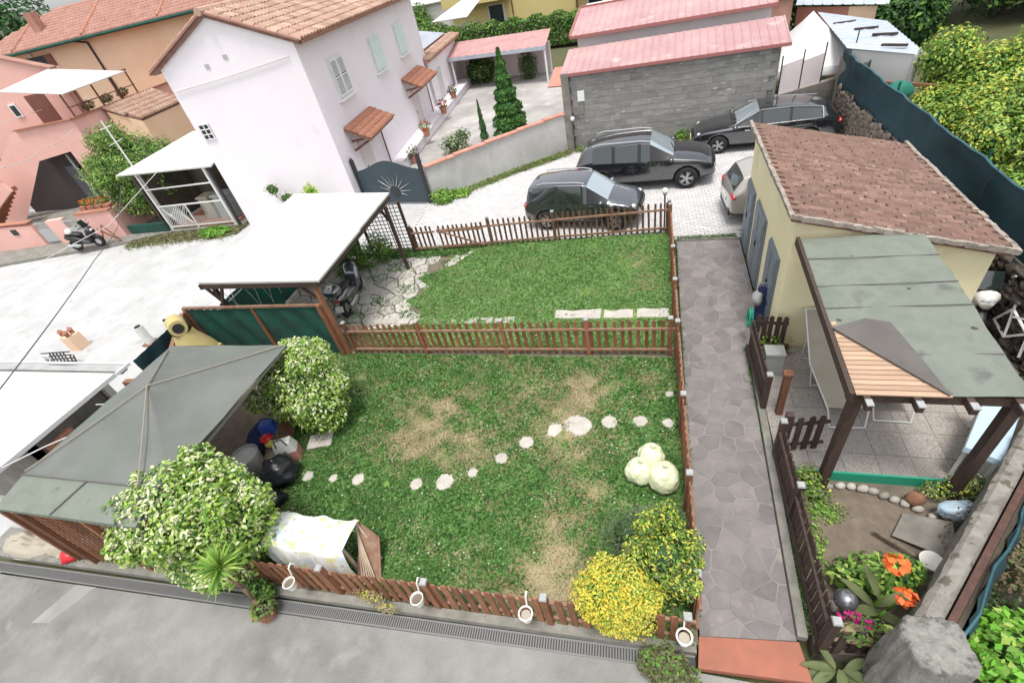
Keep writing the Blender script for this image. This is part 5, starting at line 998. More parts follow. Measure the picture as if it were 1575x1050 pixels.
def netpanel(a, b_, z0, z1, mt, parent, O, sag=.05, nm='netting'):
    a, b_ = Vector((*a,0)), Vector((*b_,0)); u = b_-a; n = Vector((-u.y,u.x,0)).normalized(); V = []; nx, nz = 20, 8
    for i in range(nx+1):
        for j in range(nz+1): V.append(a+u*(i/nx)+n*(sag*math.sin(i*.9+j*.5)*math.sin(j/nz*3.14)+.015*math.sin(i*2.7+j))+Z*(z0+(z1-z0)*j/nz))
    m_ = MB(); m_.add(V, [(i*(nz+1)+j,(i+1)*(nz+1)+j,(i+1)*(nz+1)+j+1,i*(nz+1)+j+1) for i in range(nx) for j in range(nz)]); return part(nm, m_, mt, parent, True, origin=O)
netpanel((-11.35,7.5),(-9.3,7.5),.02,1.42,'net_green',t,O); netpanel((-9.25,7.5),(-7.25,7.48),.02,1.45,'net_green',t,O); netpanel((-11.38,7.5),(-11.3,5.7),.02,1.35,'net_blue',t,O)
for x,y,h in ((-9.27,7.52,1.48),(-7.28,7.42,1.55),(-11.38,7.5,1.45)): m_ = MB(); m_.beam((x,y,0),(x,y,h),.09,.09,up=(0,1,0)); part('post', m_, 'fence_wood', t)
m_ = MB(); m_.beam((-11.4,7.5,1.47),(-7.2,7.48,1.50),.07,.05); part('top_rail', m_, 'rail_wood', t)
O = (-10.5,11.7,0); t = thing('back_net', 'green netting with white cords hanging at the back of the carport', 'netting', O); netpanel((-10.6,11.9),(-8.9,11.9),.0,1.7,'net_green',t,O); netpanel((-10.55,7.8),(-10.65,11.9),.0,1.35,'net_green',t,O)
m_ = MB(); r = random.Random(2)
for k in range(14): y = 8+k*.27; m_.tube([(-10.48,y,1.6),(-10.44,y+r.uniform(-.2,.2),1.0),(-10.42,y+r.uniform(-.3,.4),.4)],.008,4)
m_.tube([(-10.45,8,1.3),(-10.45,11.8,1.35)],.008,4); part('cord', m_, 'net_white', t)
# gazebo
O = (-8,3.9,0); t = thing('gazebo', 'gazebo with a worn grey green tarpaulin pyramid roof between the two variegated bushes', 'gazebo', O)
gA,gB,gC,gD,gP = Vector((-9.42,1.86,2.0)),Vector((-6.62,1.9,2.0)),Vector((-6.62,5.55,2.0)),Vector((-9.42,5.5,2.0)),Vector((-7.95,3.9,2.54))
m_ = MB(); fl = .5
def tri(a, b_, p, n=14, sag=.05, cut=0):
    G_ = [[None]*(n+1) for _ in range(n+1)]
    for i in range(n+1):
        for j in range(n+1):
            e = a.lerp(b_, i/n); q = e.lerp(p, j/n); G_[i][j] = q-Z*(sag*math.sin(math.pi*j/n)*math.sin(math.pi*i/n)*2)+Z*(.03*mnoise.noise(q*2.3)*math.sin(math.pi*i/n)*(1-j/n))
    for i in range(n):
        for j in range(n): m_.quad(G_[i][j],G_[i+1][j],G_[i+1][j+1],G_[i][j+1])
gA2, gB2 = gA+Vector((.0,.52,.09)), gB+Vector((0,.52,.09))
tri(gB2,gC,gP,sag=.07); tri(gC,gD,gP,sag=.05); tri(gD,gA2,gP,sag=.06); tri(gA2,gB2,gP,sag=.07); part('tarpaulin', m_, 'tarp_grey', t, True)
m_ = MB(); m_.quad(gA,gB,gB2+Z*.004+Vector((0,.03,0)),gA2+Z*.004+Vector((0,.03,0))); m_.quad(gA,gB,gB-Z*.10,gA-Z*.06); part('front_flap', m_, 'tarp_green', t)
m_ = MB(); m_.beam(gA2+Z*.02,gB2+Z*.02,.02,.012); m_.beam(gA.lerp(gB,.42)+Z*.02,gA2.lerp(gB2,.5)+Z*.02,.02,.01); part('seam', m_, 'tarp_dark', t)
m_ = MB(); m_.quad(gB,gC,gC-Z*.05,gB-Z*.05); m_.quad(gC,gD,gD-Z*.16,gC-Z*.16); m_.quad(gD,gA,gA-Z*.14,gD-Z*.14); part('valance', m_, 'tarp_grey', t)
for i,(p,k) in enumerate(((gA2,.97),(gB,.97),(gC,.97),(gD,.85))): m_ = MB(); m_.tube([gP+Z*.03, gP.lerp(p,.5)+Z*.02, gP.lerp(p,k)+Z*.03], .012, 6); part('ridge_rope', m_, 'rope', t)
for p in (gA,gB,gC,gD): m_ = MB(); m_.beam((p.x*.985-.12,p.y+(.1 if p.y<3 else -.1),0),(p.x*.985-.12,p.y+(.1 if p.y<3 else -.1),1.95),.06,.06,up=(0,1,0)); part('post', m_, 'fence_wood', t)
O = (-12,3,0); t = thing('neighbour_roof', 'flat white roof of the neighbouring outbuilding at the left edge', 'outbuilding', O)
m_ = MB(); m_.slab([(-16.5,2.35,2.2),(-9.86,2.35,2.2),(-9.72,4.5,2.2),(-16.5,4.4,2.2)], .08); part('roof', m_, 'tent_white', t)
m_ = MB(); m_.beam((-16,4.6,2.12),(-9.72,4.66,2.12),.14,.08); part('gutter', m_, 'sheet_metal', t); m_ = MB(); m_.beam((-16,4.72,2.17),(-9.68,4.78,2.17),.03,.05); m_.beam((-9.7,4.5,2.17),(-9.68,4.8,2.17),.04,.06); part('gutter_rim', m_, 'white_metal', t)
wallbox(t, (-16.5,4.3),(-10.1,4.35), 0, 2.1, .12, 'far_wall_white', O=O); wallbox(t, (-10.2,2.9),(-10.2,4.3), 0, 2.1, .12, 'grey_render_dark', O=O); wallbox(t, (-16.5,2.9),(-10.2,2.9), 0, 2.1, .12, 'grey_render_dark', O=O)
m_ = MB(); m_.beam((-9.95,3.0,1.85),(-9.93,3.45,1.87),.08,.08); part('brick_course', m_, 'terracotta', t)
b = MB(); b.beam((-9.75,2.9,1.2),(-9.68,4.5,1.2),.22,1.0); o = put('old_stone_wall', b.mesh('old_stone_wall','grey_render')); tag(o, 'old mottled stone wall in the gap between the white roof and the gazebo', 'wall')
b = MB(); b.beam((-11.6,5.4,.5),(-9.55,5.6,.5),.12,1.0); b.beam((-9.5,4.6,.8),(-11.4,7.4,.8),.1,1.2); o = put('rusty_fence', b.mesh('rusty_fence','rust')); tag(o, 'rusty brown panel fence behind the gazebo by the white roof corner', 'fence')
m_ = MB(); m_.tube([(-9.7,3.9,2.0),(-9.5,4.0,1.92),(-9.38,4.3,2.02)],.01,5); m_.tube([(-9.8,2.4,2.2),(-9.6,2.9,2.1),(-9.4,3.2,2.04)],.012,5); o = put('guy_rope', m_.mesh('guy_rope','cable_pale')); tag(o, 'pale guy ropes tying the gazebo to the white roof', 'rope')
# raised yard slab with the pink chimney, grill rack, flue pipe, and yellow barbecue
b = MB(); b.prism([(-18,4.9),(-9.6,5.0),(-11.6,7.9),(-14.2,8.05),(-16.5,8.02),(-17.0,7.5),(-20,7.4)], -.1, .05); o = struct('yard', b, 'concrete_road')
t = thing('chimney_stack', 'short pale pink chimney with three round cowls near the white roof', 'chimney', (-16.6,7.55,.05)); m_ = MB(); m_.box((0,0,.25),(.42,.34,.5)); lpart('stack', m_, 'peach_plaster', t)
for k,(x,y) in enumerate(((-.16,-.05),(.08,.08),(.13,-.1))): m_ = MB(); m_.lathe([(.06,.5),(.06,.62),(.085,.64),(.02,.72),(0,.72)],(x,y,0),10); lpart('cowl', m_, 'terracotta', t)
t = thing('grill_rack', 'black wire lattice rack with a round hole beside the pink chimney', 'rack', (-16.3,6.75,.05), .1); m_ = MB()
for k in range(9): m_.beam((-.5+k*.125,0,.02),(-.5+k*.125,.1,.45 if 1<k<7 else .3),.026,.026)
for k in range(5): m_.beam((-.52,.02*k,.04+k*.1),(.52,.02*k,.04+k*.1),.026,.026)
lpart('wires', m_, 'gate_dark', t); m_ = MB(); m_.cyl((-.28,-.03,.36),(-.28,0,.37),.12,n=16); lpart('round_plate', m_, 'white_metal', t)
t = thing('flue_pipe', 'short white flue pipe with an open dark top beside the gazebo roof', 'flue pipe', (-13.95,7.75,.05)); m_ = MB(); m_.cyl((0,0,.05),(0,0,.62),.12,n=16); lpart('pipe', m_, 'plastic_white', t); m_ = MB(); m_.cyl((0,0,.621),(0,0,.63),.095,n=14); lpart('opening', m_, 'dark_void', t); m_ = MB(); m_.box((0,0,.025),(.36,.32,.05)); lpart('base', m_, 'rust', t)
t = thing('barbecue', 'yellow painted masonry barbecue with a rounded chimney hood behind the gazebo', 'barbecue', (-10.35,6.45,0)); m_ = MB(); m_.prism([(-.42,-.35),(.42,-.35),(.42,.35),(-.42,.35)], 0, .95, .02); lpart('base', m_, 'bbq_yellow', t)
m_ = MB(); m_.lathe([(.46,.95),(.42,1.08),(.26,1.42),(.22,1.6)],n=20); lpart('hood', m_, 'bbq_yellow', t, smooth=True); m_ = MB(); m_.cyl((-.20,.12,1.74),(.16,-.13,1.78),.20,.185,24); m_.ell((-.20,.12,1.74),(.2,.2,.2),20,12); lpart('chimney_cap', m_, 'bbq_yellow', t)
m_ = MB(); m_.cyl((.15,-.125,1.78),(.167,-.137,1.782),.115,n=18); lpart('smoke_hole', m_, 'dark_void', t); m_ = MB(); m_.cyl((.3,-.25,1.0),(.42,-.36,1.0),.14,n=14); lpart('fire_opening', m_, 'dark_void', t)
m_ = MB(); m_.box((0,0,.03),(.14,.05,.06)); solo('black_offcut', m_, 'plastic_black', 'tiny black object lying on the white road', 'litter', (-14.6,8.9,-.03), rz=.5)

# rubbish heap beside the gazebo
m_ = MB(); m_.ell((0,0,.26),(.36,.33,.28),18,12,.45,4); m_.ell((.02,.0,.54),(.07,.07,.08),8,6,.3,1); solo('black_rubbish_bag', m_, 'bag_black', 'shiny black rubbish bag in front of the striped plastic bag', 'rubbish bag', (-6.72,3.95,0), True)
m_ = MB(); m_.ell((0,0,.17),(.25,.24,.18),16,10,.5,7); solo('black_rubbish_bag', m_, 'bag_black', 'smaller black bag nearest the flowering bush by the gazebo', 'rubbish bag', (-6.6,3.42,0), True)
t = thing('striped_shopping_bag', 'white and red plastic shopping bag with dark handles behind the black rubbish bag', 'shopping bag', (-6.85,4.42,0), .5)
m_ = MB(); m_.prism([(-.2,-.12),(.2,-.12),(.2,.12),(-.2,.12)], .0, .28, .0); lpart('lower_bag', m_, 'coping_red', t); m_ = MB(); m_.prism([(-.2,-.12),(.2,-.12),(.2,.12),(-.2,.12)], .281, .52, .05); lpart('upper_bag', m_, 'plastic_white', t)
for y in (-.1,.1): m_ = MB(); m_.tube([(-.1,y,.48),(-.07,y,.66),(.07,y,.66),(.1,y,.48)],.012,5); lpart('handle', m_, 'plastic_black', t)
t = thing('cardboard_sheet', 'long folded cardboard leaning in the rubbish heap', 'cardboard', (-7.35,4.55,0), .45); m_ = MB(); m_.slab([(-.16,-.9,.05),(.2,-.9,.3),(.2,.9,.5),(-.16,.9,.25)], .02); lpart('sheet', m_, 'cardboard', t); m_ = MB(); m_.slab([(.21,-.9,.3),(.34,-.9,.02),(.34,.9,.02),(.21,.9,.5)], .02); lpart('flap', m_, 'rust', t)
m_ = MB(); m_.ell((0,0,.2),(.3,.42,.22),14,10,.5,11); solo('navy_tarpaulin', m_, 'navy_cloth', 'dark blue crumpled tarpaulin under the gazebo edge', 'tarpaulin', (-7.7,4.75,0), True)
m_ = MB(); m_.prism([(-.18,-.12),(.18,-.1),(.15,.12),(-.16,.12)], 0, .26, .05); solo('blue_box', m_, 'plastic_blue', 'bright blue plastic box on the rubbish heap', 'box', (-7.42,4.78,.35), rz=.4)
m_ = MB(); m_.ell((0,0,.06),(.13,.11,.08),12,8,.2,2); solo('red_bowl', m_, 'plastic_red', 'round red bowl next to the bright blue box', 'bowl', (-7.28,4.5,.42), True)
m_ = MB(); m_.ell((0,0,.05),(.14,.1,.06),12,8,.4,3); solo('yellow_rag', m_, 'yellow_cloth', 'yellow green rag beside the red bowl', 'rag', (-7.12,4.42,.38), True)
m_ = MB(); m_.lathe([(0,0),(.22,0),(.28,.45),(.26,.45),(.2,.1)],n=20); t = thing('plastic_tub', 'grey plastic tub with wet clutter under the gazebo edge', 'tub', (-7.55,4.1,0)); lpart('tub', m_, 'sheet_metal', t); m_ = MB(); m_.cyl((0,0,.38),(0,0,.4),.25,n=18); lpart('contents', m_, 'plastic_white', t)
m_ = MB(); m_.box((0,0,.03),(.5,.35,.05)); solo('paving_slab', m_, 'flag_stone', 'pale flat slab under the far variegated bush', 'slab', (-6.45,4.85,0), rz=.3)
# three yellowish rubbish bags by the path fence
for (x,y,s_,sd2,lab) in ((.17,4.50,.235,3,'front right one of the three pale yellow rubbish bags, against the path fence'),(-.20,4.60,.205,5,'left one of the three pale yellow rubbish bags'),(-.02,4.90,.205,8,'rear knotted one of the three pale yellow rubbish bags')):
    m_ = MB(); nu, nv = 48, 30; V = []
    for j in range(nv+1):
        th_ = math.pi*j/nv
        for i in range(nu):
            ph = 2*math.pi*i/nu; d = Vector((math.sin(th_)*math.cos(ph),math.sin(th_)*math.sin(ph),math.cos(th_))); k = 1+.14*mnoise.noise(d*1.6+Vector((sd2,0,0)))+.10*abs(mnoise.noise(d*3.5+Vector((0,sd2,0))))+.07*abs(mnoise.noise(d*8+Vector((0,sd2,0))))+.05*mnoise.noise(Vector((d.x*5,d.y*5,d.z*1.5+sd2)))
            V.append(Vector((d.x*s_*k,d.y*s_*k,max(0,s_*1.02*(1+d.z*k)))))
    m_.add(V, [(j*nu+i,(j+1)*nu+i,(j+1)*nu+(i+1)%nu,j*nu+(i+1)%nu) for j in range(nv) for i in range(nu)]); t = thing('rubbish_bag', lab, 'rubbish bag', (x,y,0), 0, 'pale yellow rubbish bags by the path fence'); lpart('bag', m_, 'bag_yellow', t, smooth=True)
    m_ = MB(); m_.cyl((0,0,s_*2.0),(.03,.02,s_*2.0+.08),.022,.05,7); lpart('knot', m_, 'bag_yellow', t)
# covered table with patterned cloth
M = mat('floral_cloth', (0.72,0.73,0.7), 0.8, (0.55,0.66,0.74), 5.0, spots=((0.66,0.63,0.28), 9.0, 0.57), lo=.5, hi=.62); K['floral_cloth'] = M
n_ = M.node_tree; vor = n_.nodes.new('ShaderNodeTexVoronoi'); vor.inputs['Scale'].default_value = 7; mr = n_.nodes.new('ShaderNodeMapRange'); mr.inputs[1].default_value = .16; mr.inputs[2].default_value = .2; mr.inputs[3].default_value = 1; mr.inputs[4].default_value = 0
mx = n_.nodes.new('ShaderNodeMix'); mx.data_type = 'RGBA'; bs = n_.nodes['Principled BSDF']; src = bs.inputs['Base Color'].links[0].from_socket; tcx = [q for q in n_.nodes if q.type=='TEX_COORD'][0]
n_.links.new(tcx.outputs['Object'], vor.inputs['Vector']); n_.links.new(vor.outputs['Distance'], mr.inputs[0]); n_.links.new(mr.outputs[0], mx.inputs[0]); n_.links.new(src, mx.inputs[6]); mx.inputs[7].default_value = (.36,.44,.42,1); n_.links.new(mx.outputs[2], bs.inputs['Base Color'])
m_ = MB(); nx, prof = 24, [(.44,.74),(.38,.80),(.16,.83),(-.08,.82),(-.13,.70),(-.17,.45),(-.16,.18)]
V = []
for i in range(nx+1):
    x = -.70+1.4*i/nx
    for j,(y,z) in enumerate(prof): V.append((x+.03*(j>3)*math.sin(i*1.1), y-.0+.02*(j>4)*math.sin(i*1.7)+.02*math.sin(i*.6), z-.02*math.sin(i*.5)**2-.012*math.sin(i*1.3+j)))
k = len(prof); m_.add(V, [(i*k+j,i*k+j+1,(i+1)*k+j+1,(i+1)*k+j) for i in range(nx) for j in range(k-1)])
o = solo('floral_tablecloth', m_, 'floral_cloth', 'white floral cloth with yellow and blue print draped over the table by the near fence', 'tablecloth', (-4.98,2.52,0), True)
t = thing('garden_table', 'wooden garden table with a lattice side under the floral cloth', 'table', (-4.98,2.62,0)); m_ = MB(); m_.box((0,.06,.76),(1.3,.38,.03)); lpart('tabletop', m_, 'cardboard', t)
for x in (-.62,.62):
    for y in (-.1,.34): m_ = MB(); m_.beam((x,y,0),(x,y,.74),.05,.05,up=(0,1,0)); lpart('leg', m_, 'cardboard', t)
m_ = MB()
for k in range(6): m_.beam((.75+.05*k,-.25,.02),(.62,.38-.02*k,.72-.02*k),.02,.02)
m_.beam((.78,-.28,.03),(1.05,-.2,.03),.03,.03); m_.beam((.62,.34,.74),(.95,.1,.10),.03,.03); lpart('lattice', m_, 'cardboard', t)
m_ = MB(); m_.slab([(.66,-.28,.02),(1.06,-.22,.02),(.92,.30,.38),(.66,.36,.66)],.02); lpart('side_panel', m_, 'rail_wood', t)
# pots on the near fence
def hangpot(x, y, rz, lab, empty=False):
    t = thing('hanging_pot', lab, 'hanging pot', (x,y,.52), rz, 'white pots hooked on the driveway fence'); m_ = MB()
    if not empty: m_.lathe([(0,0),(.06,0),(.08,.14),(.092,.15),(.08,.155),(.068,.11),(0,.11)],n=18); lpart('pot', m_, 'plastic_white', t); m_ = MB(); m_.cyl((0,0,.105),(0,0,.12),.07,n=14); lpart('soil', m_, 'soil', t)
    else:
        m_.tube([(0.085*math.cos(a*.393),.085*math.sin(a*.393),.15) for a in range(17)],.012,6); m_.tube([(.06*math.cos(a*.393),.06*math.sin(a*.393),.02) for a in range(17)],.008,6); lpart('ring', m_, 'plastic_white', t)
        m_ = MB(); m_.lathe([(0,0),(.045,0),(.06,.11),(0,.11)],n=12); lpart('pot', m_, 'canvas_beige', t)
    m_ = MB(); m_.tube([(0,.10,.16),(0,.13,.30),(0,.19,.32),(0,.22,.24)],.012,6); lpart('hook', m_, 'plastic_white', t)
hangpot(-4.97,1.98,0,'white pot with dark soil hooked on the fence below the floral cloth'); hangpot(-2.98,2.06,0,'white pot of dry soil hooked on the middle of the driveway fence'); hangpot(-1.50,2.10,0,'white ring holder with a beige pot hooked beside a capped fence post',True); hangpot(.36,2.14,0,'white ring holder hooked on the fence end beside the path steps',True)
m_ = MB(); m_.lathe([(0,0),(.06,0),(.07,.14),(.06,.14),(0,.13)],n=14); t = solo('white_pot', m_, 'plastic_white', 'small white pot on the fence beside the spiky plant head', 'pot', (-6.15,2.02,.5))
c = tag(crown('hanging_carnation', None, [((2.42,7.35,.62),(.06,.06,.06))], 20, .03, ['leaf_mid'], [1]), 'little green sprig at the garage corner fence', 'sprig')
for (x,z) in ((-5.15,.72),(-1.9,.74)):
    pass
m_ = MB(); m_.ell((0,0,.1),(.17,.14,.12),12,8,.4,6); solo('red_plastic_bag', m_, 'plastic_red', 'red plastic bag at the left foot of the gazebo lattice', 'bag', (-10.02,1.98,0), True)
r = random.Random(5); 
for k,lab in enumerate(('large crumpled grey brown tarpaulin heap at the far left of the driveway','smaller dusty cloth heap beside the crumpled tarpaulin')):
    m_ = MB(); nu,nv=30,14; V=[]
    for j in range(nv+1):
        for i in range(nu):
            a = 6.283*i/nu; q = j/nv; rr_ = (.55-.15*k)*q; V.append((rr_*math.cos(a)*1.2, rr_*math.sin(a)*.5, max(0,.26*(1-q*q)+.11*mnoise.noise(Vector((rr_*math.cos(a)*7,rr_*math.sin(a)*7,k*5)))+.02)*(1 if q < .95 else .1)))
    m_.add(V,[(j*nu+i,(j+1)*nu+i,(j+1)*nu+(i+1)%nu,j*nu+(i+1)%nu) for j in range(nv) for i in range(nu)]); solo('tarpaulin_heap', m_, 'canvas_beige', lab, 'tarpaulin', (-11.3+k*.9,2.05+.05*k,0), True)
m_ = MB(); m_.box((0,0,.3),(.9,.5,.6)); solo('brick_block', m_, 'rust', 'rusty brown box at the left end of the lattice screen', 'box', (-10.7,2.6,0))
# lamps
def lamp(x, y, h, lab):
    t = thing('garden_lamp', lab, 'lamp', (x,y,0), 0, 'small globe garden lamps'); m_ = MB(); m_.cyl((0,0,0),(0,0,h),.022,n=8); m_.lathe([(.08,0),(.08,.03),(.03,.05)],n=10); lpart('pole', m_, 'gate_dark', t); m_ = MB(); m_.lathe([(.03,h),(.05,h+.03),(.03,h+.05)],n=10); lpart('collar', m_, 'gate_dark', t)
    m_ = MB(); m_.ell((0,0,h+.12),(.085,.085,.09),14,10); lpart('globe', m_, 'plastic_white', t, smooth=True)
lamp(-3.05,19.75,1.1,'small globe lamp on a pole at the corner of the grey block shed'); lamp(.30,12.78,1.02,'small globe lamp at the corner of the far picket fence'); 

# overhead cables
def cable(pts, r_, mt, lab, sag=.25):
    m_ = MB(); P = []
    for a, b_ in zip(pts[:-1],pts[1:]):
        a, b_ = Vector(a), Vector(b_)
        for k in range(9): u = k/8; P.append(a.lerp(b_,u)-Z*(sag*4*u*(1-u)))
    m_.tube(P, r_, 5); o = put('overhead_cable', m_.mesh('overhead_cable', mt)); tag(o, lab, 'cable', 'overhead cables across the street')
# ------------------------------------------------------------------ cars: one lofted shell, cut into body, glass and lights
def car(label, loc, rz, L, W, H, paint, kind='suv', plate=True, rails=True, chromeline=False, group='parked cars'):
    t = thing('parked_car', label, 'car', loc, rz, group); hw = W/2; gc = .17*H/1.5
    # stations along x (rear -L/2 .. front L/2): (x, top z, belt z, half width, roof half width, bottom z, kind)  kinds: b body, c cabin side glass, w windscreen, r rear glass
    belt = .60*H; hood = .62*H
    if kind == 'suv':
        st = [(-.5,.50,.46,.80,.60,.30,'b'),(-.492,.60,.57,.88,.66,.20,'b'),(-.478,.67,.65,.93,.72,.17,'r'),(-.425,.90,.67,.95,.70,.16,'b'),(-.36,.955,.66,.97,.725,.15,'c'),(-.215,.99,.65,.99,.75,.13,'b'),(-.195,.993,.65,.99,.75,.13,'c'),
              (-.03,1.0,.64,1.0,.755,.13,'b'),(-.01,.998,.64,1.0,.755,.13,'c'),(.05,.98,.635,1.0,.74,.13,'w'),(.215,.705,.63,.99,.80,.13,'b'),(.25,.675,.62,.985,.80,.13,'b'),(.39,.63,.575,.95,.76,.14,'b'),(.465,.56,.51,.88,.68,.16,'b'),(.492,.45,.41,.80,.60,.19,'b'),(.5,.34,.32,.72,.52,.24,'b')]
    elif kind == 'estate':
        st = [(-.5,.50,.46,.80,.60,.30,'b'),(-.49,.60,.56,.90,.66,.20,'b'),(-.47,.68,.64,.93,.74,.17,'r'),(-.41,.86,.67,.95,.68,.16,'b'),(-.36,.91,.67,.965,.70,.15,'c'),(-.17,1.0,.65,.99,.72,.13,'b'),(-.16,1.0,.65,.99,.72,.13,'c'),
              (.02,.99,.64,1.0,.72,.13,'b'),(.03,.985,.64,1.0,.72,.13,'c'),(.04,.965,.64,1.0,.70,.13,'w'),(.19,.70,.62,.99,.78,.13,'b'),(.225,.665,.615,.985,.78,.13,'b'),(.39,.61,.565,.95,.74,.14,'b'),(.46,.54,.50,.88,.66,.16,'b'),(.492,.42,.40,.80,.58,.19,'b'),(.5,.34,.32,.72,.52,.24,'b')]
    else:
        st = [(-.5,.52,.46,.82,.62,.30,'b'),(-.494,.60,.56,.90,.68,.20,'b'),(-.482,.64,.60,.93,.76,.17,'r'),(-.445,.92,.62,.955,.73,.16,'b'),(-.41,.96,.62,.97,.75,.15,'c'),(-.19,1.0,.61,.99,.79,.13,'b'),(-.175,1.0,.61,.99,.79,.13,'c'),
              (.03,.995,.60,1.0,.78,.13,'b'),(.045,.99,.60,1.0,.78,.13,'c'),(.07,.97,.60,1.0,.76,.13,'w'),(.25,.68,.595,.99,.80,.13,'b'),(.28,.645,.59,.985,.80,.13,'b'),(.41,.59,.55,.95,.76,.14,'b'),(.465,.52,.48,.88,.68,.16,'b'),(.492,.42,.40,.80,.60,.19,'b'),(.5,.34,.32,.72,.52,.24,'b')]
    V = []; ring = 14
    for x,zt_,zb_,w_,rw,z0,k in st:
        x *= L; zt_ *= H; zb_ *= H; z0 = z0*H; w_ *= hw; rw *= hw; half = [(0,z0),(w_*.8,z0),(w_*.97,z0+.10*H),(w_,(z0+.1*H+zb_)/2),(w_*.975,zb_),(rw,zt_-.025*H),(rw*.86,zt_),(0,zt_+.015*H)]
        V += [(x,y,z) for y,z in half]+[(x,-y,z) for y,z in half[-2:0:-1]]
    Fc = []; mi = []; cls = []
    for s_ in range(len(st)-1):
        for j in range(ring):
            a, b_ = s_*ring+j, s_*ring+(j+1)%ring; Fc.append((a,b_,b_+ring,a+ring)); k = st[s_][6]; m_ = 0
            if k == 'c' and j in (4,9): m_ = 1
            if k == 'w' and j in (5,6,7,8): m_ = 2
            if j in (4,9) and (k == 'w' or (k == 'b' and -.25 < st[s_][0] < .06)): m_ = 4
            if k == 'r' and j in (5,6,7,8): m_ = 3
            if j in (0,1,12,13): m_ = 5
            mi.append(m_)
    Fc.append(tuple(range(ring))[::-1]); mi.append(0); Fc.append(tuple((len(st)-1)*ring+i for i in range(ring))); mi.append(0)
    me = bpy.data.meshes.new('shell'); me.from_pydata(V,[],Fc)
    for k in range(7): me.materials.append(K['plastic_black'])
    me.polygons.foreach_set('material_index', mi); tmp = bpy.data.objects.new('shell', me); COL.objects.link(tmp)
    b = bmesh.new(); b.from_mesh(me); cl = b.edges.layers.float.get('crease_edge') or b.edges.layers.float.new('crease_edge')
    for e in b.edges:
        f = e.link_faces
        if len(f) == 2 and f[0].material_index != f[1].material_index: e[cl] = .75
        a0, a1 = [v.index % ring for v in e.verts]
        if a0 == a1 and a0 in (4,10): e[cl] = max(e[cl], .5)
        if a0 == a1 and a0 in (5,9): e[cl] = max(e[cl], .45)
    bmesh.ops.recalc_face_normals(b, faces=b.faces); b.to_mesh(me); b.free()
    sm = tmp.modifiers.new('s','SUBSURF'); sm.levels = 2; sm.render_levels = 2; wr = .225*H; wb = (.305*L, -.295*L); cuts = []
    for wx in wb:
        m_ = MB(); m_.cyl((wx,-W,wr*1.0),(wx,W,wr*1.0),wr*1.17,n=26); c = bpy.data.objects.new('cut', m_.mesh('cut','plastic_black')); COL.objects.link(c); c.hide_render = True
        bm_ = tmp.modifiers.new('b','BOOLEAN'); bm_.operation = 'DIFFERENCE'; bm_.object = c; bm_.solver = 'EXACT'; cuts.append(c)
    dg = bpy.context.evaluated_depsgraph_get(); ev = tmp.evaluated_get(dg); fin = bpy.data.meshes.new_from_object(ev)
    for c in cuts: bpy.data.objects.remove(c)
    bpy.data.objects.remove(tmp)
    def sub(idx, name, mt, parent=t, sides=None):
        b = bmesh.new(); b.from_mesh(fin); kill = [f for f in b.faces if f.material_index not in idx or (sides and not sides(f.calc_center_median()))]; bmesh.ops.delete(b, geom=kill, context='FACES')
        if not b.faces: b.free(); return None
        me2 = bpy.data.meshes.new(name); 
        for f in b.faces: f.material_index = 0; f.smooth = True
        b.to_mesh(me2); b.free(); me2.materials.append(K[mt]); return put(name, me2, parent)
    body = sub((0,6), 'body', paint); [sub((4,), 'window_pillar', 'plastic_black', t, lambda c: c.y*sg > 0 and lo*L <= c.x < hi*L) for sg in (-1,1) for lo, hi in ((-.5,-.12),(-.12,.035),(.035,.5))]; sub((5,), 'underbody', 'plastic_black')
    for sg in (-1,1):
        for lo, hi in ((-.5,-.195),(-.195,.025),(.025,.5)): sub((1,), 'side_window', 'car_glass', t, lambda c: c.y*sg > 0 and lo*L <= c.x < hi*L)
    sub((2,), 'windscreen', 'windscreen'); sub((3,), 'rear_window', 'car_glass')
    for wx in wb:
        for sg in (-1,1):
            y = sg*(hw-.10); w_ = put('wheel', None, t, (wx,y,wr)) if False else None
            m_ = MB(); m_.lathe([(wr*.62,-.09),(wr*.93,-.09),(wr,-.05),(wr,.05),(wr*.93,.09),(wr*.62,.09)],n=28); tm = m_.mesh('tyre','tyre',True); wh = put('wheel', tm, t, (wx,y,wr), rot=(R_(90),0,0))
            m_ = MB(); zz = -.075*sg
            m_.lathe([(wr*.70,zz*1.15),(wr*.64,zz*1.1),(wr*.60,zz*.7),(wr*.60,-zz)],n=28)
            for k in range(5):
                for dd_ in (-.16,.16): a = k*2*math.pi/5+dd_; m_.beam((0.0,0.0,zz*.95),(wr*.64*math.cos(a),wr*.64*math.sin(a),zz*1.05),wr*.10,.02)
            m_.cyl((0,0,zz*.7),(0,0,zz*1.1),wr*.15,n=12); lp = put('rim', m_.mesh('rim','rim'), wh)
            m_ = MB(); m_.cyl((0,0,zz*.3),(0,0,zz*.5),wr*.6,n=20); put('brake_disc', m_.mesh('brake_disc','plastic_black'), wh)
    inner = MB(); inner.box((0,0,.32*H),(L*.86,W*.62,.3*H)); lpart('wheel_well', inner, 'plastic_black', t)
    fz = .50*H
    for sg in (-1,1):
        m_ = MB(); m_.ell((.445*L,sg*hw*.70,.49*H),(.085,.13*hw,.04*H),12,8); lpart('headlight', m_, 'lamp_clear', t, smooth=True)
        m_ = MB(); m_.ell((-.478*L,sg*hw*.74,.57*H),(.075,.24*hw,.055*H),12,8); lpart('taillight', m_, 'lamp_red', t, smooth=True)
        m_ = MB(); m_.ell((.20*L,sg*(hw+.07),.66*H),(.08,.09,.06),10,8); m_.beam((.205*L,sg*hw*.93,.63*H),(.2*L,sg*(hw+.02),.64*H),.04,.03); lpart('wing_mirror', m_, paint, t, smooth=True)
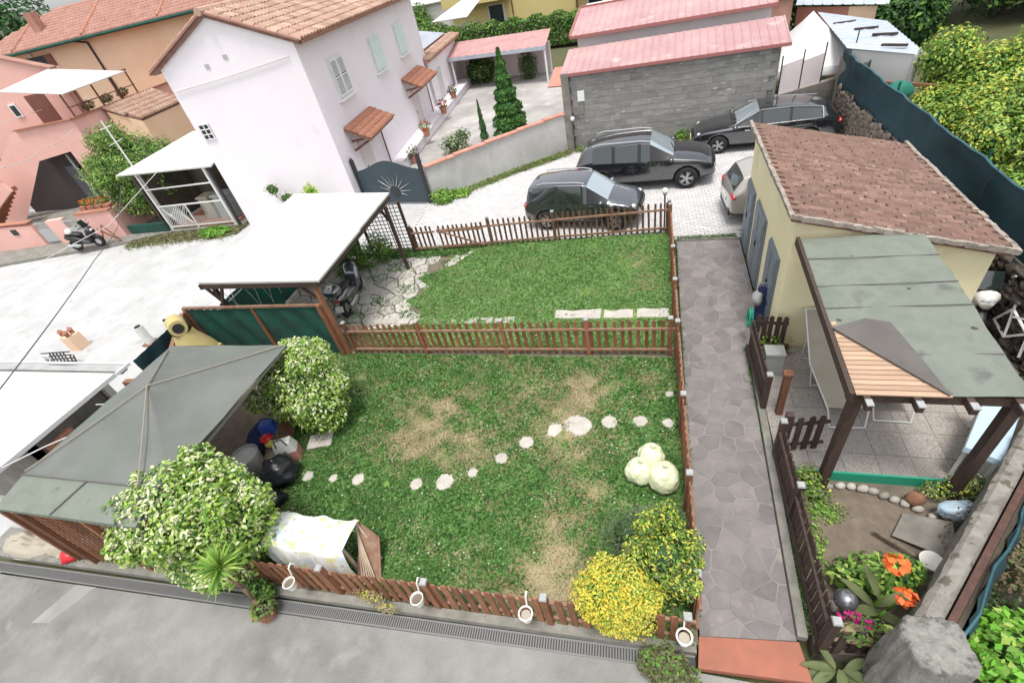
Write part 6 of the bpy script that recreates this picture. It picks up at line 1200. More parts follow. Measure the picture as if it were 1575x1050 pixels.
        for xx in (-.05,.14): m_ = MB(); m_.box((xx*L-.12,sg*(hw+.003),.555*H),(.16,.025,.025)); lpart('door_handle', m_, 'chrome' if chromeline else paint, t)
        if rails: m_ = MB(); m_.tube([(-.36*L,sg*hw*.70,.985*H),(-.30*L,sg*hw*.70,1.02*H),(-.02*L,sg*hw*.71,1.022*H),(.05*L,sg*hw*.69,.99*H)],.018,6); lpart('roof_rail', m_, 'steel' , t)
        if chromeline: m_ = MB(); m_.tube([(-.37*L,sg*hw*.955,.675*H),(0,sg*hw*.985,.655*H),(.2*L,sg*hw*.985,.64*H)],.014,5); m_.tube([(-.37*L,sg*hw*.955,.675*H),(-.36*L,sg*hw*.76,.915*H),(-.16*L,sg*hw*.745,.965*H),(.02*L,sg*hw*.745,.955*H),(.1*L,sg*hw*.75,.92*H),(.215*L,sg*hw*.93,.66*H)],.014,5); lpart('chrome_trim', m_, 'chrome', t)
    m_ = MB(); m_.box((.495*L,0,.37*H),(.03,W*.42,.16*H)); lpart('grille', m_, 'plastic_black', t); m_ = MB(); m_.box((.505*L,0,.30*H),(.02,.44,.10)); m_.box((-.503*L,0,.42*H),(.02,.44,.10)); lpart('number_plate', m_, 'plastic_white', t)
    m_ = MB(); m_.box((-.492*L,0,.24*H),(.05,W*.7,.10*H)); lpart('rear_bumper_trim', m_, 'plastic_black', t)
    for y in (-.22,.18): m_ = MB(); m_.beam((.222*L,y*W*.9,.715*H),(.19*L,(y+.36)*W*.6,.765*H),.02,.015); lpart('wiper', m_, 'plastic_black', t)
    return t
car('glossy black five door sport utility car standing behind the small dark grey car', (-.30,16.22,0), R_(-3), 4.35, 1.72, 1.50, 'black_paint', 'suv')
car('small dark grey car with pale roof rails directly behind the far picket fence', (-2.0,13.72,0), R_(-8), 3.45, 1.46, 1.38, 'grey_paint', 'small')
car('black estate car with chrome window trim in front of the dark rear wall', (3.55,18.62,0), R_(177), 4.5, 1.66, 1.32, 'black_paint', 'estate', rails=False, chromeline=True)
car('silver beige car showing only its rear end beside the cream garage', (3.92,13.55,0), R_(4), 4.1, 1.62, 1.45, 'beige_paint', 'suv', rails=False)

# motor scooters
def scooter(label, loc, rz, col, s_=1.0, fair=None, topbox=True, accent='steel', seatm='plastic_black', plate=True):
    t = thing('motor_scooter', label, 'scooter', loc, rz)
    for x in (-.62*s_,.62*s_):
        m_ = MB(); m_.lathe([(.13,-.05),(.24,-.055),(.27,0),(.24,.055),(.13,.05)],n=22); wh = put('wheel', m_.mesh('tyre','tyre',True), t, (x,0,.27), rot=(R_(90),0,0)); m_ = MB(); m_.cyl((0,0,-.04),(0,0,.04),.13,n=14); put('rim', m_.mesh('rim','rim'), wh)
    def hull(secs, mt, nm, n=12):
        m_ = MB(); V = []
        for x,z,w_,h in secs: V += [(x*s_, w_*math.cos(2*math.pi*i/n), z+h*math.sin(2*math.pi*i/n)) for i in range(n)]
        m_.add(V, [(k*n+i,k*n+(i+1)%n,(k+1)*n+(i+1)%n,(k+1)*n+i) for k in range(len(secs)-1) for i in range(n)]+[tuple(range(n)),tuple(range((len(secs)-1)*n,len(secs)*n))]); return lpart(nm, m_, mt, t, smooth=True)
    hull([(-.88,.66,.03,.03),(-.8,.66,.12,.09),(-.55,.60,.18,.16),(-.25,.52,.20,.20),(-.02,.38,.19,.13),(.2,.30,.17,.07),(.36,.30,.15,.07)], col, 'rear_body'); hull([(.30,.30,.14,.07),(.40,.5,.22,.18),(.50,.72,.24,.18),(.60,.82,.18,.14),(.74,.72,.08,.08)], fair or col, 'front_fairing')
    hull([(.38,.46,.05,.05),(.62,.56,.09,.05),(.86,.46,.06,.04),(.92,.36,.03,.03)], col, 'front_mudguard'); hull([(-.80,.76,.06,.03),(-.55,.80,.14,.06),(-.2,.76,.16,.06),(0,.70,.12,.05),(.06,.66,.05,.03)], seatm, 'seat')
    m_ = MB(); m_.tube([(.44*s_,-.34,1.0),(.50*s_,-.12,1.02),(.52*s_,0,.98),(.50*s_,.12,1.02),(.44*s_,.34,1.0)],.018,6); m_.cyl((.5*s_,0,.8),(.66*s_,0,.3),.035); lpart('handlebar', m_, 'plastic_black', t)
    m_ = MB(); m_.slab([(.56*s_,-.16,.95),(.56*s_,.16,.95),(.42*s_,.13,1.25),(.42*s_,-.13,1.25)],.01); lpart('windshield', m_, 'car_glass', t)
    for y in (-.3,.3): m_ = MB(); m_.ell((.42*s_,y,1.14),(.02,.06,.045),8,6); m_.cyl((.46*s_,y*.8,1.0),(.42*s_,y,1.12),.008,n=5); lpart('mirror', m_, 'chrome', t)
    m_ = MB(); m_.ell((.70*s_,0,.80),(.04,.10,.06),10,8); lpart('headlight', m_, 'lamp_clear', t, smooth=True); m_ = MB(); m_.ell((-.87*s_,0,.66),(.03,.09,.04),10,8); lpart('taillight', m_, 'lamp_red', t, smooth=True)
    for y in (-.19,.19): m_ = MB(); m_.beam((-.62*s_,y,.62),(-.12*s_,y*1.05,.54),.012,.05); lpart('side_trim', m_, accent, t)
    m_ = MB(); m_.cyl((-.15*s_,-.2,.28),(-.75*s_,-.22,.36),.05,.06,10); lpart('exhaust', m_, 'steel', t)
    if topbox: m_ = MB(); m_.ell((-.86*s_,0,.98),(.22,.24,.17),16,10); lpart('top_box', m_, col, t, smooth=True); m_ = MB(); m_.box((-.95*s_,.0,1.12),(.18,.16,.02),ry=-.45); lpart('top_box_label', m_, 'white_metal', t)
    if plate: m_ = MB(); m_.box((-.95*s_,0,.45),(.02,.2,.16),ry=.3); lpart('number_plate', m_, 'plastic_white', t)
    return t
scooter('dark blue black maxi scooter parked on the flagstones half under the white carport roof', (-8.12,9.62,.02), R_(103), 'grey_paint', 1.05, accent='chrome')
scooter('small black scooter by the pink boundary wall gate at the far left', (-23.6,13.9,.1), R_(12), 'plastic_black', .9, topbox=False, accent='plastic_black', plate=False)
scooter('white and black moped squeezed between the garage corner and the rubble wall', (5.62,8.75,0), R_(-98), 'plastic_black', .85, fair='plastic_white', topbox=False, accent='plastic_white')
m_ = MB(); m_.ell((0,0,0),(.15,.13,.14),14,10); solo('white_helmet', m_, 'plastic_white', 'white helmet sitting on the small black scooter seat', 'helmet', (-24.0,13.8,.98), True)
t = thing('bicycle', 'white bicycle leaning on the rubble wall beyond the pergola roof', 'bicycle', (5.78,7.75,0), R_(-95))
for x in (-.5,.5): m_ = MB(); m_.tube([(x+.31*math.cos(a*.3927),0,.33+.31*math.sin(a*.3927)) for a in range(17)],.018,6); lpart('wheel', m_, 'tyre', t)
m_ = MB(); m_.tube([(-.5,0,.33),(-.05,0,.3),(.38,0,.72),(-.2,0,.78),(-.5,0,.33)],.022,6); m_.tube([(-.05,0,.3),(-.22,0,.9)],.02,6); m_.tube([(.5,0,.33),(.36,0,.95)],.022,6); lpart('frame', m_, 'white_paint', t)
m_ = MB(); m_.tube([(.3,-.26,1.0),(.38,0,.98),(.3,.26,1.0)],.016,6); lpart('handlebar', m_, 'steel', t); m_ = MB(); m_.ell((-.24,0,.93),(.13,.07,.04)); lpart('saddle', m_, 'plastic_black', t)
m_ = MB(); m_.tube([(-23.0,14.05,.1),(-22.7,14.3,.95),(-22.3,14.35,.15),(-22.55,14.05,.75),(-23.1,14.3,.8),(-22.3,14.35,.15)],.03,5); o = put('folding_stand', m_.mesh('folding_stand','rust')); tag(o, 'rusty folding metal stand beside the small black scooter', 'stand')

# ------------------------------------------------------------------ plants
def trunk(parent, pts, r0, r1, mt='bark', nm='trunk'):
    m_ = MB(); n = len(pts)-1
    for k in range(n): m_.cyl(pts[k], pts[k+1], r0+(r1-r0)*k/n, r0+(r1-r0)*(k+1)/n, 8)
    return lpart(nm, m_, mt, parent, smooth=True)
def shrub(name, label, cat, loc, blobs, n, ls, mats, wts, trunks=True, group=None, **k):
    t = thing(name, label, cat, loc, 0, group); bl = [((b[0][0]+loc[0],b[0][1]+loc[1],b[0][2]+loc[2]),b[1]) for b in blobs]
    crown('foliage', t, bl, n, ls, mats, wts, off=loc, **k)
    if trunks:
        m_ = MB(); c = Vector(blobs[0][0]); r = random.Random(n)
        for q in range(5):
            e = Vector(blobs[q%len(blobs)][0])+Vector((r.uniform(-.3,.3),r.uniform(-.3,.3),r.uniform(-.1,.3)))*blobs[0][1][0]; mid = Vector((e.x*.45,e.y*.45,e.z*.5)); m_.cyl((0,0,-.05),mid,.035*blobs[0][1][2]+.006,.02*blobs[0][1][2]+.004,6); m_.cyl(mid,e,.02*blobs[0][1][2]+.004,.006,6)
        lpart('stem', m_, 'bark', t)
        m_ = MB()
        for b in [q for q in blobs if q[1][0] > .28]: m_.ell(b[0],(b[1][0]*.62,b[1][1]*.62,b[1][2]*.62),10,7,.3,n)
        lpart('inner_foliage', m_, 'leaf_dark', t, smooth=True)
    return t
VAR = ['leaf_cream','leaf_lime','leaf_mid','leaf_dark']
def sprigs(bl, n, r0, r1, seed):
    r = random.Random(seed); out = list(bl)
    for _ in range(n):
        c, R = r.choice(bl); d = Vector((r.gauss(0,1),r.gauss(0,1),abs(r.gauss(0,1)))).normalized(); q = r.uniform(r0,r1); out.append(((c[0]+d.x*R[0]*.97,c[1]+d.y*R[1]*.97,c[2]+d.z*R[2]*.97),(q,q,q*1.15)))
    return out
def zv(P, d, mi):       # cream leaves made likelier towards the outside top
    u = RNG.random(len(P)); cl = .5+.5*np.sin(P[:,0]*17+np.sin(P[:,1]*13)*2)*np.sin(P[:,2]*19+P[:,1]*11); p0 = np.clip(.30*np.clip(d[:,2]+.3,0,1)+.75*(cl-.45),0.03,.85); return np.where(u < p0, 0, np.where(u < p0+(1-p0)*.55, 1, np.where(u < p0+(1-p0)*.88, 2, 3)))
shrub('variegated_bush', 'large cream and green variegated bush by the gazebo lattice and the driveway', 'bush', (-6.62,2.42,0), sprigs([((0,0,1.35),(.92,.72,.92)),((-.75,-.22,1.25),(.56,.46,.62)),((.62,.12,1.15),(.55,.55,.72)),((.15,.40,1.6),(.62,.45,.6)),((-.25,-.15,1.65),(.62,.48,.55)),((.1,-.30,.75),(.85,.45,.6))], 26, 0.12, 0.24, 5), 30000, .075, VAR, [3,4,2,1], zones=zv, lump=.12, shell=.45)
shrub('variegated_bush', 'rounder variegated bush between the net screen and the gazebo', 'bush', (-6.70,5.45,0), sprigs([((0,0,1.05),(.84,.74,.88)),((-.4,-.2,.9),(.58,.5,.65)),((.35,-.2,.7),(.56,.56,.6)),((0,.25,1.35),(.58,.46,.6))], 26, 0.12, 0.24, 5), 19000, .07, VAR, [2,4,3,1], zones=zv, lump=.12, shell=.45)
YEL = ['leaf_yellow','leaf_gold','leaf_mid','leaf_dark']
def zy(P, d, mi):
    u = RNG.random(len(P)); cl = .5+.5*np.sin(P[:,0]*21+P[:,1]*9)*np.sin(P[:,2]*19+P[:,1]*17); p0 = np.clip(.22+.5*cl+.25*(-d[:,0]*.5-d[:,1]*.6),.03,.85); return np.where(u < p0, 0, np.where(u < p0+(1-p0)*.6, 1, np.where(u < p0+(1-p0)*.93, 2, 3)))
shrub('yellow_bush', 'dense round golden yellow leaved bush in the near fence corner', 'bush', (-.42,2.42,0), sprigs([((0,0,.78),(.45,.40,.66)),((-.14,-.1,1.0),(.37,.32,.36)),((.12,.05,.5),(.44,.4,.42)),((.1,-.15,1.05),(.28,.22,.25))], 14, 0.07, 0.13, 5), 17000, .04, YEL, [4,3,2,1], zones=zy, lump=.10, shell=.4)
shrub('golden_shrub', 'loose gold tipped green shrub behind the golden bush next to the path fence', 'bush', (.15,2.98,0), sprigs([((.0,.0,.75),(.42,.40,.5)),((-.24,.12,1.18),(.15,.15,.34)),((-.38,-.15,.9),(.16,.16,.3)),((.32,.05,1.06),(.15,.15,.28)),((.05,.3,1.1),(.14,.14,.26)),((.22,-.32,.85),(.2,.18,.22)),((-.05,-.1,.5),(.4,.36,.4))], 14, 0.07, 0.13, 5), 8500, .055, ['leaf_gold','leaf_mid','leaf_olive','leaf_dark'], [3.2,3,2,1], lump=.2, shell=.6, aspect=.4)
shrub('rosemary_bush', 'grey green rosemary like bush at the lawn edge behind the golden shrubs', 'bush', (-.12,3.42,0), [((0,0,.42),(.62,.36,.42)),((.25,.1,.62),(.35,.25,.3))], 9000, .05, ['leaf_grey','leaf_olive','leaf_dark'], [3,4,2], aspect=.16, lump=.2, shell=.7)
shrub('olive_shrub', 'drooping olive green shrub overhanging the drain at the end of the near fence', 'bush', (.12,1.95,-.08), [((0,0,.28),(.3,.2,.3)),((.2,-.05,.2),(.22,.16,.2))], 1800, .06, ['leaf_olive','leaf_brown','leaf_mid'], [4,2,2], lump=.3, shell=.8, trunks=False)
# spiky potted plant: curved bare stem leaning from the terracotta pot
t = thing('potted_dracaena', 'leaning spiky headed plant on a bare curved stem in a terracotta pot on the driveway', 'potted plant', (-5.58,1.72,-.08))
m_ = MB(); m_.lathe([(0,0),(.11,0),(.15,.2),(.165,.2),(.17,.25),(.14,.25),(.13,.19),(0,.19)],n=20); lpart('pot', m_, 'terracotta', t); m_ = MB(); m_.cyl((0,0,.18),(0,0,.2),.135,n=14); lpart('soil', m_, 'soil_dark', t)
tp = [(0,0,.18),(-.02,.04,.5),(.02,.06,.85),(.03,.05,1.15),(.0,.08,1.42)]; trunk(t, tp, .028, .02, 'rail_wood')
n = 120; V = []; top = np.array(tp[-1]); 
for k in range(n):
    a = RNG.uniform(0,6.283); el = RNG.uniform(-.45,1.35); L_ = RNG.uniform(.26,.42); w_ = .016; d = np.array([math.cos(a)*math.cos(el),math.sin(a)*math.cos(el),math.sin(el)]); sd_ = np.array([-math.sin(a),math.cos(a),0])*w_
    p1 = top+d*L_*.5; p2 = top+d*L_+np.array([0,0,-.10*L_]); V += [top-sd_*.5,top+sd_*.5,p1+sd_,p1-sd_, p1-sd_,p1+sd_,p2+sd_*.1,p2-sd_*.1]
V = np.array(V); F_ = np.arange(len(V)).reshape(-1,4); me = fast('spiky_leaves', V, F_, np.repeat(RNG.choice(2,n,p=[.7,.3]),2), ['leaf_mid','leaf_lime']); put('spiky_leaves', me, t)
o = crown('undergrowth', t, [((0+.05,.02,.3),(.18,.18,.16))], 300, .06, ['leaf_mid','leaf_olive'], [1,1])
shrub('leafy_weeds', 'dark leafy weeds under the lattice beside the dracaena pot', 'plants', (-5.75,1.95,0), [((0,0,.2),(.25,.14,.2))], 500, .07, ['leaf_mid','leaf_dark'], [1,1], trunks=False)
# flowerbed plants
shrub('leafy_plant', 'bright green leafy plant in the middle of the flowerbed below the canna flowers', 'plant', (2.62,3.28,0), [((0,0,.33),(.42,.26,.3)),((.3,.1,.32),(.25,.2,.24)),((-.3,.0,.28),(.2,.18,.2))], 1500, .085, ['leaf_mid','leaf_lime','leaf_dark'], [4,3,2], trunks=False, shell=.8)
def big_leaves(t, specs, mt, nm='leaf'):
    for (b_, tip, w_) in specs:
        b_, tip = Vector(b_), Vector(tip); d = tip-b_; s_ = d.cross(Z).normalized()*w_; m_ = MB(); V = []
        for k in range(7): q = k/6; c = b_+d*q-Z*(.18*d.length*q*q); ww = math.sin(math.pi*min(1,q*.9+.08))**.8; V += [c-s_*ww+Z*.02*ww, c-Z*.012, c+s_*ww+Z*.02*ww]
        m_.add(V, [(3*k+j,3*k+3+j,3*k+4+j,3*k+1+j) for k in range(6) for j in (0,1)]); lpart(nm, m_, mt, t, smooth=True)
t = thing('canna_plant', 'tall canna plant with two heads of orange red flowers in the flowerbed', 'plant', (2.52,2.92,0))
trunk(t, [(0,0,0),(.02,.03,.6),(.02,.10,1.08)], .02, .012, 'leaf_mid', 'stem'); trunk(t, [(0.02,-.05,0),(.04,-.1,.5),(.04,-.14,.92)], .02, .012, 'leaf_mid', 'stem')
big_leaves(t, [((0,0,.3),(-.35,.2,.6),.06),((0,0,.35),(.35,.1,.62),.06),((.02,-.05,.3),(-.3,-.15,.55),.065),((0,0,.2),(.3,-.25,.45),.06),((0,0,.5),(-.15,.3,.85),.05),((.0,-.1,.15),(-.38,-.05,.3),.06)], 'leaf_olive')
for c, n, rr_ in (((2.52+.03,2.92+.12,1.14),42,.12),((2.52+.05,2.92-.15,.98),36,.10)): crown('flower_head', t, [(c,(rr_*1.1,rr_*.9,rr_*.6))], n, .085, ['petal_orange'], [1], off=(2.52,2.92,0), aspect=.75)
t = thing('magenta_flowers', 'small plant with magenta flowers in a wooden trough at the flowerbed corner', 'flowers', (2.16,2.56,0)); m_ = MB(); m_.box((0,-.02,.42),(.36,.16,.14)); lpart('trough', m_, 'reed_wood', t)
crown('foliage', t, [((2.22,2.55,.56),(.28,.15,.12))], 260, .06, ['leaf_mid','leaf_olive','leaf_dark'], [2,2,1], off=(2.16,2.56,0)); 
for c_, s_, n__ in (((2.1,2.62,.68),(.13,.06,.06),34),((2.28,2.56,.66),(.08,.05,.05),18),((2.44,2.46,.62),(.03,.025,.02),16)): crown('flower_head', t, [(c_,s_)], n__, .045, ['petal_magenta'], [1], off=(2.16,2.56,0), aspect=.8)
t = thing('broad_leaf_plant', 'broad grey green leaves hanging over the terracotta step in front of the small dark fence', 'plant', (2.02,2.28,-.08))
big_leaves(t, [((0,0,.1),(-.36,-.02,.2),.05),((0,0,.1),(-.28,-.2,.12),.055),((.05,0,.12),(.02,-.3,.16),.06),((.08,0,.12),(.34,-.14,.25),.055),((0,0,.12),(-.16,.17,.3),.045),((.1,0,.1),(.3,.1,.32),.05),((.0,-.02,.1),(-.42,-.12,.05),.05),((.1,0,.1),(.22,-.26,.2),.05)], 'leaf_olive')
t = thing('vine_leaves', 'pale green broad vine leaves above the small dark fence', 'plant', (2.38,2.52,0)); big_leaves(t, [((0,0,.5),(.12,-.02,.62),.08),((0,0,.5),(-.1,.06,.66),.07),((0,0,.5),(.05,-.14,.55),.07),((0,0,.52),(.16,.1,.6),.06)], 'leaf_lime')
shrub('creeping_plant', 'dark creeping plant around the foot of the left pergola post', 'plant', (2.2,4.72,0), [((0,0,.2),(.26,.2,.22)),((.1,-.2,.12),(.2,.12,.14))], 900, .06, ['leaf_mid','leaf_olive','leaf_gold'], [3,2,1], trunks=False, shell=.8)
shrub('yellowish_plant', 'yellow green small leaved plant at the foot of the right pergola post', 'plant', (4.15,4.78,0), [((0,0,.2),(.3,.2,.22)),((-.35,-.05,.12),(.2,.16,.14))], 1500, .04, ['leaf_gold','leaf_olive','leaf_cream','leaf_mid'], [2,3,1,2], trunks=False, shell=.8)
shrub('ground_weeds', 'green weeds along the flowerbed side of the dark picket fence', 'weeds', (2.14,3.85,0), [((0,0,.03),(.14,.55,.08)),((.25,.45,.02),(.3,.2,.06))], 900, .05, ['leaf_mid','leaf_lime'], [3,1], trunks=False, shell=.9)
# lower right garden
shrub('bright_bush', 'bright light green bush at the bottom right corner', 'bush', (3.85,2.75,-.3), sprigs([((0,0,.35),(.5,.42,.42)),((.45,.1,.3),(.42,.4,.4)),((-.3,.05,.2),(.3,.3,.3)),((.2,-.3,.25),(.5,.3,.35))], 14, 0.07, 0.13, 5), 4200, .1, ['leaf_bright','leaf_lime','leaf_mid'], [5,2,2], aspect=.6)
t = thing('dead_shrub', 'bare brown dead shrub with thin branches behind the bright green bush', 'shrub', (4.35,3.9,-.3)); m_ = MB(); r = random.Random(8)
for k in range(26):
    a = r.uniform(0,6.28); p = Vector((0,0,0)); d = Vector((math.cos(a)*.5,math.sin(a)*.5,.8)).normalized()
    for q in range(4): p2 = p+d*r.uniform(.16,.26); m_.cyl(p,p2,.012-.002*q,.010-.002*q,5); p = p2; d = (d+Vector((r.uniform(-.5,.5),r.uniform(-.5,.5),r.uniform(-.1,.3)))).normalized()
lpart('branches', m_, 'canvas_beige', t); crown('dry_leaves', t, [((4.35,3.9,.25),(.75,.7,.42))], 2600, .06, ['leaf_brown','leaf_olive'], [3,2], off=(4.35,3.9,-.3), shell=.9)
shrub('dark_ground_plants', 'dark plants between the rock pillar and the dead shrub', 'plants', (3.75,3.3,-.3), [((0,0,.12),(.5,.5,.25)),((.7,.9,.1),(.6,.6,.25)),((1.4,1.9,.1),(.6,.7,.3))], 4200, .08, ['leaf_dark','leaf_wood','leaf_olive'], [4,3,1], trunks=False, shell=.9)
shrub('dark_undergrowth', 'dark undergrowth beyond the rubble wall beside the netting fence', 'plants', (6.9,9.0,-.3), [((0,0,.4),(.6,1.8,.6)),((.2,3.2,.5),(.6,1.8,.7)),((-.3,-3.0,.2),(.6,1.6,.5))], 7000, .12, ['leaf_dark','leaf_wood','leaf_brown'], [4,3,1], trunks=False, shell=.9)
# trees on the right
YT = ['leaf_gold','leaf_lime','leaf_mid','leaf_dark','leaf_yellow']
def zt_(P, d, mi):
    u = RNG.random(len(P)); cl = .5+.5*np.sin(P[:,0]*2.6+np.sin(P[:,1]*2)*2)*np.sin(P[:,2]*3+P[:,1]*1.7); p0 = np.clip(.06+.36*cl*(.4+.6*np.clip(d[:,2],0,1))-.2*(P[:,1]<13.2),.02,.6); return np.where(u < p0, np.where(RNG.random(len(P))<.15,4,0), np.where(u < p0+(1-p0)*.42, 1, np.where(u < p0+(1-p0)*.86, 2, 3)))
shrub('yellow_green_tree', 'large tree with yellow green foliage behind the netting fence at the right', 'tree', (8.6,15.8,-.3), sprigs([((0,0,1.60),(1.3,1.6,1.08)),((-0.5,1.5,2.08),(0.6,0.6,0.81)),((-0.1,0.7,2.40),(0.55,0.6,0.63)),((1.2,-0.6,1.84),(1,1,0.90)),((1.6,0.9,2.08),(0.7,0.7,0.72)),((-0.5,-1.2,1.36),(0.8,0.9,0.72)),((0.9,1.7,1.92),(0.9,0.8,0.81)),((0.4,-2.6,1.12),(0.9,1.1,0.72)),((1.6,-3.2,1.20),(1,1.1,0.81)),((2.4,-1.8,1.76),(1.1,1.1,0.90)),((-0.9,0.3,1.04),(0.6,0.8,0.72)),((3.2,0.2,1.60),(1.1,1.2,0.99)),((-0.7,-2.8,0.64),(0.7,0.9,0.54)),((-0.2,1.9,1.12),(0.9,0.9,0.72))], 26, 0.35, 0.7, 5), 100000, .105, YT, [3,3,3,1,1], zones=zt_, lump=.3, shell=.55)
def treeb(name, label, loc, R, h, n, ls, mats, wts, seed, cat='tree', group=None, th=.3):
    r = random.Random(seed); bl = [((0,0,h),(R,R,R*.8))]
    for k in range(7): a = r.uniform(0,6.28); q = r.uniform(.4,.75)*R; bl.append(((q*math.cos(a),q*math.sin(a),h+r.uniform(-.45,.5)*R),(R*r.uniform(.4,.6),)*3))
    t = shrub(name, label, cat, loc, bl, n, ls, mats, wts, group=group, lump=.25, shell=.5, trunks=False); trunk(t, [(0,0,-.2),(.1,0,h*.5),(0,.1,h)], th*R*.3, th*R*.12); return t
WD = (['leaf_wood','leaf_dark','leaf_mid'],[4,3,1.6])
TR = [(8.5,33,3.0,2.6,'darkest tree at the left end of the dark row beyond the olive field'),(12.2,34,3.4,3.0,'broad dark tree in the middle of the row at the top right'),(16.6,33,3.6,3.0,'dark tree at the top right beyond the olive grass'),(20.5,30,3.6,3.0,'dark leafy tree closing the row at the right edge'),(10.5,29.8,1.9,1.2,'low dark bush in front of the row of trees')]
for k,(x,y,R,h,lab) in enumerate(TR): treeb('dark_tree', lab, (x,y,-.3), R, h, 15000, .26, *WD, seed=k+2, group='dark trees beyond the field')
for k in range(7): treeb('distant_tree', ['distant dark tree','distant green tree'][k%2]+[' far left behind the peach house roof',' left of the pale far building',' beside the pale far building',' behind the yellow house',' far behind the white box building',' far behind the marquee',' far behind the dark row at the right'][k], ((-62,44),(-50,58),(-34,72),(-20,78),(8,70),(24,60),(42,48))[k]+(-.3,), 5.5, 3.8, 5000, .7, *WD, seed=k+20, group='distant trees')
treeb('dark_cypress_tree', 'dark blue green conifer in the top left corner behind the peach roof', (-50,33,-.3), 5.5, 9.8, 12000, .45, ['leaf_conifer','leaf_dark','leaf_grey'], [2,4,1], 41)
t = thing('feathery_tree', 'feathery drooping green tree between the pink house and the white porch', 'tree', (-22.3,16.6,0))
bl = sprigs([((-22.3,16.6,2.3),(1.5,1.4,1.1)),((-23.4,16.4,2.5),(.9,.9,.7)),((-21.2,16.8,2.6),(1.0,1.0,.75)),((-22.0,16.2,1.3),(1.2,1.0,.8)),((-22.6,17.2,3.2),(.7,.7,.6))], 30, .25, .6, 9)
crown('foliage', t, bl, 34000, .2, ['leaf_mid','leaf_lime','leaf_dark','leaf_olive'], [4,1.6,2.5,2.4], aspect=.2, shell=.8, lump=.35, flop=.8, off=(-22.3,16.6,0))
trunk(t, [(0,0,-.2),(.1,0,1.1),(0,.1,2.2)], .14, .06); trunk(t, [(.1,0,1.0),(-.6,-.1,1.9),(-1.1,-.2,2.5)], .07, .03, nm='branch'); trunk(t, [(.1,0,1.0),(.6,.1,1.9),(1.0,.2,2.5)], .07, .03, nm='branch')
def cone_tree(name, label, loc, R, h, n, ls, mats, wts):
    t = thing(name, label, 'tree', loc); u = RNG.random(n)**.8; z = (1-u)**1.0*h*.98+.05*h; rr_ = R*(1-z/h*.93)*(1+.14*np.sin(z*11)+.1*np.sin(z*23+1)); a = RNG.uniform(0,6.283,n); q = 1-.35*RNG.random(n)**2; q *= 1+.1*np.sin(a*5+z*6)
    P = np.stack([rr_*q*np.cos(a),rr_*q*np.sin(a),z],1); N_ = np.stack([np.cos(a),np.sin(a),np.full(n,.4)],1)+RNG.normal(size=(n,3))*.5; put('foliage', leaf_mesh('foliage',P,N_,ls,mats,RNG.choice(len(mats),n,p=np.array(wts)/sum(wts)),.45), t)
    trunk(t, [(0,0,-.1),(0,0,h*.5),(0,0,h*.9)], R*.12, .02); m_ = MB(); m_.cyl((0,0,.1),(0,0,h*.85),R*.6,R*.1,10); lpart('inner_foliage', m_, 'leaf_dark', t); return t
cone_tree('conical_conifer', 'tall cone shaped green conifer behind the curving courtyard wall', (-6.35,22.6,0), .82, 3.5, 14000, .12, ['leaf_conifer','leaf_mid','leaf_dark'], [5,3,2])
cone_tree('slim_cypress', 'slim young cypress left of the big conifer in the courtyard', (-7.62,22.3,0), .2, 1.75, 1800, .08, ['leaf_conifer','leaf_olive'], [3,1])
shrub('white_flowering_shrub', 'straggly grey green shrub in the courtyard near the gate', 'shrub', (-8.75,21.2,0), [((0,0,.4),(.7,.6,.42)),((.3,.3,.6),(.45,.4,.35))], 1500, .12, ['leaf_olive','leaf_grey','leaf_cream'], [3,2,1.6], shell=.9)
shrub('wall_shrub', 'dark flowering bush under the pink shelter roof', 'shrub', (-11.0,34.2,0), [((0,0,.8),(1.0,.6,.8))], 1800, .18, ['leaf_dark','leaf_mid','petal_white'], [5,3,.3]); shrub('wall_shrub', 'dark spiky bush at the right end of the pink shelter', 'shrub', (-7.6,33.3,0), [((0,0,.8),(.6,.5,.9))], 1200, .2, ['leaf_dark','leaf_olive'], [4,3], aspect=.25)
# clipped hedge and grey bushes
h0, h1 = Vector((-17.5,46.3,0)), Vector((-5.0,42.9,0)); n = 24000; u = RNG.random(n); k = RNG.random(n); hz = 1.75+.15*np.sin(u*40)
P = np.array(h0)[None]*(1-u[:,None])+np.array(h1)[None]*u[:,None]; face = RNG.random(n) < .6; P[:,2] = np.where(face, k*hz, hz+RNG.normal(size=n)*.07); P[:,1] += np.where(face, RNG.normal(size=n)*.08, k*1.6); N_ = np.where(face[:,None], [[0,-1,.3]], [[0,0,1]])+RNG.normal(size=(n,3))*.5
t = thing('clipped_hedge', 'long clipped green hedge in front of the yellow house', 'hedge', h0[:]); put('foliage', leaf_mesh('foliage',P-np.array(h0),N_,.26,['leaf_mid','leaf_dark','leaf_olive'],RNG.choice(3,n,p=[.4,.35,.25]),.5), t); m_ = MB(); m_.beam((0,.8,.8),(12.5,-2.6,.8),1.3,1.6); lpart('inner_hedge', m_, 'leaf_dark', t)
for k,(x,y,R) in enumerate(((-20.5,52.5,1.5),(-23.5,56.5,2.0),(-27,61,2.4))): treeb('hedge_bush', ['nearest','middle','farthest'][k]+' olive green hedge clump receding behind the white house', (x,y,0), R, R*.5, 5000, .3, ['leaf_mid','leaf_olive','leaf_dark'], [3,2,2], 60+k, 'hedge', 'hedge clumps behind the white house')
shrub('grey_shrub', 'silvery grey green shrub between the hedge and the yellow house balcony', 'shrub', (-15.6,47.7,0), [((0,0,1.0),(1.7,.7,1.2)),((-2,.4,.8),(1.4,.7,1.0))], 6000, .25, ['leaf_grey','leaf_olive'], [4,1], aspect=.3, shell=.7)
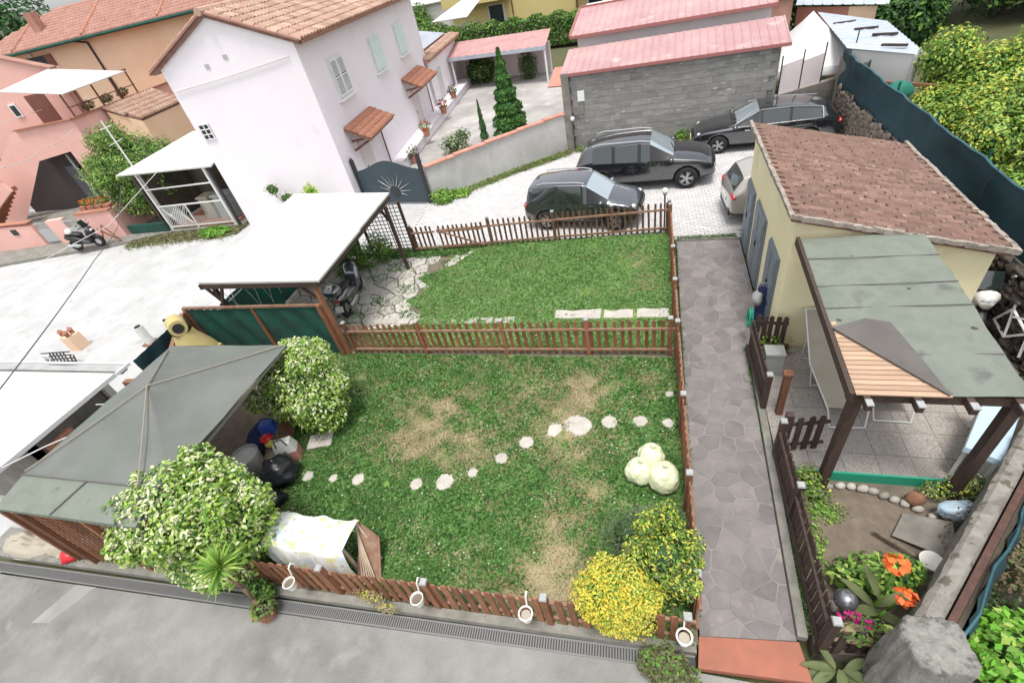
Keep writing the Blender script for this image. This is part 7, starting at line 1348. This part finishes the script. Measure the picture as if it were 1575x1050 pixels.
# small plants and weeds along walls
shrub('gate_weeds', 'clump of green weeds at the foot of the sunburst gate post', 'weeds', (-7.55,15.85,0), [((0,0,.22),(.45,.35,.28)),((.5,.4,.12),(.5,.3,.18))], 1500, .11, ['leaf_mid','leaf_lime'], [3,1], trunks=False, shell=.9)
n = 5200; u = RNG.random(n); P = np.stack([np.interp(u,[0,.5,1],[-7.6,-5.2,-3.2])+RNG.normal(size=n)*.12, np.interp(u,[0,.5,1],[16.2,18.3,19.75])-.22+RNG.normal(size=n)*.13, .03+.06*RNG.random(n)],1)
o = put('wall_foot_weeds', leaf_mesh('wall_foot_weeds',P,RNG.normal(size=(n,3))+[0,0,1],.09,['leaf_mid','leaf_olive','grass_dry'],RNG.choice(3,n,p=[.4,.3,.3]),.4)); o['kind'] = 'stuff'; tag(o, 'strip of weeds along the foot of the curving courtyard wall', 'weeds')
n = 3600; P = np.stack([RNG.uniform(-3,4,n), 19.62+RNG.normal(size=n)*.12-.05*RNG.random(n), .03+.12*RNG.random(n)**2],1); P[:,1] -= (P[:,0]+3)*.05
o = put('shed_foot_weeds', leaf_mesh('shed_foot_weeds',P,RNG.normal(size=(n,3))+[0,0,1],.09,['leaf_mid','leaf_olive','grass_dry'],RNG.choice(3,n,p=[.5,.25,.25]),.4)); o['kind'] = 'stuff'; tag(o, 'thin weeds along the foot of the grey block shed', 'weeds')
for x,y,lab in ((1.0,19.5,'small green weed clump at the shed wall behind the black sport utility car'),(2.0,19.4,'larger weed clump at the shed wall by the estate car bonnet')): shrub('weed_clump', lab, 'weeds', (x,y,0), [((0,0,.2),(.3,.2,.24))], 500, .1, ['leaf_mid','leaf_olive'], [3,2], trunks=False, shell=.9)
n = 9000; u = RNG.random(n); P = np.stack([-21.8+u*5.6, 14.35+u*.55+RNG.normal(size=n)*.28, .0+.08*RNG.random(n)],1)
o = put('roadside_grass', leaf_mesh('roadside_grass',P,RNG.normal(size=(n,3))+[0,0,1],.11,['grass_dry','leaf_olive','grass_green'],RNG.choice(3,n,p=[.5,.3,.2]),.35)); o['kind'] = 'stuff'; tag(o, 'strip of dry and green grass between the pink wall and the white porch', 'grass')
shrub('grass_clump', 'bright green grass clump at the road corner below the white house', 'grass', (-17.3,14.55,0), [((0,0,.12),(.75,.35,.2))], 1800, .12, ['leaf_bright','leaf_mid'], [1,3], trunks=False, shell=.9)
shrub('trellis_plant', 'leafy climbing plant at the lattice trellis foot under the carport edge', 'plant', (-8.15,11.75,0), [((0,0,.5),(.4,.35,.55)),((-.5,-.3,.4),(.45,.4,.45)),((-.9,-.6,.3),(.4,.5,.4))], 3800, .08, ['leaf_mid','leaf_lime','leaf_dark'], [4,1,3], trunks=False, shell=.8)
n = 6500; P = np.concatenate([np.stack([RNG.uniform(-8.3,-5.4,n//2), 12.05+RNG.normal(size=n//2)*.14, .02+.05*RNG.random(n//2)],1), np.stack([RNG.uniform(-9.2,-5.8,n//2),RNG.uniform(8.8,11.8,n//2),.02+.03*RNG.random(n//2)],1)]); q = np.sin(P[:,0]*3.7+P[:,1]*2)*np.sin(P[:,1]*5.1)
P = P[(q > .35)|(P[:,1] > 11.85)]; o = put('joint_grass', leaf_mesh('joint_grass',P,RNG.normal(size=(len(P),3))+[0,0,1],.07,['grass_green','grass_light','grass_dark'],RNG.choice(3,len(P)),.4)); o['kind'] = 'stuff'; tag(o, 'tufts of grass growing between the flagstones', 'grass')
n = 5000; u = RNG.random(n); P = np.concatenate([np.stack([1.80+RNG.normal(size=n)*.025, 2.6+u*5.2, .03+.03*RNG.random(n)],1), np.stack([RNG.uniform(.62,2.1,n//5), 12.17+RNG.normal(size=n//5)*.04, .04+.04*RNG.random(n//5)],1), np.stack([.56+RNG.normal(size=n//3)*.03, RNG.uniform(2.6,12.2,n//3), .02+.03*RNG.random(n//3)],1), np.stack([RNG.uniform(-6.9,.4,n//2),7.66+RNG.normal(size=n//2)*.06,.02+.04*RNG.random(n//2)],1)])
o = put('edge_moss', leaf_mesh('edge_moss',P,RNG.normal(size=(len(P),3))+[0,0,1],.04,['grass_green','leaf_olive','grass_dark'],RNG.choice(3,len(P)),.5)); o['kind'] = 'stuff'; tag(o, 'thin moss and weeds along the edges of the crazy paved path', 'weeds')
n = 2500; P = np.stack([RNG.uniform(-11,.3,n), np.zeros(n), .05+.05*RNG.random(n)**2],1); P[:,1] = 1.98+(P[:,0]+11.5)*.035+RNG.normal(size=n)*.05; P = P[np.sin(P[:,0]*3)+np.sin(P[:,0]*7.7)>.2]
o = put('kerb_weeds', leaf_mesh('kerb_weeds',P,RNG.normal(size=(len(P),3))+[0,0,1],.055,['leaf_olive','grass_dry','leaf_mid'],RNG.choice(3,len(P)),.4)); o['kind'] = 'stuff'; tag(o, 'sparse weeds growing on the kerb below the near picket fence', 'weeds')
crown_o = crown('dry_hanging_plant', None, [((-3.85,2.08,.35),(.25,.06,.16)),((-3.6,2.02,.2),(.18,.06,.1))], 400, .04, ['leaf_gold','grass_dry'], [1,2]); tag(crown_o, 'dry yellowish plant woven through the near fence pickets', 'plant')
# pots around the white house terrace and behind the carport
for k,(x,y,lab,pl) in enumerate(((-10.5,20.4,'red pot with tuft nearest the courtyard gate on the terrace',OL),(-10.75,22.9,'red pot with red flowers, second along the white house terrace',(['leaf_mid','petal_red'],[2,1])),(-11.1,26.6,'wide pot with reddish plant, third along the terrace',(['leaf_olive','petal_red'],[2,1])),(-11.5,29.6,'dark potted plant at the far end of the terrace',OL))): pot((x,y,.0 if k==0 else .35),.2,.35,lab,'coping_red' if k<2 else 'terracotta',pl,160,.12,pr_=(.3,.3,.28),group='flower pots along the white house terrace')
shrub('lime_plant', 'lime green plant in a pot against the white gable behind the carport roof', 'potted plant', (-12.35,15.0,0), [((0,0,1.0),(.32,.28,.5))], 700, .11, ['leaf_bright','leaf_gold'], [2,2]); shrub('climbing_rose', 'thin straggly climbing plant on the white gable wall', 'plant', (-13.5,15.1,0), [((0,0,1.0),(.5,.2,.3)),((-.5,0,1.4),(.4,.15,.3))], 420, .08, ['leaf_olive','leaf_lime','petal_white'], [3,2,1], shell=.9)
shrub('pink_wall_plant', 'reddish plants behind the pink boundary wall', 'plants', (-24.2,15.7,0), [((0,0,1.5),(.9,.3,.18))], 500, .12, ['petal_orange','leaf_mid','leaf_olive'], [1,2,2], trunks=False)

cable([(-9.9,3.2,3.1),(-16.1,9.3,2.0),(-19.7,12.9,1.4),(-21.3,15.2,2.2)], .012, 'cable_dark', 'dark overhead cable rising from the white roof across the white road', .03)
cable([(-15.7,8.8,5.0),(-23.8,14.9,4.0),(-26.2,18.4,4.0)], .012, 'cable_pale', 'lower pale cable crossing in front of the pink outside stair', .1)
cable([(-22,11,5.4),(-32.6,24,4.6),(-27.3,23,4.5)], .012, 'cable_pale', 'upper pale cable crossing the pink terrace', .05)
cable([(-25.66,13.1,0.1),(-21.2,13.6,1.2),(-18.0,14.5,2.8)], .012, 'cable_pale', 'pale cable running from the pavement up to the white porch', .0)
